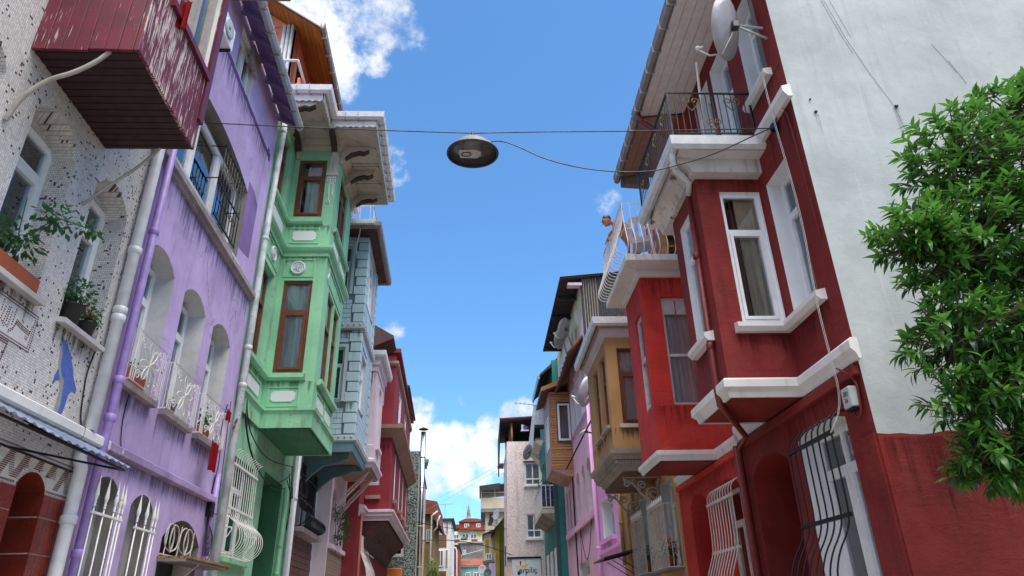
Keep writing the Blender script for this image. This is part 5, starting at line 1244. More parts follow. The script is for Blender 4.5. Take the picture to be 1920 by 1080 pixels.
def aerial(x, y, z, h, label):
    t = thing('tv_aerial', label, 'aerial', (x, y, z))
    MB().tube([Vector((x, y, z)), Vector((x, y, z+h))], .03, 5).build('mast', m_zinc, t)
    MB().tube([Vector((x-.7, y, z+h*.9)), Vector((x+.7, y, z+h*.95))], .02, 4).build('boom', m_zinc, t)
    for i in range(6): MB().tube([Vector((x-.6+i*.22, y-.3, z+h*.91)), Vector((x-.6+i*.22, y+.3, z+h*.91))], .012, 4).build('rod', m_zinc, t)
aerial(-3.2, 64, 9.4, 1.6, 'small aerial on the narrow white house roof')
aerial(-2.2, 113, 15.5, 2.2, 'small aerial on the red attic roof beside the minaret')
aerial(1.9, 57, 10.9, 1.4, 'small aerial above the bare concrete house canopy')
# ================================================================== R1 dark red house
T = fac(FR)
R1 = house('dark_red_house', 'dark red house with a white-trimmed bay and black balcony, pale blank gable', FR, 6.69)
G0 = 6.69
holes = [window(R1, T, 7.14, 7.82, 4.97, 6.95, .2, 0, m_pvc, m_whiteclean, .065, .72, 1, [(0, .5, m_curt2)]),
         window(R1, T, 7.05, 7.72, 8.32, 10.0, .2, 0, m_pvc, m_whiteclean, .06, .72, 1, [(0, .4, m_curt)]),
         window(R1, T, 8.2, 8.92, 7.7, 10.06, .2, 0, m_pvc, m_whiteclean, .06, .72, 1, [(.2, .9, m_curt)]),
         window(R1, T, 9.1, 9.75, 7.7, 10.06, .2, 0, m_pvc, m_whiteclean, .06, .72, 1, [(.2, .9, m_curt)]),
         window(R1, T, 7.21, 8.44, 1.55, 3.5, .24, .1, m_pvc, m_whiteclean, .07, .77, 2, [(0, .45, m_curt)])]
rec = arch_loop(8.82, 10.1, 0, 3.38, .18); holes.append(rec)
dv = MB().strip(T, rec, 0, -1.0).build('door_recess', m_red1b, R1); MB().wall(T, rec, n=-1.0).build('recess_wall', m_red1b, R1)
B(T, 8.9, 9.7, 0, 2.45, -.99, -.95).build('door', flat('near black door panel', (28, 24, 24), 1, .5), dv)
for q in ((8.83, 8.9, 0, 2.52), (9.7, 9.77, 0, 2.52), (8.9, 9.7, 2.45, 2.52)): B(T, *q, -.99, -.93).build('door_frame', m_gut_brown, dv)
MB().lathe([(0, 0), (.05, .02), (.06, .06), (.04, .1), (0, .11)], Matrix.Translation(FR(9.6, 3.3, -.7)), 12).build('porch_lamp', m_white, dv)
def rough_wall(Tw, outline, holes):
    return MB().wall(Tw, outline, holes, .6)
rough_wall(T, [(G0+.001, 0), (10.36, 0), (10.36, 10.42), (G0+.001, 10.42)], holes).build('wall', m_red1, R1)
core(R1, FR, G0+.02, 10.36, 10.3, -1.05, 6, m_conc)
# gable: pale render above, dark red paint below with a ragged line
Tg = near(FR, G0); rg = random.Random(4)
edge = []; x = 0
while x > -9: edge.append((x, 3.2+.012*math.sin(x*3)+rg.uniform(-.02, .02)+(.0 if x > -1 else .01))); x -= .12
edge.append((-9, 3.2))
MB().wall(Tg, [(0, 0)] + edge + [(-9, 0)], [], 0).build('gable_base', m_red1b, R1)
MB().wall(Tg, edge + [(-9, 13), (0, 13)], [], 0).build('gable', m_gable, R1)
B(Tg, -9, -.01, 0, 12.9, -.5, -.03).build('gable_core', m_conc, R1)
# raised red strip at the wall corner (lower storey)
B(lambda a, b, n: FR(a, b, n), G0+.02, G0+.3, 0, 3.2, 0, .03).build('corner_strip', m_red1, R1)
tubes(R1, 'loose_wire', m_gut_brown, [([Tg(a-.55, b, .006) for a, b in pts], .0022) for pts in ([(-.28, 9.3), (-.42, 8.6), (-.6, 7.95), (-.78, 7.42), (-.84, 6.9)], [(-.24, 9.3), (-.36, 8.7), (-.46, 8.3)], [(-.36, 9.3), (-.5, 8.6)], [(-1.75, 8.2), (-1.87, 7.8)], [(-1.6, 8.5), (-1.8, 8.0)])])
for a, b, h_ in ((-1.35, 7.4, .024), (-.27, 7.3, .02), (-.24, 7.5, .012)): B(Tg, a-h_, a+h_*.8, b-h_*.6, b+h_*.6, 0, .03, bev=.004).build('wall_hook', m_iron, R1)
# bay
v0, v1, P1 = 8.03, 9.27, .92
Ts, Tf = near(FR, v0), fac(FR, P1)
sh = [window(R1, Ts, .02, .6, 4.97, 6.98, .05, 0, m_pvc, m_whiteclean, .06, .69, 1, [(.02, .62, cloth('warm beige drape', (206, 188, 164), 1.1)), (.66, .74, cloth('amber curtain', (170, 120, 76)))], room=.9, roomm=m_roomw, gm=m_glass2)]
MB().wall(Ts, [(0, 4.02), (P1, 4.02), (P1, 7.25), (0, 7.25)], sh).build('bay_side', m_red1, R1)
fh = [window(R1, Tf, 8.32, 8.96, 4.97, 6.9, .05, 0, m_pvc, m_whiteclean, .06, .69, 1, [(0, .4, m_curt)], room=.5)]
MB().wall(Tf, [(v0, 4.02), (v1, 4.02), (v1, 7.25), (v0, 7.25)], fh).build('bay_front', m_red1, R1)
B(lambda a, b, n: FR(a, b, n), v1-.03, v1, 4.02, 7.25, 0, P1-.003).build('bay_far_side', m_red1, R1)
B(lambda a, b, n: FR(a, b, n), v0+.02, v1-.03, 3.97, 4.02, 0, P1-.02).build('bay_floor', m_red1b, R1)
wb = [(0, 3.965), (.03, 3.965), (.05, 4.03), (.1, 4.08), (.1, 4.17), (.07, 4.2), (0, 4.2)]
mould(R1, FR, [(G0-.08, 0), (v0, 0), (v0, P1), (8.24, P1)], wb, 'white_band', m_white)
mould(R1, FR, [(8.38, P1), (v1, P1), (v1, 0), (10.34, 0)], wb, 'white_band', m_white)
B(lambda a, b, n: FR(a, b, n), G0+.02, 10.34, 3.82, 3.93, 0, .07, bev=.01).build('red_beam', m_red1, R1)
sl = [(0, 4.82), (.08, 4.82), (.13, 4.87), (.13, 4.93), (0, 4.96)]
mould(R1, FR, [(6.98, 0), (v0, 0), (v0, .72)], sl, 'window_sill', m_white)
mould(R1, FR, [(8.26, P1), (9.05, P1)], sl, 'window_sill', m_white)
mould(R1, FR, [(6.97, 0), (7.78, 0)], [(0, 8.2), (.08, 8.2), (.12, 8.24), (.12, 8.3), (0, 8.32)], 'window_sill', m_white)
mould(R1, FR, [(G0-.06, 0), (7.6, 0)], [(0, 7.52), (.06, 7.52), (.12, 7.6), (.12, 7.68), (0, 7.72)], 'stub_cornice', m_white)
pipe(R1, FR, [(8.31, 7.1, P1+.02), (8.31, 4.2, P1+.06), (8.31, 3.95, P1+.05), (8.5, 3.9, P1-.1), (9.6, 3.86, .2), (10.22, 3.8, .09), (10.24, 0, .09)], .042, m_redpipe, 'drainpipe', [(8.31, 6.1, P1+.05), (8.31, 4.75, P1+.06), (10.24, 3.3, .09), (10.24, 2.4, .09)])
# balcony slab with gutter, black railing
MB().prism(lambda a, b, n: FR(n, b, a), [(0, 7.2), (1.0, 7.2), (1.03, 7.3), (1.2, 7.36), (1.2, 7.62), (0, 7.62)], 7.85, 9.62).build('balcony_slab', m_whitepeel, R1)
MB().prism(lambda a, b, n: FR(7.85-n, b, a), [(-.0, 7.42), (.97, 7.42), (1.2, 7.46), (1.2, 7.62), (0, 7.62)], 0.001, .2).build('slab_nosing', m_white, R1)
gp = [(.0, 7.58), (.02, 7.46), (.09, 7.42), (.14, 7.47), (.15, 7.61), (.13, 7.62), (.12, 7.5), (.04, 7.5), (.02, 7.6)]
mould(R1, FR, [(7.7, .0), (7.7, 1.2), (9.7, 1.2)], gp, 'gutter', m_gut_pale)
pipe(R1, FR, [(7.75, 7.46, 1.28), (7.8, 7.34, 1.28), (7.9, 7.27, 1.24), (8.1, 7.2, .98), (8.28, 7.1, P1+.03)], .045, m_gut_pale, 'gutter_spout', [(7.86, 7.29, 1.26)])
rl = MB().tube([FR(7.62, 8.42, .06), FR(7.62, 8.42, 1.28), FR(9.62, 8.42, 1.28)], .018, 4)
rl.tube([FR(7.62, 7.7, .06), FR(7.62, 7.7, 1.28), FR(9.62, 7.7, 1.28)], .013, 4)
for u, p in ((7.62, .08), (7.62, 1.28), (9.62, 1.28)): rl.tube([FR(u, 7.6, p), FR(u, 8.42, p)], .018, 4)
rl = rl.build('balcony_railing', m_iron, R1)
for i in range(12): MB().tube([FR(7.62, 7.7, .16+i*.093), FR(7.62, 8.42, .16+i*.093)], .008, 4).build('bar', m_iron, rl)
for i in range(20): MB().tube([FR(7.71+i*.095, 7.7, 1.28), FR(7.71+i*.095, 8.42, 1.28)], .008, 4).build('bar', m_iron, rl)
def heart(Tx, cx, cz, s, n):
    mb = MB()
    for d in (-1, 1):
        pts = [(0, -1), (.55*d, -.35), (.95*d, .25), (.7*d, .75), (.25*d, .7), (.12*d, .3), (.35*d, .12), (.5*d, .35)]
        flatcurve(mb, Tx, [(cx+x*s, cz+y*s) for x, y in smooth(pts)], n, .0085)
    mb.build('heart_scroll', m_brass, rl)
Tr = near(FR, 7.62); Tr2 = fac(FR, 1.28)
heart(Tr, .95, 8.22, .13, .012); heart(Tr, .35, 8.22, .13, .012); heart(Tr, .66, 7.86, .11, .012)
for u in (7.95, 8.45, 8.95, 9.4): heart(Tr2, u, 8.2 if u < 9.2 else 8.0, .11, .012)
# washing pole and odds on the balcony
MB().tube([FR(7.75, 7.65, .78), FR(7.7, 9.1, .72)], .02, 5).build('balcony_pole', m_gray_iron, R1)
# eave: pale boards and brown gutter
for i in range(5):
    p0, p1 = .0+i*.18, .0+(i+1)*.18-.008
    MB().prism(lambda a, b, n: FR(n, b, a), [(p0, 10.42-.12*p0), (p1, 10.42-.12*p1), (p1, 10.45-.12*p1), (p0, 10.45-.12*p0)], 6.4, 10.4).build('soffit_board', m_soffit, R1)
gp = [(.0, 10.36), (.01, 10.26), (.07, 10.2), (.13, 10.24), (.15, 10.38), (.13, 10.38), (.11, 10.28), (.03, 10.28), (.015, 10.36)]
mould(R1, FR, [(6.4, .9), (10.4, .9)], gp, 'eave_gutter', m_gut_brown)
for i in range(8): B(lambda a, b, n: FR(a, b, n), 6.6+i*.5, 6.612+i*.5, 10.195, 10.392, .905, 1.062).build('gutter_strap', m_zinc, R1)
B(lambda a, b, n: FR(a, b, n), 6.4, 10.4, 10.3, 10.42, .885, .9).build('fascia', m_gut_pale, R1)
MB().prism(lambda a, b, n: FR(n, b, a), [(.98, 10.42), (.98, 10.47), (-5, 12.9), (-5, 10.42)], 6.71, 10.4).build('roof', m_tile_roof, R1)
pipe(R1, FR, [(10.2, 10.2, .98), (10.2, 10.0, .9), (10.2, 9.4, .2), (10.25, 9.2, .08), (10.25, 7.7, .08)], .05, m_redpipe, 'drainpipe')
# black belly grille
bars(R1, 'belly_grille', T, [7.17+i*.158 for i in range(8)], [(3.56, .02), (3.55, .1), (3.45, .2), (3.3, .22), (2.9, .22), (2.47, .22), (2.3, .28), (2.1, .42), (1.85, .5), (1.6, .44), (1.5, .2), (1.48, .02)], .0105, m_iron, [(3.32, .22), (2.47, .22)], .018)
bx_ = thing('meter_box', 'small grey white electric box on the dark red corner', 'electric box', tuple(FR(6.86, 3.6, .1)))
B(T, 6.78, 6.96, 3.5, 3.72, .03, .13, bev=.012).build('casing', m_grey, bx_)
B(T, 6.8, 6.94, 3.47, 3.5, .04, .12).build('base', m_iron, bx_)
def text_mesh(name, s, size, loc, rot, mat, parent, extrude=.001):
    cu = bpy.data.curves.new(name, 'FONT'); cu.body = s; cu.size = size; cu.extrude = extrude; cu.align_x = 'CENTER'; cu.align_y = 'CENTER'
    tmp = bpy.data.objects.new('tmp', cu); COL.objects.link(tmp); bpy.context.view_layer.update()
    me = bpy.data.meshes.new_from_object(tmp); bpy.data.objects.remove(tmp)
    o = bpy.data.objects.new(name, me); COL.objects.link(o); me.materials.clear(); me.materials.append(mat)
    o.rotation_euler = rot; o.location = Vector(loc) - parent_loc(parent); o.parent = parent; return o
text_mesh('lettering', '281\n24', .07, FR(6.87, 3.61, .1315), (R_(90), R_(12), R_(-90)), m_iron, bx_)
MB().tube([FR(*q) for q in smooth([(6.9, 3.5, .06), (6.85, 3.38, .08), (6.78, 3.4, .06), (6.76, 3.55, .05), (6.76, 3.8, .04), (6.9, 3.95, .14)])], .012, 5).build('conduit', m_redpipe, bx_)
mb = MB()
for dx, col in ((0, 0), (.03, 0)): mb.tube([FR(*q) for q in smooth([(7.0+dx, 8.25, .12), (6.99+dx, 7.6, .13), (6.98+dx, 6.0, .06), (6.97+dx, 4.85, .14), (6.99+dx, 4.2, .12), (7.0+dx, 3.6, .1), (7.1+dx, 3.3, .25)], 2)], .0035, 4)
mb.build('white_cable', m_cablew, R1)
mb = MB(); mb.tube([FR(*q) for q in smooth([(7.15, 7.45, .05), (6.95, 7.6, .03), (6.85, 7.5, .02), (6.8, 7.0, .02), (6.78, 5.5, .02)])], .008, 4); mb.build('red_cable', m_redpipe, R1)
B(T, 7.1, 7.2, 7.38, 7.48, 0, .1, bev=.01).build('cable_anchor', m_iron, R1)
dish((3.58, 7.0, 9.1), .43, (-.7, .64, .32), 'large grey satellite dish on the dark red upper wall by the gable', FR(6.85, 8.72, .02), ar=.65, group='satellite dishes along the right row')

# ================================================================== R2 bright red house
R2 = house('bright_red_house', 'bright red house with plain bay under a white-railed balcony', FR, 10.36)
holes = []
a1 = arch_loop(10.62, 11.85, 1.6, 3.4, .16)
holes.append(window(R2, T, 10.62, 11.85, 1.7, 3.36, .2, .18, m_gray_iron, m_red2, .06, .7, 2, [(0, 1, m_curt2)]))
d2 = arch_loop(12.4, 13.4, 0, 3.42, .16); holes.append(d2)
dv = MB().strip(T, d2, 0, -.8).build('door_recess', m_red2, R2); MB().wall(T, d2, n=-.8).build('door', m_oxblood, dv)
MB().wall(T, [(10.36, 0), (14.12, 0), (14.12, 10.4), (10.36, 10.4)], holes, .6).build('wall', m_red2, R2)
core(R2, FR, 10.37, 14.12, 10.3, -.9, 6, m_conc)
v0, v1, P1 = 11.5, 12.85, .97
Ts, Tf = near(FR, v0), fac(FR, P1)
m_oldw = flat('old grey white sash', (186, 184, 186), 1, .6, var=.15)
sh = [window(R2, Ts, .06, .62, 4.88, 6.95, .05, 0, m_oldw, m_red2, .05, .45, 1, [(0, 1, m_curt2, .86)], room=.5, sash=False)]
MB().wall(Ts, [(0, 3.95), (P1, 3.95), (P1, 7.5), (0, 7.5)], sh).build('bay_side', m_red2, R2)
B(Ts, .11, .57, 6.62, 6.9, -.085, -.06).build('transom_panel', m_oldw, R2); B(Ts, .34, .36, 6.62, 6.9, -.06, -.05).build('transom_bar', m_red2, R2)
fh = [window(R2, Tf, 11.72, 12.25, 4.88, 6.75, .05, 0, m_oldw, m_red2, .06, .55, 1, [(0, 1, m_curt2)], room=.5)]
MB().wall(Tf, [(v0, 3.95), (v1, 3.95), (v1, 7.5), (v0, 7.5)], fh).build('bay_front', m_red2, R2)
B(lambda a, b, n: FR(a, b, n), v1-.03, v1, 3.95, 7.5, 0, P1-.003).build('bay_far_side', m_red2, R2)
B(lambda a, b, n: FR(a, b, n), v0+.02, v1-.03, 3.9, 3.95, 0, P1-.02).build('bay_floor', m_red1, R2)
mould(R2, FR, [(10.4, 0), (v0, 0), (v0, P1), (v1, P1), (v1, 0), (14.08, 0)], [(0, 3.91), (.02, 3.91), (.04, 3.97), (.07, 4.0), (.07, 4.07), (0, 4.09)], 'white_band', m_white)
B(lambda a, b, n: FR(a, b, n), 10.4, 14.08, 3.79, 3.88, 0, .06, bev=.01).build('red_beam', m_red2, R2)
mould(R2, FR, [(v0, 0), (v0, P1), (v1, P1)], [(0, 7.36), (.05, 7.37), (.08, 7.44), (.08, 7.5), (0, 7.5)], 'slab_moulding', m_white)
B(lambda a, b, n: FR(a, b, n), 11.05, 13.25, 7.5, 7.63, 0, 1.3, bev=.008).build('balcony_slab', m_white, R2)
# balcony railing with pot-bellied bars and rings
prof = [(7.63, .03), (7.66, .16), (7.8, .2), (8.0, .13), (8.25, .04), (8.5, .0), (8.76, .0)]
rl = MB().tube([FR(11.08, 8.76, .02), FR(11.08, 8.76, 1.27), FR(13.2, 8.76, 1.27)], .016, 4); rl.tube([FR(11.08, 8.2, 1.27), FR(13.2, 8.2, 1.27)], .008, 4)
rl = rl.build('balcony_railing', m_wiron, R2)
Tn_, Tf_ = near(FR, 11.08), fac(FR, 1.27)
for i in range(9):
    MB().tube([Tn_(.08+i*.148, b, n) for b, n in smooth(prof)], .011, 5).build('bar', m_wiron, rl)
for i in range(17):
    MB().tube([Tf_(11.08+i*.132, b, n) for b, n in smooth(prof)], .011, 5).build('bar', m_wiron, rl)
def ring(Tx, cx, cz, r, n): return MB().tube([Tx(cx+r*math.cos(t), cz+r*math.sin(t), n) for t in [k*.524 for k in range(12)]], .009, 4, True).build('ring', m_wiron, rl)
for i in (0, 1, 3, 4, 5, 7): ring(Tn_, .155+i*.148, 8.22, .062, .05)
for i in range(0, 16, 1):
    if i % 3 != 2: ring(Tf_, 11.146+i*.132, 8.22, .058, .05)
# balcony furniture
def plastic_chair(loc, rz, label):
    t = thing('plastic_chair', label, 'chair', loc); Rm = Matrix.Translation(loc) @ Matrix.Rotation(rz, 4, 'Z')
    C_ = lambda a, b, n: Rm @ Vector((a, n, b))
    B(C_, -.22, .22, .42, .45, -.22, .22, bev=.01).build('seat', m_chair, t)
    poly = [(-.22, .45), (.22, .45), (.25, .8), (.17, .95), (-.17, .95), (-.25, .8)]
    hl = [[(x-.025, .55), (x+.025, .55), (x+.03, .82), (x-.03, .82)] for x in (-.12, 0, .12)]
    mb = MB(); mb.wall(lambda a, b, n: C_(a, b, .2+(b-.45)*.2+n), poly, hl, .02); mb.build('backrest', m_chair, t)
    for sx in (-1, 1):
        for sy in (-1, 1): MB().prism(lambda a, b, n: C_(a, b, sy*.2+n), [(sx*.16, .42), (sx*.22, .42), (sx*.26, 0), (sx*.21, 0)], -.025, .025).build('leg', m_chair, t)
        MB().tube([C_(sx*.24, .45, -.2), C_(sx*.25, .64, -.2), C_(sx*.25, .66, .22)], .02, 5).build('armrest', m_chair, t)
    return t
plastic_chair((3.18, 11.55, 7.63), R_(160), 'mauve grey plastic chair on the white-railed balcony')
t = thing('wooden_cabinet', 'small pale wooden cabinet at the back of the white-railed balcony', 'cabinet', (3.75, 11.5, 7.63))
for x in (3.52, 3.92): B(W, x, x+.04, 11.35, 11.75, 7.63, 8.35).build('side_panel', m_cabinet, t)
for z in (7.63, 7.95, 8.32): B(W, 3.56, 3.92, 11.35, 11.75, z, z+.04).build('shelf', m_cabinet, t)
B(W, 3.56, 3.92, 11.71, 11.75, 7.67, 8.32).build('back_panel', m_cabinet, t)
for x in (3.56, 3.86): B(W, x, x+.06, 11.345, 11.36, 7.67, 8.32).build('door_strip', m_cabinet, t)
o = B(W, 3.5, 3.98, 11.32, 11.7, 8.37, 8.72, bev=.02).build('pink_box', flat('pink cloth bundle', (226, 170, 182), 1, .8)); tag(o, 'pink bundle on the pale wooden balcony cabinet', 'bundle'); origin_to(o, (3.74, 11.5, 8.37))
o = B(W, 3.2, 3.45, 11.75, 12.0, 7.63, 7.8, bev=.02).build('blue_tub', m_bluef); tag(o, 'blue plastic tub on the white-railed balcony floor', 'tub'); origin_to(o, (3.3, 11.85, 7.63))
# continued eave above the balcony
for i in range(5):
    p0, p1 = i*.18, (i+1)*.18-.008
    MB().prism(lambda a, b, n: FR(n, b, a), [(p0, 10.38-.14*p0), (p1, 10.38-.14*p1), (p1, 10.41-.14*p1), (p0, 10.41-.14*p0)], 10.41, 12.45).build('soffit_board', flat('tan soffit', (150, 122, 110), 1, .7), R2)
mould(R2, FR, [(10.41, .9), (12.45, .9)], [(.0, 10.3), (.01, 10.2), (.07, 10.14), (.13, 10.18), (.15, 10.32), (.13, 10.32), (.11, 10.22), (.03, 10.22), (.015, 10.3)], 'eave_gutter', m_gut_brown)
for i in range(4): B(lambda a, b, n: FR(a, b, n), 10.6+i*.5, 10.612+i*.5, 10.135, 10.332, .905, 1.062).build('gutter_strap', m_zinc, R2)
MB().prism(lambda a, b, n: FR(n, b, a), [(.95, 10.36), (.95, 10.41), (-5, 12.8), (-5, 10.36)], 10.41, 12.5).build('roof', m_tile_roof, R2)
MB().prism(lambda a, b, n: FR(n, b, a), [(.3, 10.0), (.9, 10.05), (.9, 10.2), (.3, 10.3)], 12.3, 12.45).build('eave_bracket', m_conc, R2)
pipe(R2, FR, [(10.42, 0, .07), (10.42, 3.9, .07)], .035, m_redpipe, 'drainpipe')
bars(R2, 'belly_grille', T, [10.6+i*.135 for i in range(10)], [(3.46, .02), (3.45, .08), (3.36, .17), (3.2, .18), (2.5, .18), (2.3, .26), (2.05, .36), (1.8, .36), (1.6, .2), (1.58, .02)], .0105, m_gray_iron, [(3.21, .18), (2.46, .18)], .018)

# ================================================================== R3 ochre tan house
R3 = house('ochre_tan_house', 'ochre tan house with a carved stone bay base and scroll brackets', FR, 14.12)
holes = []
for a0, a1 in ((14.5, 15.55), (16.35, 17.95)):
    lp = [(a0, 2.45), (a1, 2.45), (a1, 4.2), (a0, 4.2)]
    holes.append(window(R3, T, a0, a1, 2.45, 4.18, .22, 0, m_pvc, m_reveal, .06, .75, 2, [(0, .5, m_curt2)]))
lp = [(18.4, 0), (19.4, 0), (19.4, 4.1), (18.4, 4.1)]; holes.append(lp)
dv = MB().strip(T, lp, 0, -.25).build('doorway', m_tan, R3); MB().wall(T, lp, n=-.25).build('door', flat('grey blue door', (120, 132, 144), 1, .5), dv)
MB().wall(T, [(14.12, 0), (20.3, 0), (20.3, 8.0), (14.12, 8.0)], holes, .6).build('wall', m_tan, R3)
core(R3, FR, 14.13, 20.3, 7.9, -.63, 6, m_conc)
v0, v1, P1 = 15.0, 17.85, 1.06
Ts, Tf = near(FR, v0), fac(FR, P1)
sh = [window(R3, Ts, .28, .80, 5.46, 7.26, .06, 0, m_brown, m_tan, .06, .66, 1, [(0, 1, m_curt)], room=.4)]
MB().wall(Ts, [(0, 4.86), (P1, 4.86), (P1, 7.7), (0, 7.7)], sh).build('bay_side', m_tan, R3)
B(Ts, .2, .88, 5.36, 5.44, 0, .06).build('sill', m_marble, R3)
fh = []
for a0, a1 in ((15.25, 15.95), (16.3, 17.0)):
    fh.append(window(R3, Tf, a0, a1, 5.5, 7.22, .08, 0, m_brown, m_tan, .06, .66, 1, [(0, 1, m_curt)], room=.4)); B(Tf, a0-.06, a1+.06, 5.4, 5.48, 0, .08).build('sill', m_stone, R3)
MB().wall(Tf, [(v0, 4.86), (v1, 4.86), (v1, 7.7), (v0, 7.7)], fh).build('bay_front', m_tan, R3)
B(lambda a, b, n: FR(a, b, n), v1-.03, v1, 4.86, 7.7, 0, P1-.003).build('bay_far_side', m_tan, R3)
B(lambda a, b, n: FR(a, b, n), v0+.2, v1-.2, 4.34, 4.5, 0, P1-.2).build('bay_floor', m_tan_d, R3)
path = [(v0, 0), (v0, P1), (v1, P1), (v1, 0)]
mould(R3, FR, path, [(-.3, 4.36), (-.24, 4.36), (-.2, 4.44), (-.14, 4.46), (-.13, 4.53), (-.05, 4.55), (-.04, 4.65), (.02, 4.67), (.03, 4.75), (.09, 4.78), (.1, 4.88), (0, 4.9), (-.3, 4.9)], 'carved_base', m_stone)
mb = MB()
for i in range(15): mb.box(Ts, .02+i*.07, .065+i*.07, 4.575, 4.64, -.05, .0)
for i in range(40): mb.box(Tf, v0+.02+i*.07, v0+.065+i*.07, 4.575, 4.64, -.05, .0)
mb.build('dentils', m_stone, R3)
mould(R3, FR, path, [(0, 7.52), (.03, 7.54), (.05, 7.62), (.1, 7.68), (.1, 7.74), (0, 7.76)], 'eave_moulding', m_pale)
B(lambda a, b, n: FR(a, b, n), 14.82, 18.05, 7.745, 7.8, -.3, 1.22).build('soffit', m_stone, R3)
mould(R3, FR, [(14.8, -.4), (14.8, 1.24), (18.1, 1.24)], [(0, 7.82), (.01, 7.76), (.07, 7.72), (.12, 7.77), (.13, 7.93), (.11, 7.93), (.1, 7.8), (.02, 7.8)], 'gutter', m_gut_pale)
MB().prism(lambda a, b, n: FR(n, b, a), [(1.26, 7.82), (1.26, 7.87), (-2.5, 8.9), (-2.5, 7.82)], 14.84, 18.05).build('roof', m_tile_roof, R3)
for i in range(7): MB().tube([FR(14.9, 8.02+i*.05, .75-i*.17), FR(16.5, 8.04+i*.05, .75-i*.17)], .06, 7).build('roof_tile', flat('sooty tile', (70, 54, 48), 1, .9), R3)
def scroll_bracket(u):
    Tq = lambda a, b, n: FR(u+n, b, a); mb = MB()
    flatcurve(mb, Tq, smooth([(.05, 3.62), (.12, 3.7), (.3, 3.82), (.5, 4.0), (.62, 4.2), (.85, 4.3)]), 0, .025); flatcurve(mb, Tq, [(.04, 4.34), (.86, 4.33)], 0, .022)
    flatcurve(mb, Tq, spiral(.2, 3.98, .17, -1.2, 1.7, 18), 0, .022); flatcurve(mb, Tq, spiral(.44, 4.16, .11, -1.2, 1.6, 16), 0, .018); flatcurve(mb, Tq, spiral(.78, 4.2, .08, .8, 1.5, 14), 0, .02)
    flatcurve(mb, Tq, spiral(.62, 4.24, .06, 0, 1.4, 12), 0, .014); flatcurve(mb, Tq, smooth([(.06, 4.3), (.12, 4.1), (.06, 3.9), (.05, 3.62)]), 0, .02)
    mb.build('scroll_bracket', m_stone, R3)
scroll_bracket(15.35); scroll_bracket(17.5)
pipe(R3, FR, [(15.95, 2.5, .09), (15.95, 4.4, .09)], .07, m_tan, 'drainpipe', [(15.95, 4.0, .09)])
pipe(R3, FR, [(18.2, 0, .08), (18.2, 4.9, .08)], .055, m_tan, 'drainpipe', [(18.2, 3.6, .08)]); pipe(R3, FR, [(19.9, 2.8, .08), (19.9, 4.9, .08)], .055, m_tan, 'drainpipe', [(19.9, 3.9, .08)])
def cage(root, u0, u1, z0, z1, p, k):
    g = MB(); g.tube([FR(u0, z1, .0), FR(u0, z1, p), FR(u1, z1, p), FR(u1, z1, 0)], .011, 4); g.tube([FR(u0, z0, .0), FR(u0, z0, p), FR(u1, z0, p), FR(u1, z0, 0)], .012, 4)
    gr = g.build('window_cage', m_gray_iron, root)
    for i in range(k+1): MB().tube([FR(u0+(u1-u0)*i/k, z0, p), FR(u0+(u1-u0)*i/k, z1, p)], .009, 4).build('bar', m_gray_iron, gr)
    for u in (u0, u1):
        for i in range(3): MB().tube([FR(u, z0, p*i/3), FR(u, z1, p*i/3)], .009, 4).build('bar', m_gray_iron, gr)
    mb = MB(); Tq = fac(FR, p); n_ = int((u1-u0)/.16)
    for i in range(n_):
        c_ = u0+.1+i*.16; flatcurve(mb, Tq, spiral(c_, z1+.08, .07, 0, 1.3, 10), 0, .012)
        flatcurve(mb, Tq, [(c_, z1), (c_, z1+.17)], 0, .012)
    mb.build('crest', m_white, gr)
    B(lambda a, b, n: FR(a, b, n), u0, u1, z0-.05, z0-.012, 0, p+.02).build('tray', m_conc, gr)
cage(R3, 14.3, 15.75, 2.42, 3.62, .3, 13); cage(R3, 16.25, 17.6, 2.42, 3.62, .3, 12)
g3 = 'flower pots in the window cages'
potted(FR(14.6, 2.44, .15), .1, .2, 'terracotta pot with coral and white flowers in the nearer window cage', m_planter, 170, (.14, .22, .2), .08, m_flowerp, 12, 11, .055, group=g3)
potted(FR(15.25, 2.44, .15), .1, .2, 'pot with large white bloom cluster in the nearer window cage', m_planter, 120, (.14, .24, .2), .08, m_flowerw, 18, 12, .055, group=g3)
potted(FR(16.6, 2.44, .15), .1, .2, 'pot with plain green plant in the farther window cage', m_planter, 170, (.13, .2, .2), .08, None, 0, 13, group=g3)
potted(FR(17.25, 2.44, .15), .09, .18, 'pot with trailing white flowers in the farther window cage', m_planter, 80, (.13, .2, .2), .07, m_flowerw, 16, 14, .055, group=g3)
t = thing('door_canopy', 'small dark glass canopy over the grey door beside the lilac house', 'canopy', tuple(FR(18.9, 2.9, 0)))
MB().prism(lambda a, b, n: FR(n, b, a), [(0, 3.08), (.95, 2.86), (.95, 2.89), (0, 3.11)], 18.0, 19.7).build('sheet', flat('dark glass sheet', (62, 72, 80), 1, .25), t)
mb = MB()
for u in (18.02, 18.85, 19.68): mb.tube([FR(u, 3.06, 0), FR(u, 2.85, .95)], .02, 4); mb.tube([FR(u, 2.5, 0), FR(u, 2.87, .6)], .015, 4)
mb.tube([FR(18.0, 2.85, .95), FR(19.7, 2.85, .95)], .02, 4); mb.build('frame', m_iron, t)

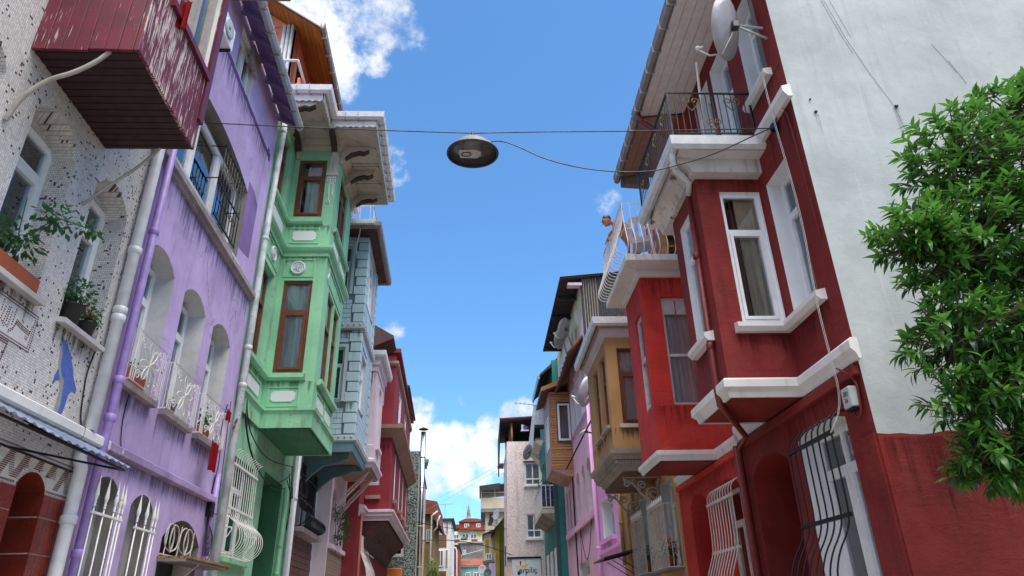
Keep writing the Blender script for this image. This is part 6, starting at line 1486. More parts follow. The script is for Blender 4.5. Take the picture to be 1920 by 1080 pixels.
# ================================================================== R4 lilac pink house
R4 = house('lilac_pink_house', 'narrow lilac pink house with one white framed window', FR, 20.3)
holes = [window(R4, T, 21.3, 23.4, 3.75, 4.95, .3, 0, m_pvc, m_whiteclean, .07, .8, 2, [(0, 1, m_curt)])]
MB().wall(T, [(20.3, 0), (24.1, 0), (24.1, 9.2), (20.3, 9.2)], holes, .6).build('wall', m_pinklilac, R4)
core(R4, FR, 20.31, 24.1, 9.1, -.7, 6, m_conc)
B(lambda a, b, n: FR(a, b, n), 21.2, 23.5, 3.62, 3.74, -.02, .14).build('sill', m_pinklilac, R4); B(lambda a, b, n: FR(a, b, n), 20.4, 24.05, 3.36, 3.46, 0, .1).build('band', m_pinklilac, R4)
for u in (21.3, 22.3, 23.2): B(lambda a, b, n: FR(a, b, n), u, u+.1, 3.46, 3.62, 0, .1).build('bracket', m_pinklilac, R4)
pipe(R4, FR, [(24.0, 0, .1), (24.0, 9.1, .1)], .07, m_pinklilac, 'drainpipe', [(24.0, 5.9, .1), (24.0, 3.6, .1)])
B(T, 22.4, 23.0, 6.1, 6.2, 0, .1).build('stub_sill', m_pvc, R4)
# ================================================================== R5 pink house
R5 = house('pink_house', 'tall pink house with arched windows, timber bay and dark corrugated roof', FR, 24.1)
holes = []
for i, u in enumerate((25.1, 26.6, 28.15, 29.65)):
    w_ = .95; holes.append(window(R5, T, u+.05, u+w_, 5.06, 6.55, .18, .38, m_reveal, m_pale, .05, None, 1, None))
for i, u in enumerate((25.0, 26.8, 28.3)): holes.append(window(R5, T, u, u+1.2, 8.7, 10.45, .12, 0, m_whiteclean, m_whiteclean, .1, .8, 1, [(0, 1, m_curt)]))
for u in (31.2, 32.3): holes.append(window(R5, T, u, u+.6, 5.06, 6.5, .18, .25, m_reveal, m_pale, .05, None, 1, None))
holes.append(window(R5, T, 26.9, 29.9, 1.9, 3.5, .3, 0, m_pvc, m_white, .12, .7, 2, None))
MB().wall(T, [(24.1, 0), (33.5, 0), (33.5, 11.5), (24.1, 11.5)], holes, .6).build('wall', m_pink, R5)
MB().wall(T, [(24.1, 11.5), (33.5, 11.5), (33.5, 13.8), (24.1, 13.8)], [], .6).build('upper_wall', plaster('yellowed cream render', (196, 188, 160), 1, .85, .15, .4), R5)
core(R5, FR, 24.15, 33.5, 13.6, -.63, 6, m_conc)
B(T, 25.7, 26.2, 12.3, 13.0, 0, .04).build('small_window', m_pvc, R5)
MB().prism(T, [(24.11, 11.5), (25.4, 11.5), (24.11, 12.3)], .0, .008).build('pink_patch', m_pink, R5)
mb = MB(); 
B(T, 29.5, 32.8, 11.6, 13.0, 0, .05).build('white_panel', m_pvc, R5)
for i in range(7): mb.box(T, 29.5+i*.47, 29.53+i*.47, 11.6, 13.0, .05, .09)
mb.build('panel_ribs', m_white, R5)
# corrugated gable wall over the lilac house and roof
def corrugated(fn, k, mat, name, root):
    mb = MB(); r0 = None
    for i in range(k*4+1):
        f = i/(k*4); d = math.sin(i*math.pi/2)
        r = [mb.bm.verts.new(q) for q in fn(f, d)]
        if r0:
            for x, y, x2, y2 in [(r0[j], r0[j+1], r[j], r[j+1]) for j in range(len(r)-1)]: mb.bm.faces.new((x, x2, y2, y))
        r0 = r
    return mb.build(name, mat, root, False)
corrugated(lambda f, d: [Vector((3.95+2.6*f, 24.08+.028*d, z)) for z in (9.0, 13.75)], 26, m_corr, 'corrugated_gable', R5)
corrugated(lambda f, d: [FR(23.9+8.2*f, 13.55+.03*d+.1*(p*-1+.85), p) for p in (.86, -.7)], 60, m_corr2, 'corrugated_roof', R5)
corrugated(lambda f, d: [FR(23.9+8.2*f, 13.62+.03*d+.1*(p*-1+.85), p) for p in (.86, -6)], 60, m_corr, 'roof_top', R5)
B(lambda a, b, n: FR(a, b, n), 24.0, 24.3, 13.3, 13.42, .0, .55).build('roof_beam', m_pale, R5)
for u in (25.5, 27.5, 29.5, 31.5): B(lambda a, b, n: FR(a, b, n), u, u+.1, 13.36, 13.5, .0, .8).build('roof_rafter', m_corr2, R5)
MB().prism(lambda a, b, n: FR(n, b, a), [(0, 11.35), (.62, 10.62), (.66, 10.68), (0, 11.45)], 24.7, 30.2).build('tile_canopy', plaster('brown sooty tile', (112, 84, 76), 1, .9, .4, .5), R5)
for i in range(9): MB().tube([FR(24.7+i*.6, 11.42, .02), FR(24.7+i*.6, 10.7, .64)], .06, 6).build('ridge_tile', m_tile_roof, R5)
B(lambda a, b, n: FR(a, b, n), 24.3, 33.0, 4.7, 4.92, 0, .1).build('ledge', m_pink, R5)
for i, u in enumerate((24.9, 26.5)): MB().prism(T, [(u-.0, 10.55), (u+.5, 10.8), (u+1.2, 10.55)], 0, .08).build('window_hood', m_pale, R5)
mb = MB(); mb.tube([FR(29.9, z, .05) for z in (0, 7.4)], .03, 5); mb.tube([FR(*q) for q in smooth([(25.5, 4.7, .04), (26.5, 3.6, .04), (27.6, 3.4, .04), (28.5, 4.7, .04)])], .015, 4); mb.tube([FR(28.5, 4.7, .04), FR(28.8, 3.2, .04)], .015, 4); mb.build('cable', m_cable, R5)
# timber bay
v0, v1, P1 = 29.65, 32.2, .95
Ts, Tf = near(FR, v0), fac(FR, P1)
B(lambda a, b, n: FR(a, b, n), v0+.03, v1-.02, 7.3, 10.7, .0, P1-.03).build('bay_core', m_slat_d, R5)
wf = window(R5, Ts, .04, .58, 8.5, 10.15, -.03, 0, m_pvc, m_pvc, .08, None, 1, [(0, .72, m_curt)], room=.06, sash=False)
z = 7.28; k = 0; rs = random.Random(12)
while z < 10.68:
    segs = [(0.0, P1)] if not (z+.1 > 8.44 and z < 10.2) else [(.64, P1), (.0, .03)]
    for s, e in segs: B(Ts, s, e, z+.006, z+.108+rs.uniform(-.004, .004), -.03, .012+rs.uniform(0, .012), bev=.006).build('slat', m_slat, R5)
    z += .118
fw_ = window(R5, Tf, 30.0, 31.3, 8.3, 9.7, -.02, 0, m_pvc, m_pvc, .08, None, 2, [(0, 1, m_curt)], room=.08, sash=False)
B(Tf, v0, v1, 7.25, 8.28, -.02, .012).build('side_panel', m_barkside, R5); B(Tf, v0, 29.98, 8.28, 10.7, -.02, .012).build('side_panel', m_barkside, R5); B(Tf, 31.32, v1, 8.28, 10.7, -.02, .012).build('side_panel', m_barkside, R5); B(Tf, 29.98, 31.32, 9.72, 10.7, -.02, .012).build('side_panel', m_barkside, R5)
MB().prism(lambda a, b, n: FR(n, b, a), [(1.3, 10.62), (1.3, 10.78), (-.1, 11.35), (-.1, 11.15)], v0-.35, v1+.3).build('bay_roof', m_slat_d, R5)
MB().prism(lambda a, b, n: FR(v0-.36-n, b, a), [(1.3, 10.62), (1.3, 10.8), (-.1, 11.37), (-.1, 11.12)], 0, .05).build('bargeboard', m_slat, R5)
MB().prism(lambda a, b, n: FR(n, b, a), [(0, 7.2), (0, 6.95), (.35, 7.0), (.7, 7.15), (P1, 7.24), (P1, 7.29), (0, 7.29)], v0, v1).build('bay_base', m_barkside, R5)
dish((3.55, 26.3, 12.38), .44, (-.75, .55, .35), 'front satellite dish of the pair under the dark corrugated roof', FR(26.9, 11.2, 0), group='satellite dishes along the right row')
dish((3.53, 27.6, 12.46), .44, (-.75, .55, .35), 'rear satellite dish of the pair under the dark corrugated roof', FR(28.2, 11.0, 0), group='satellite dishes along the right row')
dish((3.42, 20.8, 7.97), .46, (-.75, .5, .35), 'grey satellite dish on the lilac wall beside the ochre tan bay', FR(21.1, 7.75, 0), group='satellite dishes along the right row')
t = thing('tv_aerial', 'black stick aerial leaning out from the pink wall', 'aerial', tuple(FR(22, 6.9, 0)))
mb = MB(); mb.tube([FR(22.0, 6.9, 0), FR(22.6, 7.15, .55)], .025, 5); mb.tube([FR(21.9, 7.4, .35), FR(24.6, 6.3, .95)], .03, 5); mb.build('arm', m_iron, t)
MB().tube([FR(22.5, 7.2, .4), FR(22.7, 7.1, .62)], .06, 6).build('head', m_white, t)

# ================================================================== R6 teal house
R6 = house('teal_house', 'teal house with blue panelled balcony and pale boxed balcony above', FR, 33.5)
MB().wall(fac(FR, .3), [(33.5, 0), (42, 0), (42, 13.4), (33.5, 13.6)], [], .6).build('wall', m_teal, R6)
core(R6, FR, 33.5, 42, 13.3, -.2, 6, m_conc)
MB().prism(lambda a, b, n: FR(n, b, a), [(.95, 12.75), (.95, 12.85), (-.5, 14.2), (-.5, 13.9)], 33.55, 38).build('roof', m_corr2, R6)
mould(R6, FR, [(33.6, .93), (38, .93)], [(0, 12.78), (.0, 12.65), (.08, 12.6), (.12, 12.8)], 'gutter', m_zinc)
MB().prism(lambda x, y, n: FR(34.6+n, y, x), [(.3, 8.0), (.75, 8.7), (.8, 9.7), (.3, 9.7)], 0, 3).build('oriel', m_teal, R6)
# blue panel balcony
b0, b1, bp = 34.6, 39.5, 1.02
B(lambda a, b, n: FR(a, b, n), b0, b1, 6.12, 6.32, .3, bp).build('balcony_slab', m_beige, R6)
MB().prism(lambda a, b, n: FR(n, b, a), [(.3, 5.75), (.45, 5.75), (bp-.02, 6.1), (bp-.02, 6.119), (.3, 6.119)], b0, b1).build('balcony_haunch', m_conc, R6)
Tn_ = near(FR, b0); bl = B(Tn_, .14, bp, 6.36, 6.42, -.03, .0).build('balcony_front', m_wiron, R6)
B(Tn_, .14, bp, 7.42, 7.47, -.03, .0).build('rail', m_wiron, bl)
rp = random.Random(2)
for c in range(4):
    x0 = .16+c*.215; z = 6.43
    while z < 7.4:
        h = min(rp.choice((.3, .42, .5)), 7.41-z); B(Tn_, x0+.035, x0+.18, z+.02, z+h-.015, -.02, -.005).build('blue_panel', m_navy, bl); B(Tn_, x0+.18, x0+.215, z, z+h, -.025, .0).build('stile', m_wiron, bl); z += h
mb = MB()
for i in range(26): mb.tube([FR(b0+i*.19, 6.32, bp-.02), FR(b0+i*.19, 7.46, bp-.02)], .012, 4)
mb.tube([FR(b0, 7.46, bp-.02), FR(b1, 7.46, bp-.02)], .02, 4)
mb.build('balcony_side_rails', m_wiron, R6)
t = thing('balcony_plants', 'row of green leafy plants on the blue panelled balcony', 'plants', tuple(FR(35.5, 6.32, .6)))
mb = MB()
for u, p, z in ((34.9, .35, 7.6), (34.9, .7, 7.65), (35.2, .9, 7.6), (36.2, .8, 7.55), (35.1, .2, 7.55)): leafblob(mb, FR(u, z, p), (.2, .25, .25), 60, .16, rng)
mb.build('foliage', m_leaf_pot, t, False)['kind'] = 'stuff'
for u, p in ((34.95, .4), (35.1, .8), (36.1, .8)): MB().lathe([(0, 0), (.1, 0), (.14, .9), (0, .9)], Matrix.Translation(FR(u, 6.33, p)), 10).build('tub', m_planter, t)
# pale boxed balcony higher up
Tn_ = near(FR, 36)
B(lambda a, b, n: FR(a, b, n), 36, 40, 10.0, 10.1, .3, 1.1).build('upper_slab', m_conc, R6)
MB().prism(lambda a, b, n: FR(n, b, a), [(.3, 9.4), (.6, 9.4), (1.1, 10.0), (.3, 10.0)], 36, 40).build('upper_haunch', m_beige, R6)
for i in range(6): B(Tn_, .5+i*.1, .592+i*.1, 10.85, 11.9, -.03, .01*(i % 2)).build('slat', m_gut_pale, R6)
MB().prism(fac(FR, 1.1), [(36, 10.85), (37.5, 10.0), (40.5, 10.0), (40.5, 11.0), (36.0, 11.9)], 0, .03).build('side_panel', m_gut_pale, R6)
B(Tn_, .5, 1.1, 10.7, 10.84, -.4, .0).build('dark_edge', m_dark, R6)
for i in range(3): B(fac(FR, .3), 35+i*2.2, 36.2+i*2.2, 3.0, 4.6, 0, .05).build('window', m_pvc, R6)
pipe(R6, FR, [(34.0, 0, .42), (34.0, 6.0, .42)], .05, m_dark, 'drainpipe'); B(lambda a, b, n: FR(a, b, n), 33.52, 33.7, 0, 9, .3, .5).build('corner_post', m_teal_d, R6)
dish((2.6, 37.0, 9.62), .42, (-.75, .5, .35), 'grey satellite dish in front of the pinkish mosaic end wall', FR(37.6, 9.2, .5), group='satellite dishes along the right row')

# ================================================================== R7 pinkish mosaic building
R7 = thing('mosaic_block', 'pinkish white mosaic-clad block with roof canopy and shop sign', 'building', (1.6, 42, 0))
Te = lambda a, b, n: Vector((a, 42-n, b))
hs = [window(R7, Te, 2.68, 3.6, 8.72, 10.05, .06, 0, m_pvc, m_pvc, .08, .28, 2, [(0, 1, m_curt)], room=.3, sash=False),
      window(R7, Te, 2.68, 3.55, 5.72, 7.05, .06, 0, m_pvc, m_pvc, .08, .32, 2, [(0, 1, m_curt)], room=.3, sash=False)]
MB().wall(Te, [(1.42, 0), (6, 0), (6, 11.35), (1.62, 11.35)], hs).build('end_wall', m_mos2, R7)
MB().wall(lambda a, b, n: Vector((1.42+.2*b/11.35-.0*a, a, b)), [(42, 0), (47.4, 0), (47.4, 11.2), (42, 11.35)], []).build('street_wall', m_mos2, R7)
B(W, 1.65, 6, 42.4, 47.4, 0, 11.2).build('rear_block', m_conc, R7)
for q in (hs and ((2.6, 3.68, 8.62, 8.7), (2.6, 3.62, 5.6, 5.7))): B(Te, *q, 0, .12).build('sill', m_pvc, R7)
B(Te, 2.6, 3.7, 10.08, 10.14, 0, .1).build('lintel', m_dark, R7)
MB().prism(lambda a, b, n: Vector((a, 41.9+n, b)), [(1.2, 12.6), (6, 12.9), (6, 12.98), (1.2, 12.7)], 0, 6).build('canopy', m_corr2, R7)
MB().prism(lambda a, b, n: Vector((n, 42+a, b)), [(0, 12.6), (6, 12.6), (6, 10.3), (5.4, 10.3)], 1.2, 1.26).build('canopy_side', m_corr2, R7)
MB().prism(lambda a, b, n: Vector((a, 41.85+n, b)), [(1.18, 12.7), (6, 12.98), (6, 13.04), (1.18, 12.8)], 0, .06).build('canopy_trim', m_red1, R7)
B(W, 1.7, 6, 46.8, 47, 11.35, 12.7).build('shed_wall', m_room, R7)
MB().tube([Vector((1.95, 42.3, 11.3)), Vector((1.95, 42.3, 12.62))], .07, 8).build('timber_post', m_slat, R7); MB().tube([Vector((1.85, 43.5, 11.3)), Vector((1.85, 43.5, 12.62))], .06, 8).build('timber_post', m_slat, R7)
B(W, 2.5, 3.0, 41.95, 42.2, 12.0, 12.06).build('roof_shelf', m_gut_pale, R7)
for i, (x, mt_) in enumerate(((2.62, m_white), (2.72, m_bluef), (2.85, m_bluef), (2.94, m_redcloth))):
    o = curtain_mesh(Te, x-.07, x+.07, 12.06, 12.4-.04*i, .0, .02, 2, 8).build('laundry', mt_); tag(o, ['white shirt hanging at the left under the mosaic block canopy', 'dark blue cloth hanging second under the mosaic block canopy', 'bright blue cloth hanging third under the mosaic block canopy', 'red cloth hanging at the right under the mosaic block canopy'][i], 'laundry', 'laundry on the roof shelf')
B(W, 1.05, 1.42, 42.05, 43, 9.9, 10.05).build('gutter_end', m_dark, R7)
t = thing('shop_sign', 'white shop sign lettered erpiliç with a rooster emblem', 'sign', (2.5, 41.9, 3.6))
B(Te, 1.78, 3.42, 3.2, 4.6, .02, .1).build('board', m_sign, t)
B(Te, 1.5, 3.45, 4.61, 4.7, .0, .14).build('top_bar', m_iron, t); B(Te, 2.52, 2.545, 3.2, 4.6, .1, .104).build('seam', m_zinc, t)
txt = text_mesh('lettering', 'erpiliç', .42, (2.68, 41.885, 3.98), (R_(90), 0, 0), m_signblue, t, .006)
out_ = text_mesh('lettering_outline', 'erpiliç', .42, (2.68, 41.896, 3.975), (R_(90), 0, 0), m_signyel, t, .003); out_.scale = (1.05, 1.12, 1)
MB().prism(Te, [(2.0, 4.28), (2.1, 4.22), (2.2, 4.25), (2.28, 4.1), (2.24, 3.9), (2.12, 3.8), (2.08, 4.0), (1.98, 4.15), (1.88, 4.42), (1.94, 4.3)], .1, .106).build('emblem_body', m_signgrn, t)
MB().prism(Te, [(2.2, 4.44), (2.24, 4.48), (2.3, 4.46), (2.32, 4.4), (2.29, 4.36), (2.28, 4.22), (2.24, 4.22), (2.22, 4.34)], .1, .108).build('emblem_head', m_signred, t)
MB().prism(Te, [(2.28, 4.2), (2.5, 4.26), (2.7, 4.34), (2.68, 4.2), (2.5, 4.15), (2.3, 4.14)], .1, .107).build('emblem_ribbon', m_signyel, t)
MB().prism(Te, [(2.08, 3.95), (2.2, 3.92), (2.26, 3.84), (2.2, 3.74), (2.08, 3.76)], .1, .109).build('emblem_tail', m_signblue, t)
o = B(W, 1.36, 1.42, 41.2, 41.7, 4.2, 5.25).build('blue_banner', m_bluef); tag(o, 'tall blue banner at the corner of the mosaic block', 'banner'); origin_to(o, (1.39, 41.45, 4.2))

# ================================================================== lamp and cables over the street
lp = thing('street_lamp', 'large grey disc street lamp hung from a cable over the street', 'street lamp', (-.1, 8.0, 7.6))
Ml = Matrix.Translation((-.1, 8.0, 7.62)) @ Matrix.Rotation(R_(4), 4, 'X')
MB().lathe([(0, .2), (.12, .19), (.22, .155), (.3, .085), (.355, .015), (.37, 0), (.37, -.03), (.345, -.03), (.34, 0), (.28, .06), (.2, .12), (0, .15)], Ml, 40).build('shade', m_lampbody, lp)
MB().tube([Ml @ Vector((.355*math.cos(t), .355*math.sin(t), -.015)) for t in [k*math.pi/20 for k in range(40)]], .02, 6, True).build('rim', m_lampd, lp)
MB().lathe([(0, .0), (.34, 0), (.34, -.004), (0, -.012)], Ml, 40).build('lens', m_lampglass, lp)
MB().prism(lambda a, b, n: Ml @ Vector((a, b, n)), [(-.2, -.1), (-.18, .1), (.06, .11), (.12, .04), (.12, -.05), (.05, -.11)], -.024, -.010).build('reflector', m_lampbulb, lp)
MB().tube([Ml @ Vector((-.09+.07*math.cos(t), -.0+.05*math.sin(t), -.028)) for t in [k*.524 for k in range(12)]], .008, 5, True).build('bulb_ring', m_lampd, lp)
MB().tube([Ml @ Vector((0, 0, .19)), Ml @ Vector((0, 0, .36))], .02, 6).build('hanger', m_iron, lp)
def cable(label, pts, r=.012, mat=None, sag=0, k=24, name='cable', grp='cables across the street'):
    P = [Vector(p) for p in pts]
    if len(P) == 2: P = [P[0].lerp(P[1], i/k)-Vector((0, 0, sag*4*(i/k)*(1-i/k))) for i in range(k+1)]
    o = MB().tube(P, r, 5).build(name, mat or m_cable); tag(o, label, 'cable', grp); origin_to(o, P[0]); return o
cable('black suspension cable holding the disc street lamp', [(-4.37, 8.82, 8.79), (-3.3, 8.61, 8.57), (-2.2, 8.4, 8.36), (-1.1, 8.19, 8.15), (-.1, 8.0, 7.97), (.95, 7.78, 7.83), (2.0, 7.58, 7.69), (3.0, 7.38, 7.56), (4, 7.17, 7.43)], .0085)
sm = smooth([(.1, 8.0, 7.8), (.3, 7.98, 7.83), (.55, 7.95, 7.7), (.95, 7.9, 7.42), (1.6, 7.8, 7.17), (2.3, 7.65, 7.04), (2.7, 7.5, 7.06), (3.2, 7.4, 7.18), (3.75, 7.25, 7.4), (4.0, 7.15, 7.46)], 3)
cable('slack black feeder cable drooping from the disc street lamp', sm, .009)
cable('thin cable from the oxblood bay to the mosaic block, upper far one', [(-3.2, 36, 6.0), (1.5, 42, 6.25)], .018, sag=.2)
cable('thick dark cable from flue to mosaic block, lower far one', [(-3.1, 38, 5.3), (1.75, 41.8, 4.8)], .022, sag=-.3)
cable('pale cable from the timber bay towards the far left row', [FR(30.5, 8.9, .96), (-3.6, 40, 7.2)], .006, m_cablew, .1)
cable('second pale cable just below the one from the timber bay', [FR(30.5, 8.8, .96), (-3.6, 40.4, 6.9)], .006, m_cablew, .1)
o = MB().tube([Vector((3.5, 37.5, 12.3)), Vector((1.9, 37.5, 12.5))], .02, 5)
for i in range(6): o.tube([Vector((2.0+i*.25, 37.2, 12.48-.03*i)), Vector((2.0+i*.25, 37.8, 12.48-.03*i))], .012, 4)
o = o.build('tv_aerial', m_zinc); tag(o, 'thin metal TV aerial sticking out above the mosaic block canopy', 'aerial'); origin_to(o, (3.5, 37.5, 12.3))

# ================================================================== laurel tree beside the gable
tr = thing('laurel_tree', 'glossy laurel tree in front of the pale gable', 'tree', (4.95, 4.75, 0))
rt = random.Random(21)
LEAVES = []
def leaf_mesh(k):
    """curved lance-shaped leaf, 1 unit long along +X, folded on its midrib"""
    me = bpy.data.meshes.new('leaf'); bm = bmesh.new(); r = random.Random(k); droop = r.uniform(.28, .62); fold = r.uniform(.10, .22); wd = r.uniform(.15, .185)
    prof = [(0, .012), (.12, .6), (.32, 1.0), (.55, .92), (.78, .52), (.93, .16), (1.0, 0)]
    rows = []
    for x, w_ in prof:
        z = -droop*x*x; w2 = wd*w_
        rows.append([bm.verts.new((x, -w2, z+fold*w2)), bm.verts.new((x, 0, z)), bm.verts.new((x, w2, z+fold*w2))])
    for a, b in zip(rows, rows[1:]):
        for j in (0, 1): f = bm.faces.new((a[j], b[j], b[j+1], a[j+1])); f.smooth = True
    at = None
    bm.to_mesh(me); bm.free(); me.materials.append(m_leaf)
    return me
LM = [leaf_mesh(k) for k in range(6)]
LY = []
for me in LM[:3]: m2 = me.copy(); m2.materials.clear(); m2.materials.append(m_leaf_y); LY.append(m2)
lobes = [((5.0, 4.75, 4.85), (1.05, .9, 1.15)), ((4.55, 4.7, 4.1), (1.15, .9, .85)), ((4.15, 4.75, 4.45), (.62, .6, .5)), ((3.78, 4.7, 4.18), (.55, .5, .42)), ((4.2, 4.6, 3.55), (.85, .75, .6)), ((4.45, 4.55, 3.0), (.85, .75, .55)), ((4.0, 4.6, 3.1), (.6, .5, .42)), ((4.05, 4.55, 2.62), (.55, .5, .32)), ((4.95, 4.7, 5.6), (.55, .55, .5)), ((5.5, 4.75, 4.3), (1.2, 1.0, 1.6)), ((4.65, 4.5, 2.55), (.7, .6, .45)), ((5.4, 4.7, 5.5), (.65, .65, .65)), ((3.55, 4.6, 3.42), (.5, .45, .36)), ((3.5, 4.6, 2.92), (.4, .45, .3)), ((3.5, 4.55, 2.52), (.34, .4, .24)), ((4.15, 4.7, 5.15), (.5, .5, .46)), ((3.5, 4.65, 4.3), (.42, .4, .26)), ((3.95, 4.55, 2.35), (.45, .45, .22))]
tips = []
cc = Vector((4.9, 4.75, 3.9))
for (c, r) in lobes:
    vol = r[0]*r[1]*r[2]; n_ = int(195*vol**.7)+60
    for _ in range(n_):
        d = Vector((rt.gauss(0, 1), rt.gauss(0, 1), rt.gauss(0, 1))).normalized()*(rt.random()**.38)*rt.uniform(.82, 1.1)
        p = Vector((c[0]+d.x*r[0], c[1]+d.y*r[1], c[2]+d.z*r[2]))
        if p.y > 6.2: continue
        tips.append((p, (d*.9+(p-cc).normalized()*.5+Vector((0, 0, .35))).normalized()))
inst = []
for p, d in tips:
    k = rt.randint(8, 13)
    for i in range(k):
        t_ = i*2.4+rt.random(); o1 = d.orthogonal().normalized(); o2 = d.cross(o1)
        spread = .55+.5*(1-i/k)
        ax = (d*(1.05-spread*.45)+(o1*math.cos(t_)+o2*math.sin(t_))*spread+Vector((0, 0, .06))).normalized()
        up = Vector((rt.uniform(-.35, .35), rt.uniform(-.35, .35), 1)); yv = up.cross(ax).normalized(); zv = ax.cross(yv)
        s = rt.uniform(.078, .122)*(1.0 if i > 1 else .8)
        M = Matrix((ax, yv, zv)).transposed().to_4x4(); M = Matrix.Translation(p-d*.05*(k-i)/k*2.2) @ M @ Matrix.Scale(s, 4)
        inst.append((M, rt.random(), i >= k-2 and rt.random() < .35))
# the leaves nearest to the camera are single objects, the rest one joined part
camp = Vector((0, 0, 1.6))
vis = lambda M: (M.translation-camp).length + (3 if M.translation.x/M.translation.y > .96 else 0)
inst.sort(key=lambda q: vis(q[0]))
base = parent_loc(tr)
for M, tone, young in inst[:295]:
    o = bpy.data.objects.new('leaf', (LY if young else LM)[int(tone*97) % (3 if young else 6)]); COL.objects.link(o); o.parent = tr; o.matrix_local = Matrix.Translation(-base) @ M
vs_l, fs_l, tones = [], [], []
for M, tone, young in inst[295:]:
    me = LM[int(tone*97) % 6]; b0_ = len(vs_l)
    vs_l += [tuple((M @ v.co)-base) for v in me.vertices]; fs_l += [tuple(b0_+i for i in f.vertices) for f in me.polygons]; tones += [tone if not young else 1.3]*len(me.vertices)
me = bpy.data.meshes.new('foliage'); me.from_pydata(vs_l, [], fs_l); me.materials.append(m_leaf)
at_ = me.attributes.new('tone', 'FLOAT', 'POINT'); at_.data.foreach_set('value', tones)
me.polygons.foreach_set('use_smooth', [True]*len(me.polygons))
o = bpy.data.objects.new('foliage', me); COL.objects.link(o); o.parent = tr; o['kind'] = 'stuff'
for m_ in LM+LY:
    a_ = m_.attributes.new('tone', 'FLOAT', 'POINT'); a_.data.foreach_set('value', [.55]*len(m_.vertices))
MB().tube([Vector(q) for q in ((4.95, 4.75, 0), (4.93, 4.74, 1.0), (4.98, 4.76, 2.0), (4.95, 4.75, 3.2), (5.0, 4.75, 4.6))], [.12, .1, .09, .07, .04], 10).build('trunk', m_bark, tr)
br_ = MB()
for c, r in lobes: br_.tube([Vector((4.96, 4.75, max(1.9, c[2]-1.2))), Vector((4.96, 4.75, c[2]-.5)).lerp(Vector(c), .5), Vector(c)], [.04, .03, .014], 6)
for p, d in tips[::2]:
    c = min(lobes, key=lambda q: (Vector(q[0])-p).length)[0]; br_.tube([Vector(c), Vector(c).lerp(p, .5)+Vector((0, 0, -.06)), p], [.01, .007, .004], 4)
br_.build('branches', m_bark, tr)

# ================================================================== man leaning on the balcony rail
pm = thing('person', 'bare-shouldered dark-haired man leaning over the white balcony railing', 'person', (3.0, 12.35, 7.63))
def skin_body(name, joints, edges, mat, parent, root=0, sub=2):
    me = bpy.data.meshes.new(name); off = parent_loc(parent)
    me.from_pydata([tuple(Vector(j[0])-off) for j in joints], edges, []); o = bpy.data.objects.new(name, me); COL.objects.link(o); o.parent = parent
    md = o.modifiers.new('skin', 'SKIN'); md.use_smooth_shade = True
    for i, j in enumerate(joints):
        sv_ = me.skin_vertices[0].data[i]; r = j[1]; sv_.radius = r if isinstance(r, tuple) else (r, r); sv_.use_root = (i == root)
    o.modifiers.new('sub', 'SUBSURF').levels = sub; o.modifiers['sub'].render_levels = sub
    me.materials.append(mat); return o
fx, fy, fz = 3.2, 12.3, 7.63
J = [((fx, fy, fz+.93), (.13, .16)), ((fx-.08, fy, fz+1.08), (.12, .15)), ((fx-.2, fy, fz+1.24), (.12, .17)), ((fx-.3, fy, fz+1.36), (.1, .17)), ((fx-.38, fy, fz+1.42), .058), ((fx-.43, fy, fz+1.44), .055),
     ((fx+.0, fy-.1, fz+.85), .09), ((fx+.02, fy-.11, fz+.47), .062), ((fx+.06, fy-.11, fz+.09), .04), ((fx-.1, fy-.12, fz+.04), .035),
     ((fx+.0, fy+.1, fz+.85), .09), ((fx+.04, fy+.11, fz+.47), .062), ((fx+.1, fy+.11, fz+.09), .04), ((fx-.06, fy+.12, fz+.04), .035),
     ((fx-.3, fy-.2, fz+1.36), .062), ((fx-.38, fy-.27, fz+1.18), .046), ((fx-.5, fy-.15, fz+1.09), .034), ((fx-.54, fy-.1, fz+1.03), .028),
     ((fx-.3, fy+.2, fz+1.36), .062), ((fx-.38, fy+.27, fz+1.18), .046), ((fx-.5, fy+.15, fz+1.1), .034), ((fx-.54, fy+.1, fz+1.04), .028)]
E_ = [(0, 1), (1, 2), (2, 3), (3, 4), (4, 5), (0, 6), (6, 7), (7, 8), (8, 9), (0, 10), (10, 11), (11, 12), (12, 13), (3, 14), (14, 15), (15, 16), (16, 17), (3, 18), (18, 19), (19, 20), (20, 21)]
body = skin_body('body', J, E_, m_skin, pm)
for s, (hx, hy, hz) in ((-1, J[17][0]), (1, J[21][0])):
    for k in range(4): MB().tube([Vector((hx, hy+(k-1.5)*.018, hz)), Vector((hx-.025, hy+(k-1.5)*.02, hz-.04)), Vector((hx-.03, hy+(k-1.5)*.02, hz-.08+.006*abs(k-1.5)))], [.011, .01, .007], 6).build('finger', m_skin, body)
    MB().tube([Vector((hx+.0, hy-s*.03, hz+.005)), Vector((hx-.01, hy-s*.045, hz-.02)), Vector((hx-.015, hy-s*.04, hz-.05))], [.012, .011, .008], 6).build('thumb', m_skin, body)
hc = Vector((fx-.52, fy, fz+1.47)); Mh = Matrix.Translation(hc) @ Matrix.Rotation(R_(-30), 4, 'Y')
def ell(M, sx, sy, sz, mat, name, parent, seg=18, z0=-1):
    prof = [(math.cos(a), math.sin(a)) for a in [R_(-90+180*i/12) for i in range(13)] if math.sin(a) >= z0]
    return MB().lathe([(max(r, 0.0), z) for r, z in prof], M @ Matrix.Diagonal((sx, sy, sz, 1)), seg).build(name, mat, parent)
head = ell(Mh, .098, .076, .118, m_skin, 'head', pm)
ell(Mh @ Matrix.Translation((.02, 0, .03)) @ Matrix.Rotation(R_(20), 4, 'Y'), .098, .083, .105, m_hair, 'hair', head, z0=-.1)
MB().prism(lambda a, b, n: Mh @ Vector((-a, n, b)), [(.085, .03), (.125, -.025), (.088, -.035)], -.013, .013).build('nose', m_skin, head)
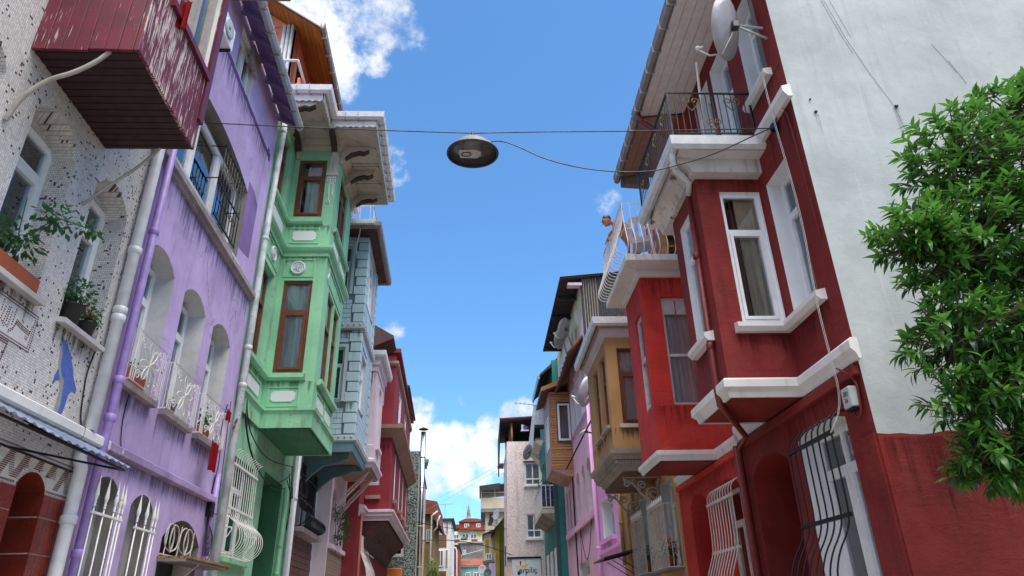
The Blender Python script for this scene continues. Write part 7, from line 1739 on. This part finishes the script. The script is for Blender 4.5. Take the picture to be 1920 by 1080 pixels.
ell(Mh @ Matrix.Translation((-.06, 0, -.07)), .04, .045, .04, m_skin, 'jaw', head)
MB().prism(lambda a, b, n: Mh @ Vector((-a, n, b)), [(.088, -.055), (.094, -.06), (.088, -.066)], -.024, .024).build('mouth', m_maroon2, head)
for s in (-1, 1):
    ell(Mh @ Matrix.Translation((-.078, s*.034, .015)), .012, .013, .009, m_hair, 'eye', head, 8); ell(Mh @ Matrix.Translation((.015, s*.076, -.005)), .02, .009, .032, m_skin, 'ear', head, 8)
    MB().tube([Mh @ Vector((-.092, s*.015, .038)), Mh @ Vector((-.085, s*.05, .04))], .006, 5).build('eyebrow', m_hair, head)
SJ = [((fx, fy, fz+.95), (.145, .175)), ((fx+.0, fy-.1, fz+.84), .105), ((fx+.015, fy-.11, fz+.55), .085), ((fx+.0, fy+.1, fz+.84), .105), ((fx+.03, fy+.11, fz+.55), .085)]
skin_body('shorts', SJ, [(0, 1), (1, 2), (0, 3), (3, 4)], m_shorts, pm)

print('objects', len(bpy.data.objects))

# ------------------------------------------------------------------ rain stains under sills and ledges, repaired patches
T = fac(FL)
for a0, a1 in ((4.02, 4.82), (5.3, 6.1), (6.55, 7.34)): stain(L1, T, a0-.02, a1+.02, 4.39, .42, m_st_grey)
stain(L1, T, 2.2, 7.5, 9.8, 3.0, m_st_grey)
for a0, a1 in ((8.0, 8.95), (9.38, 10.33), (10.74, 11.71)): stain(L2, T, a0-.1, a1+.08, 4.2, .62, m_st_purple)
stain(L2, T, 7.9, 12.3, 7.3, 1.0, m_st_purple); stain(L2, T, 8.0, 12.0, 3.42, .5, m_st_purple); stain(L2, T, 8.7, 12.0, 10.54, .9, m_st_purple)
for (z, l_) in ((5.23, .6), (9.24, .5), (6.24, .5), (10.1, .5)):
    stain(L3, near(FL, 14.15), .02, 1.03, z, l_, m_st_green); stain(L3, fac(FL, 1.05), 14.2, 16.7, z, l_, m_st_green); stain(L3, T, 12.6, 14.1, z, l_, m_st_green)
for zc in (9.05, 6.95): stain(L4, near(FL, 18.2), .5, 1.36, zc, .5, m_st_grey, .05)
stain(L5, near(FL, 21.75), .45, 1.48, 9.04, 1.6, m_st_grey); stain(L6, near(FL, 26), .9, 1.7, 7.6, 1.0, m_st_dark); stain(L6, fac(FL, 1.75), 26.1, 36.6, 7.8, 1.6, m_st_dark)
Tr_ = fac(FR)
stain(R1, Tr_, 6.95, 8.0, 4.82, .55, m_st_dark); stain(R1, near(FR, 8.03), .0, .7, 4.81, .5, m_st_dark); stain(R1, fac(FR, .92), 8.2, 9.1, 4.81, .5, m_st_dark)
stain(R1, Tr_, 6.72, 8.8, 3.81, .8, m_st_dark); stain(R1, Tr_, 6.75, 7.6, 7.5, 1.3, m_st_dark); stain(R1, near(FR, 8.03), .05, .9, 7.2, .6, m_st_dark); stain(R1, Tr_, 6.75, 7.6, 8.2, .5, m_st_dark)
stain(R2, near(FR, 11.5), .05, .9, 4.86, .7, m_st_dark); stain(R2, near(FR, 11.5), .02, .95, 7.34, .6, m_st_dark); stain(R2, Tr_, 10.5, 14, 3.78, .8, m_st_dark)
stain(R3, near(FR, 15), .05, 1.0, 5.35, .5, m_st_grey); stain(R3, fac(FR, 1.06), 15.1, 17.8, 5.38, .5, m_st_grey); stain(R5, Tr_, 24.3, 33, 4.69, 1.2, m_st_grey); stain(R5, Tr_, 24.3, 33, 8.6, 1.4, m_st_grey)
stain(R1, Tg, -6, -.1, 12.9, 4.5, m_st_pale); stain(R1, Tg, -1.38, -1.31, 7.38, 1.2, m_st_pale); stain(R1, Tg, -.31, -.24, 7.28, 1.3, m_st_pale); stain(R1, Tg, -4, -.05, 3.15, 1.4, m_st_dark)
rp_ = random.Random(31)
m_rpatch = plaster('faded red touch up', (120, 39, 37), 1.08, .8, .24, .3, (60, 26, 26), .5, trowel=.25)
for Tq, cx, cz, sx, sz, k in ((Tr_, 8.55, 3.62, .2, .08, 2), (near(FR, 8.03), .3, 4.5, .22, .16, 3), (Tr_, 7.3, 4.45, .25, .14, 4)):
    pts = [(cx+sx*rp_.uniform(.6, 1.2)*math.cos(i*math.pi/7), cz+sz*rp_.uniform(.6, 1.2)*math.sin(i*math.pi/7)) for i in range(14)]
    MB().prism(Tq, pts, 0, .002).build('paint_patch', m_rpatch, R1)
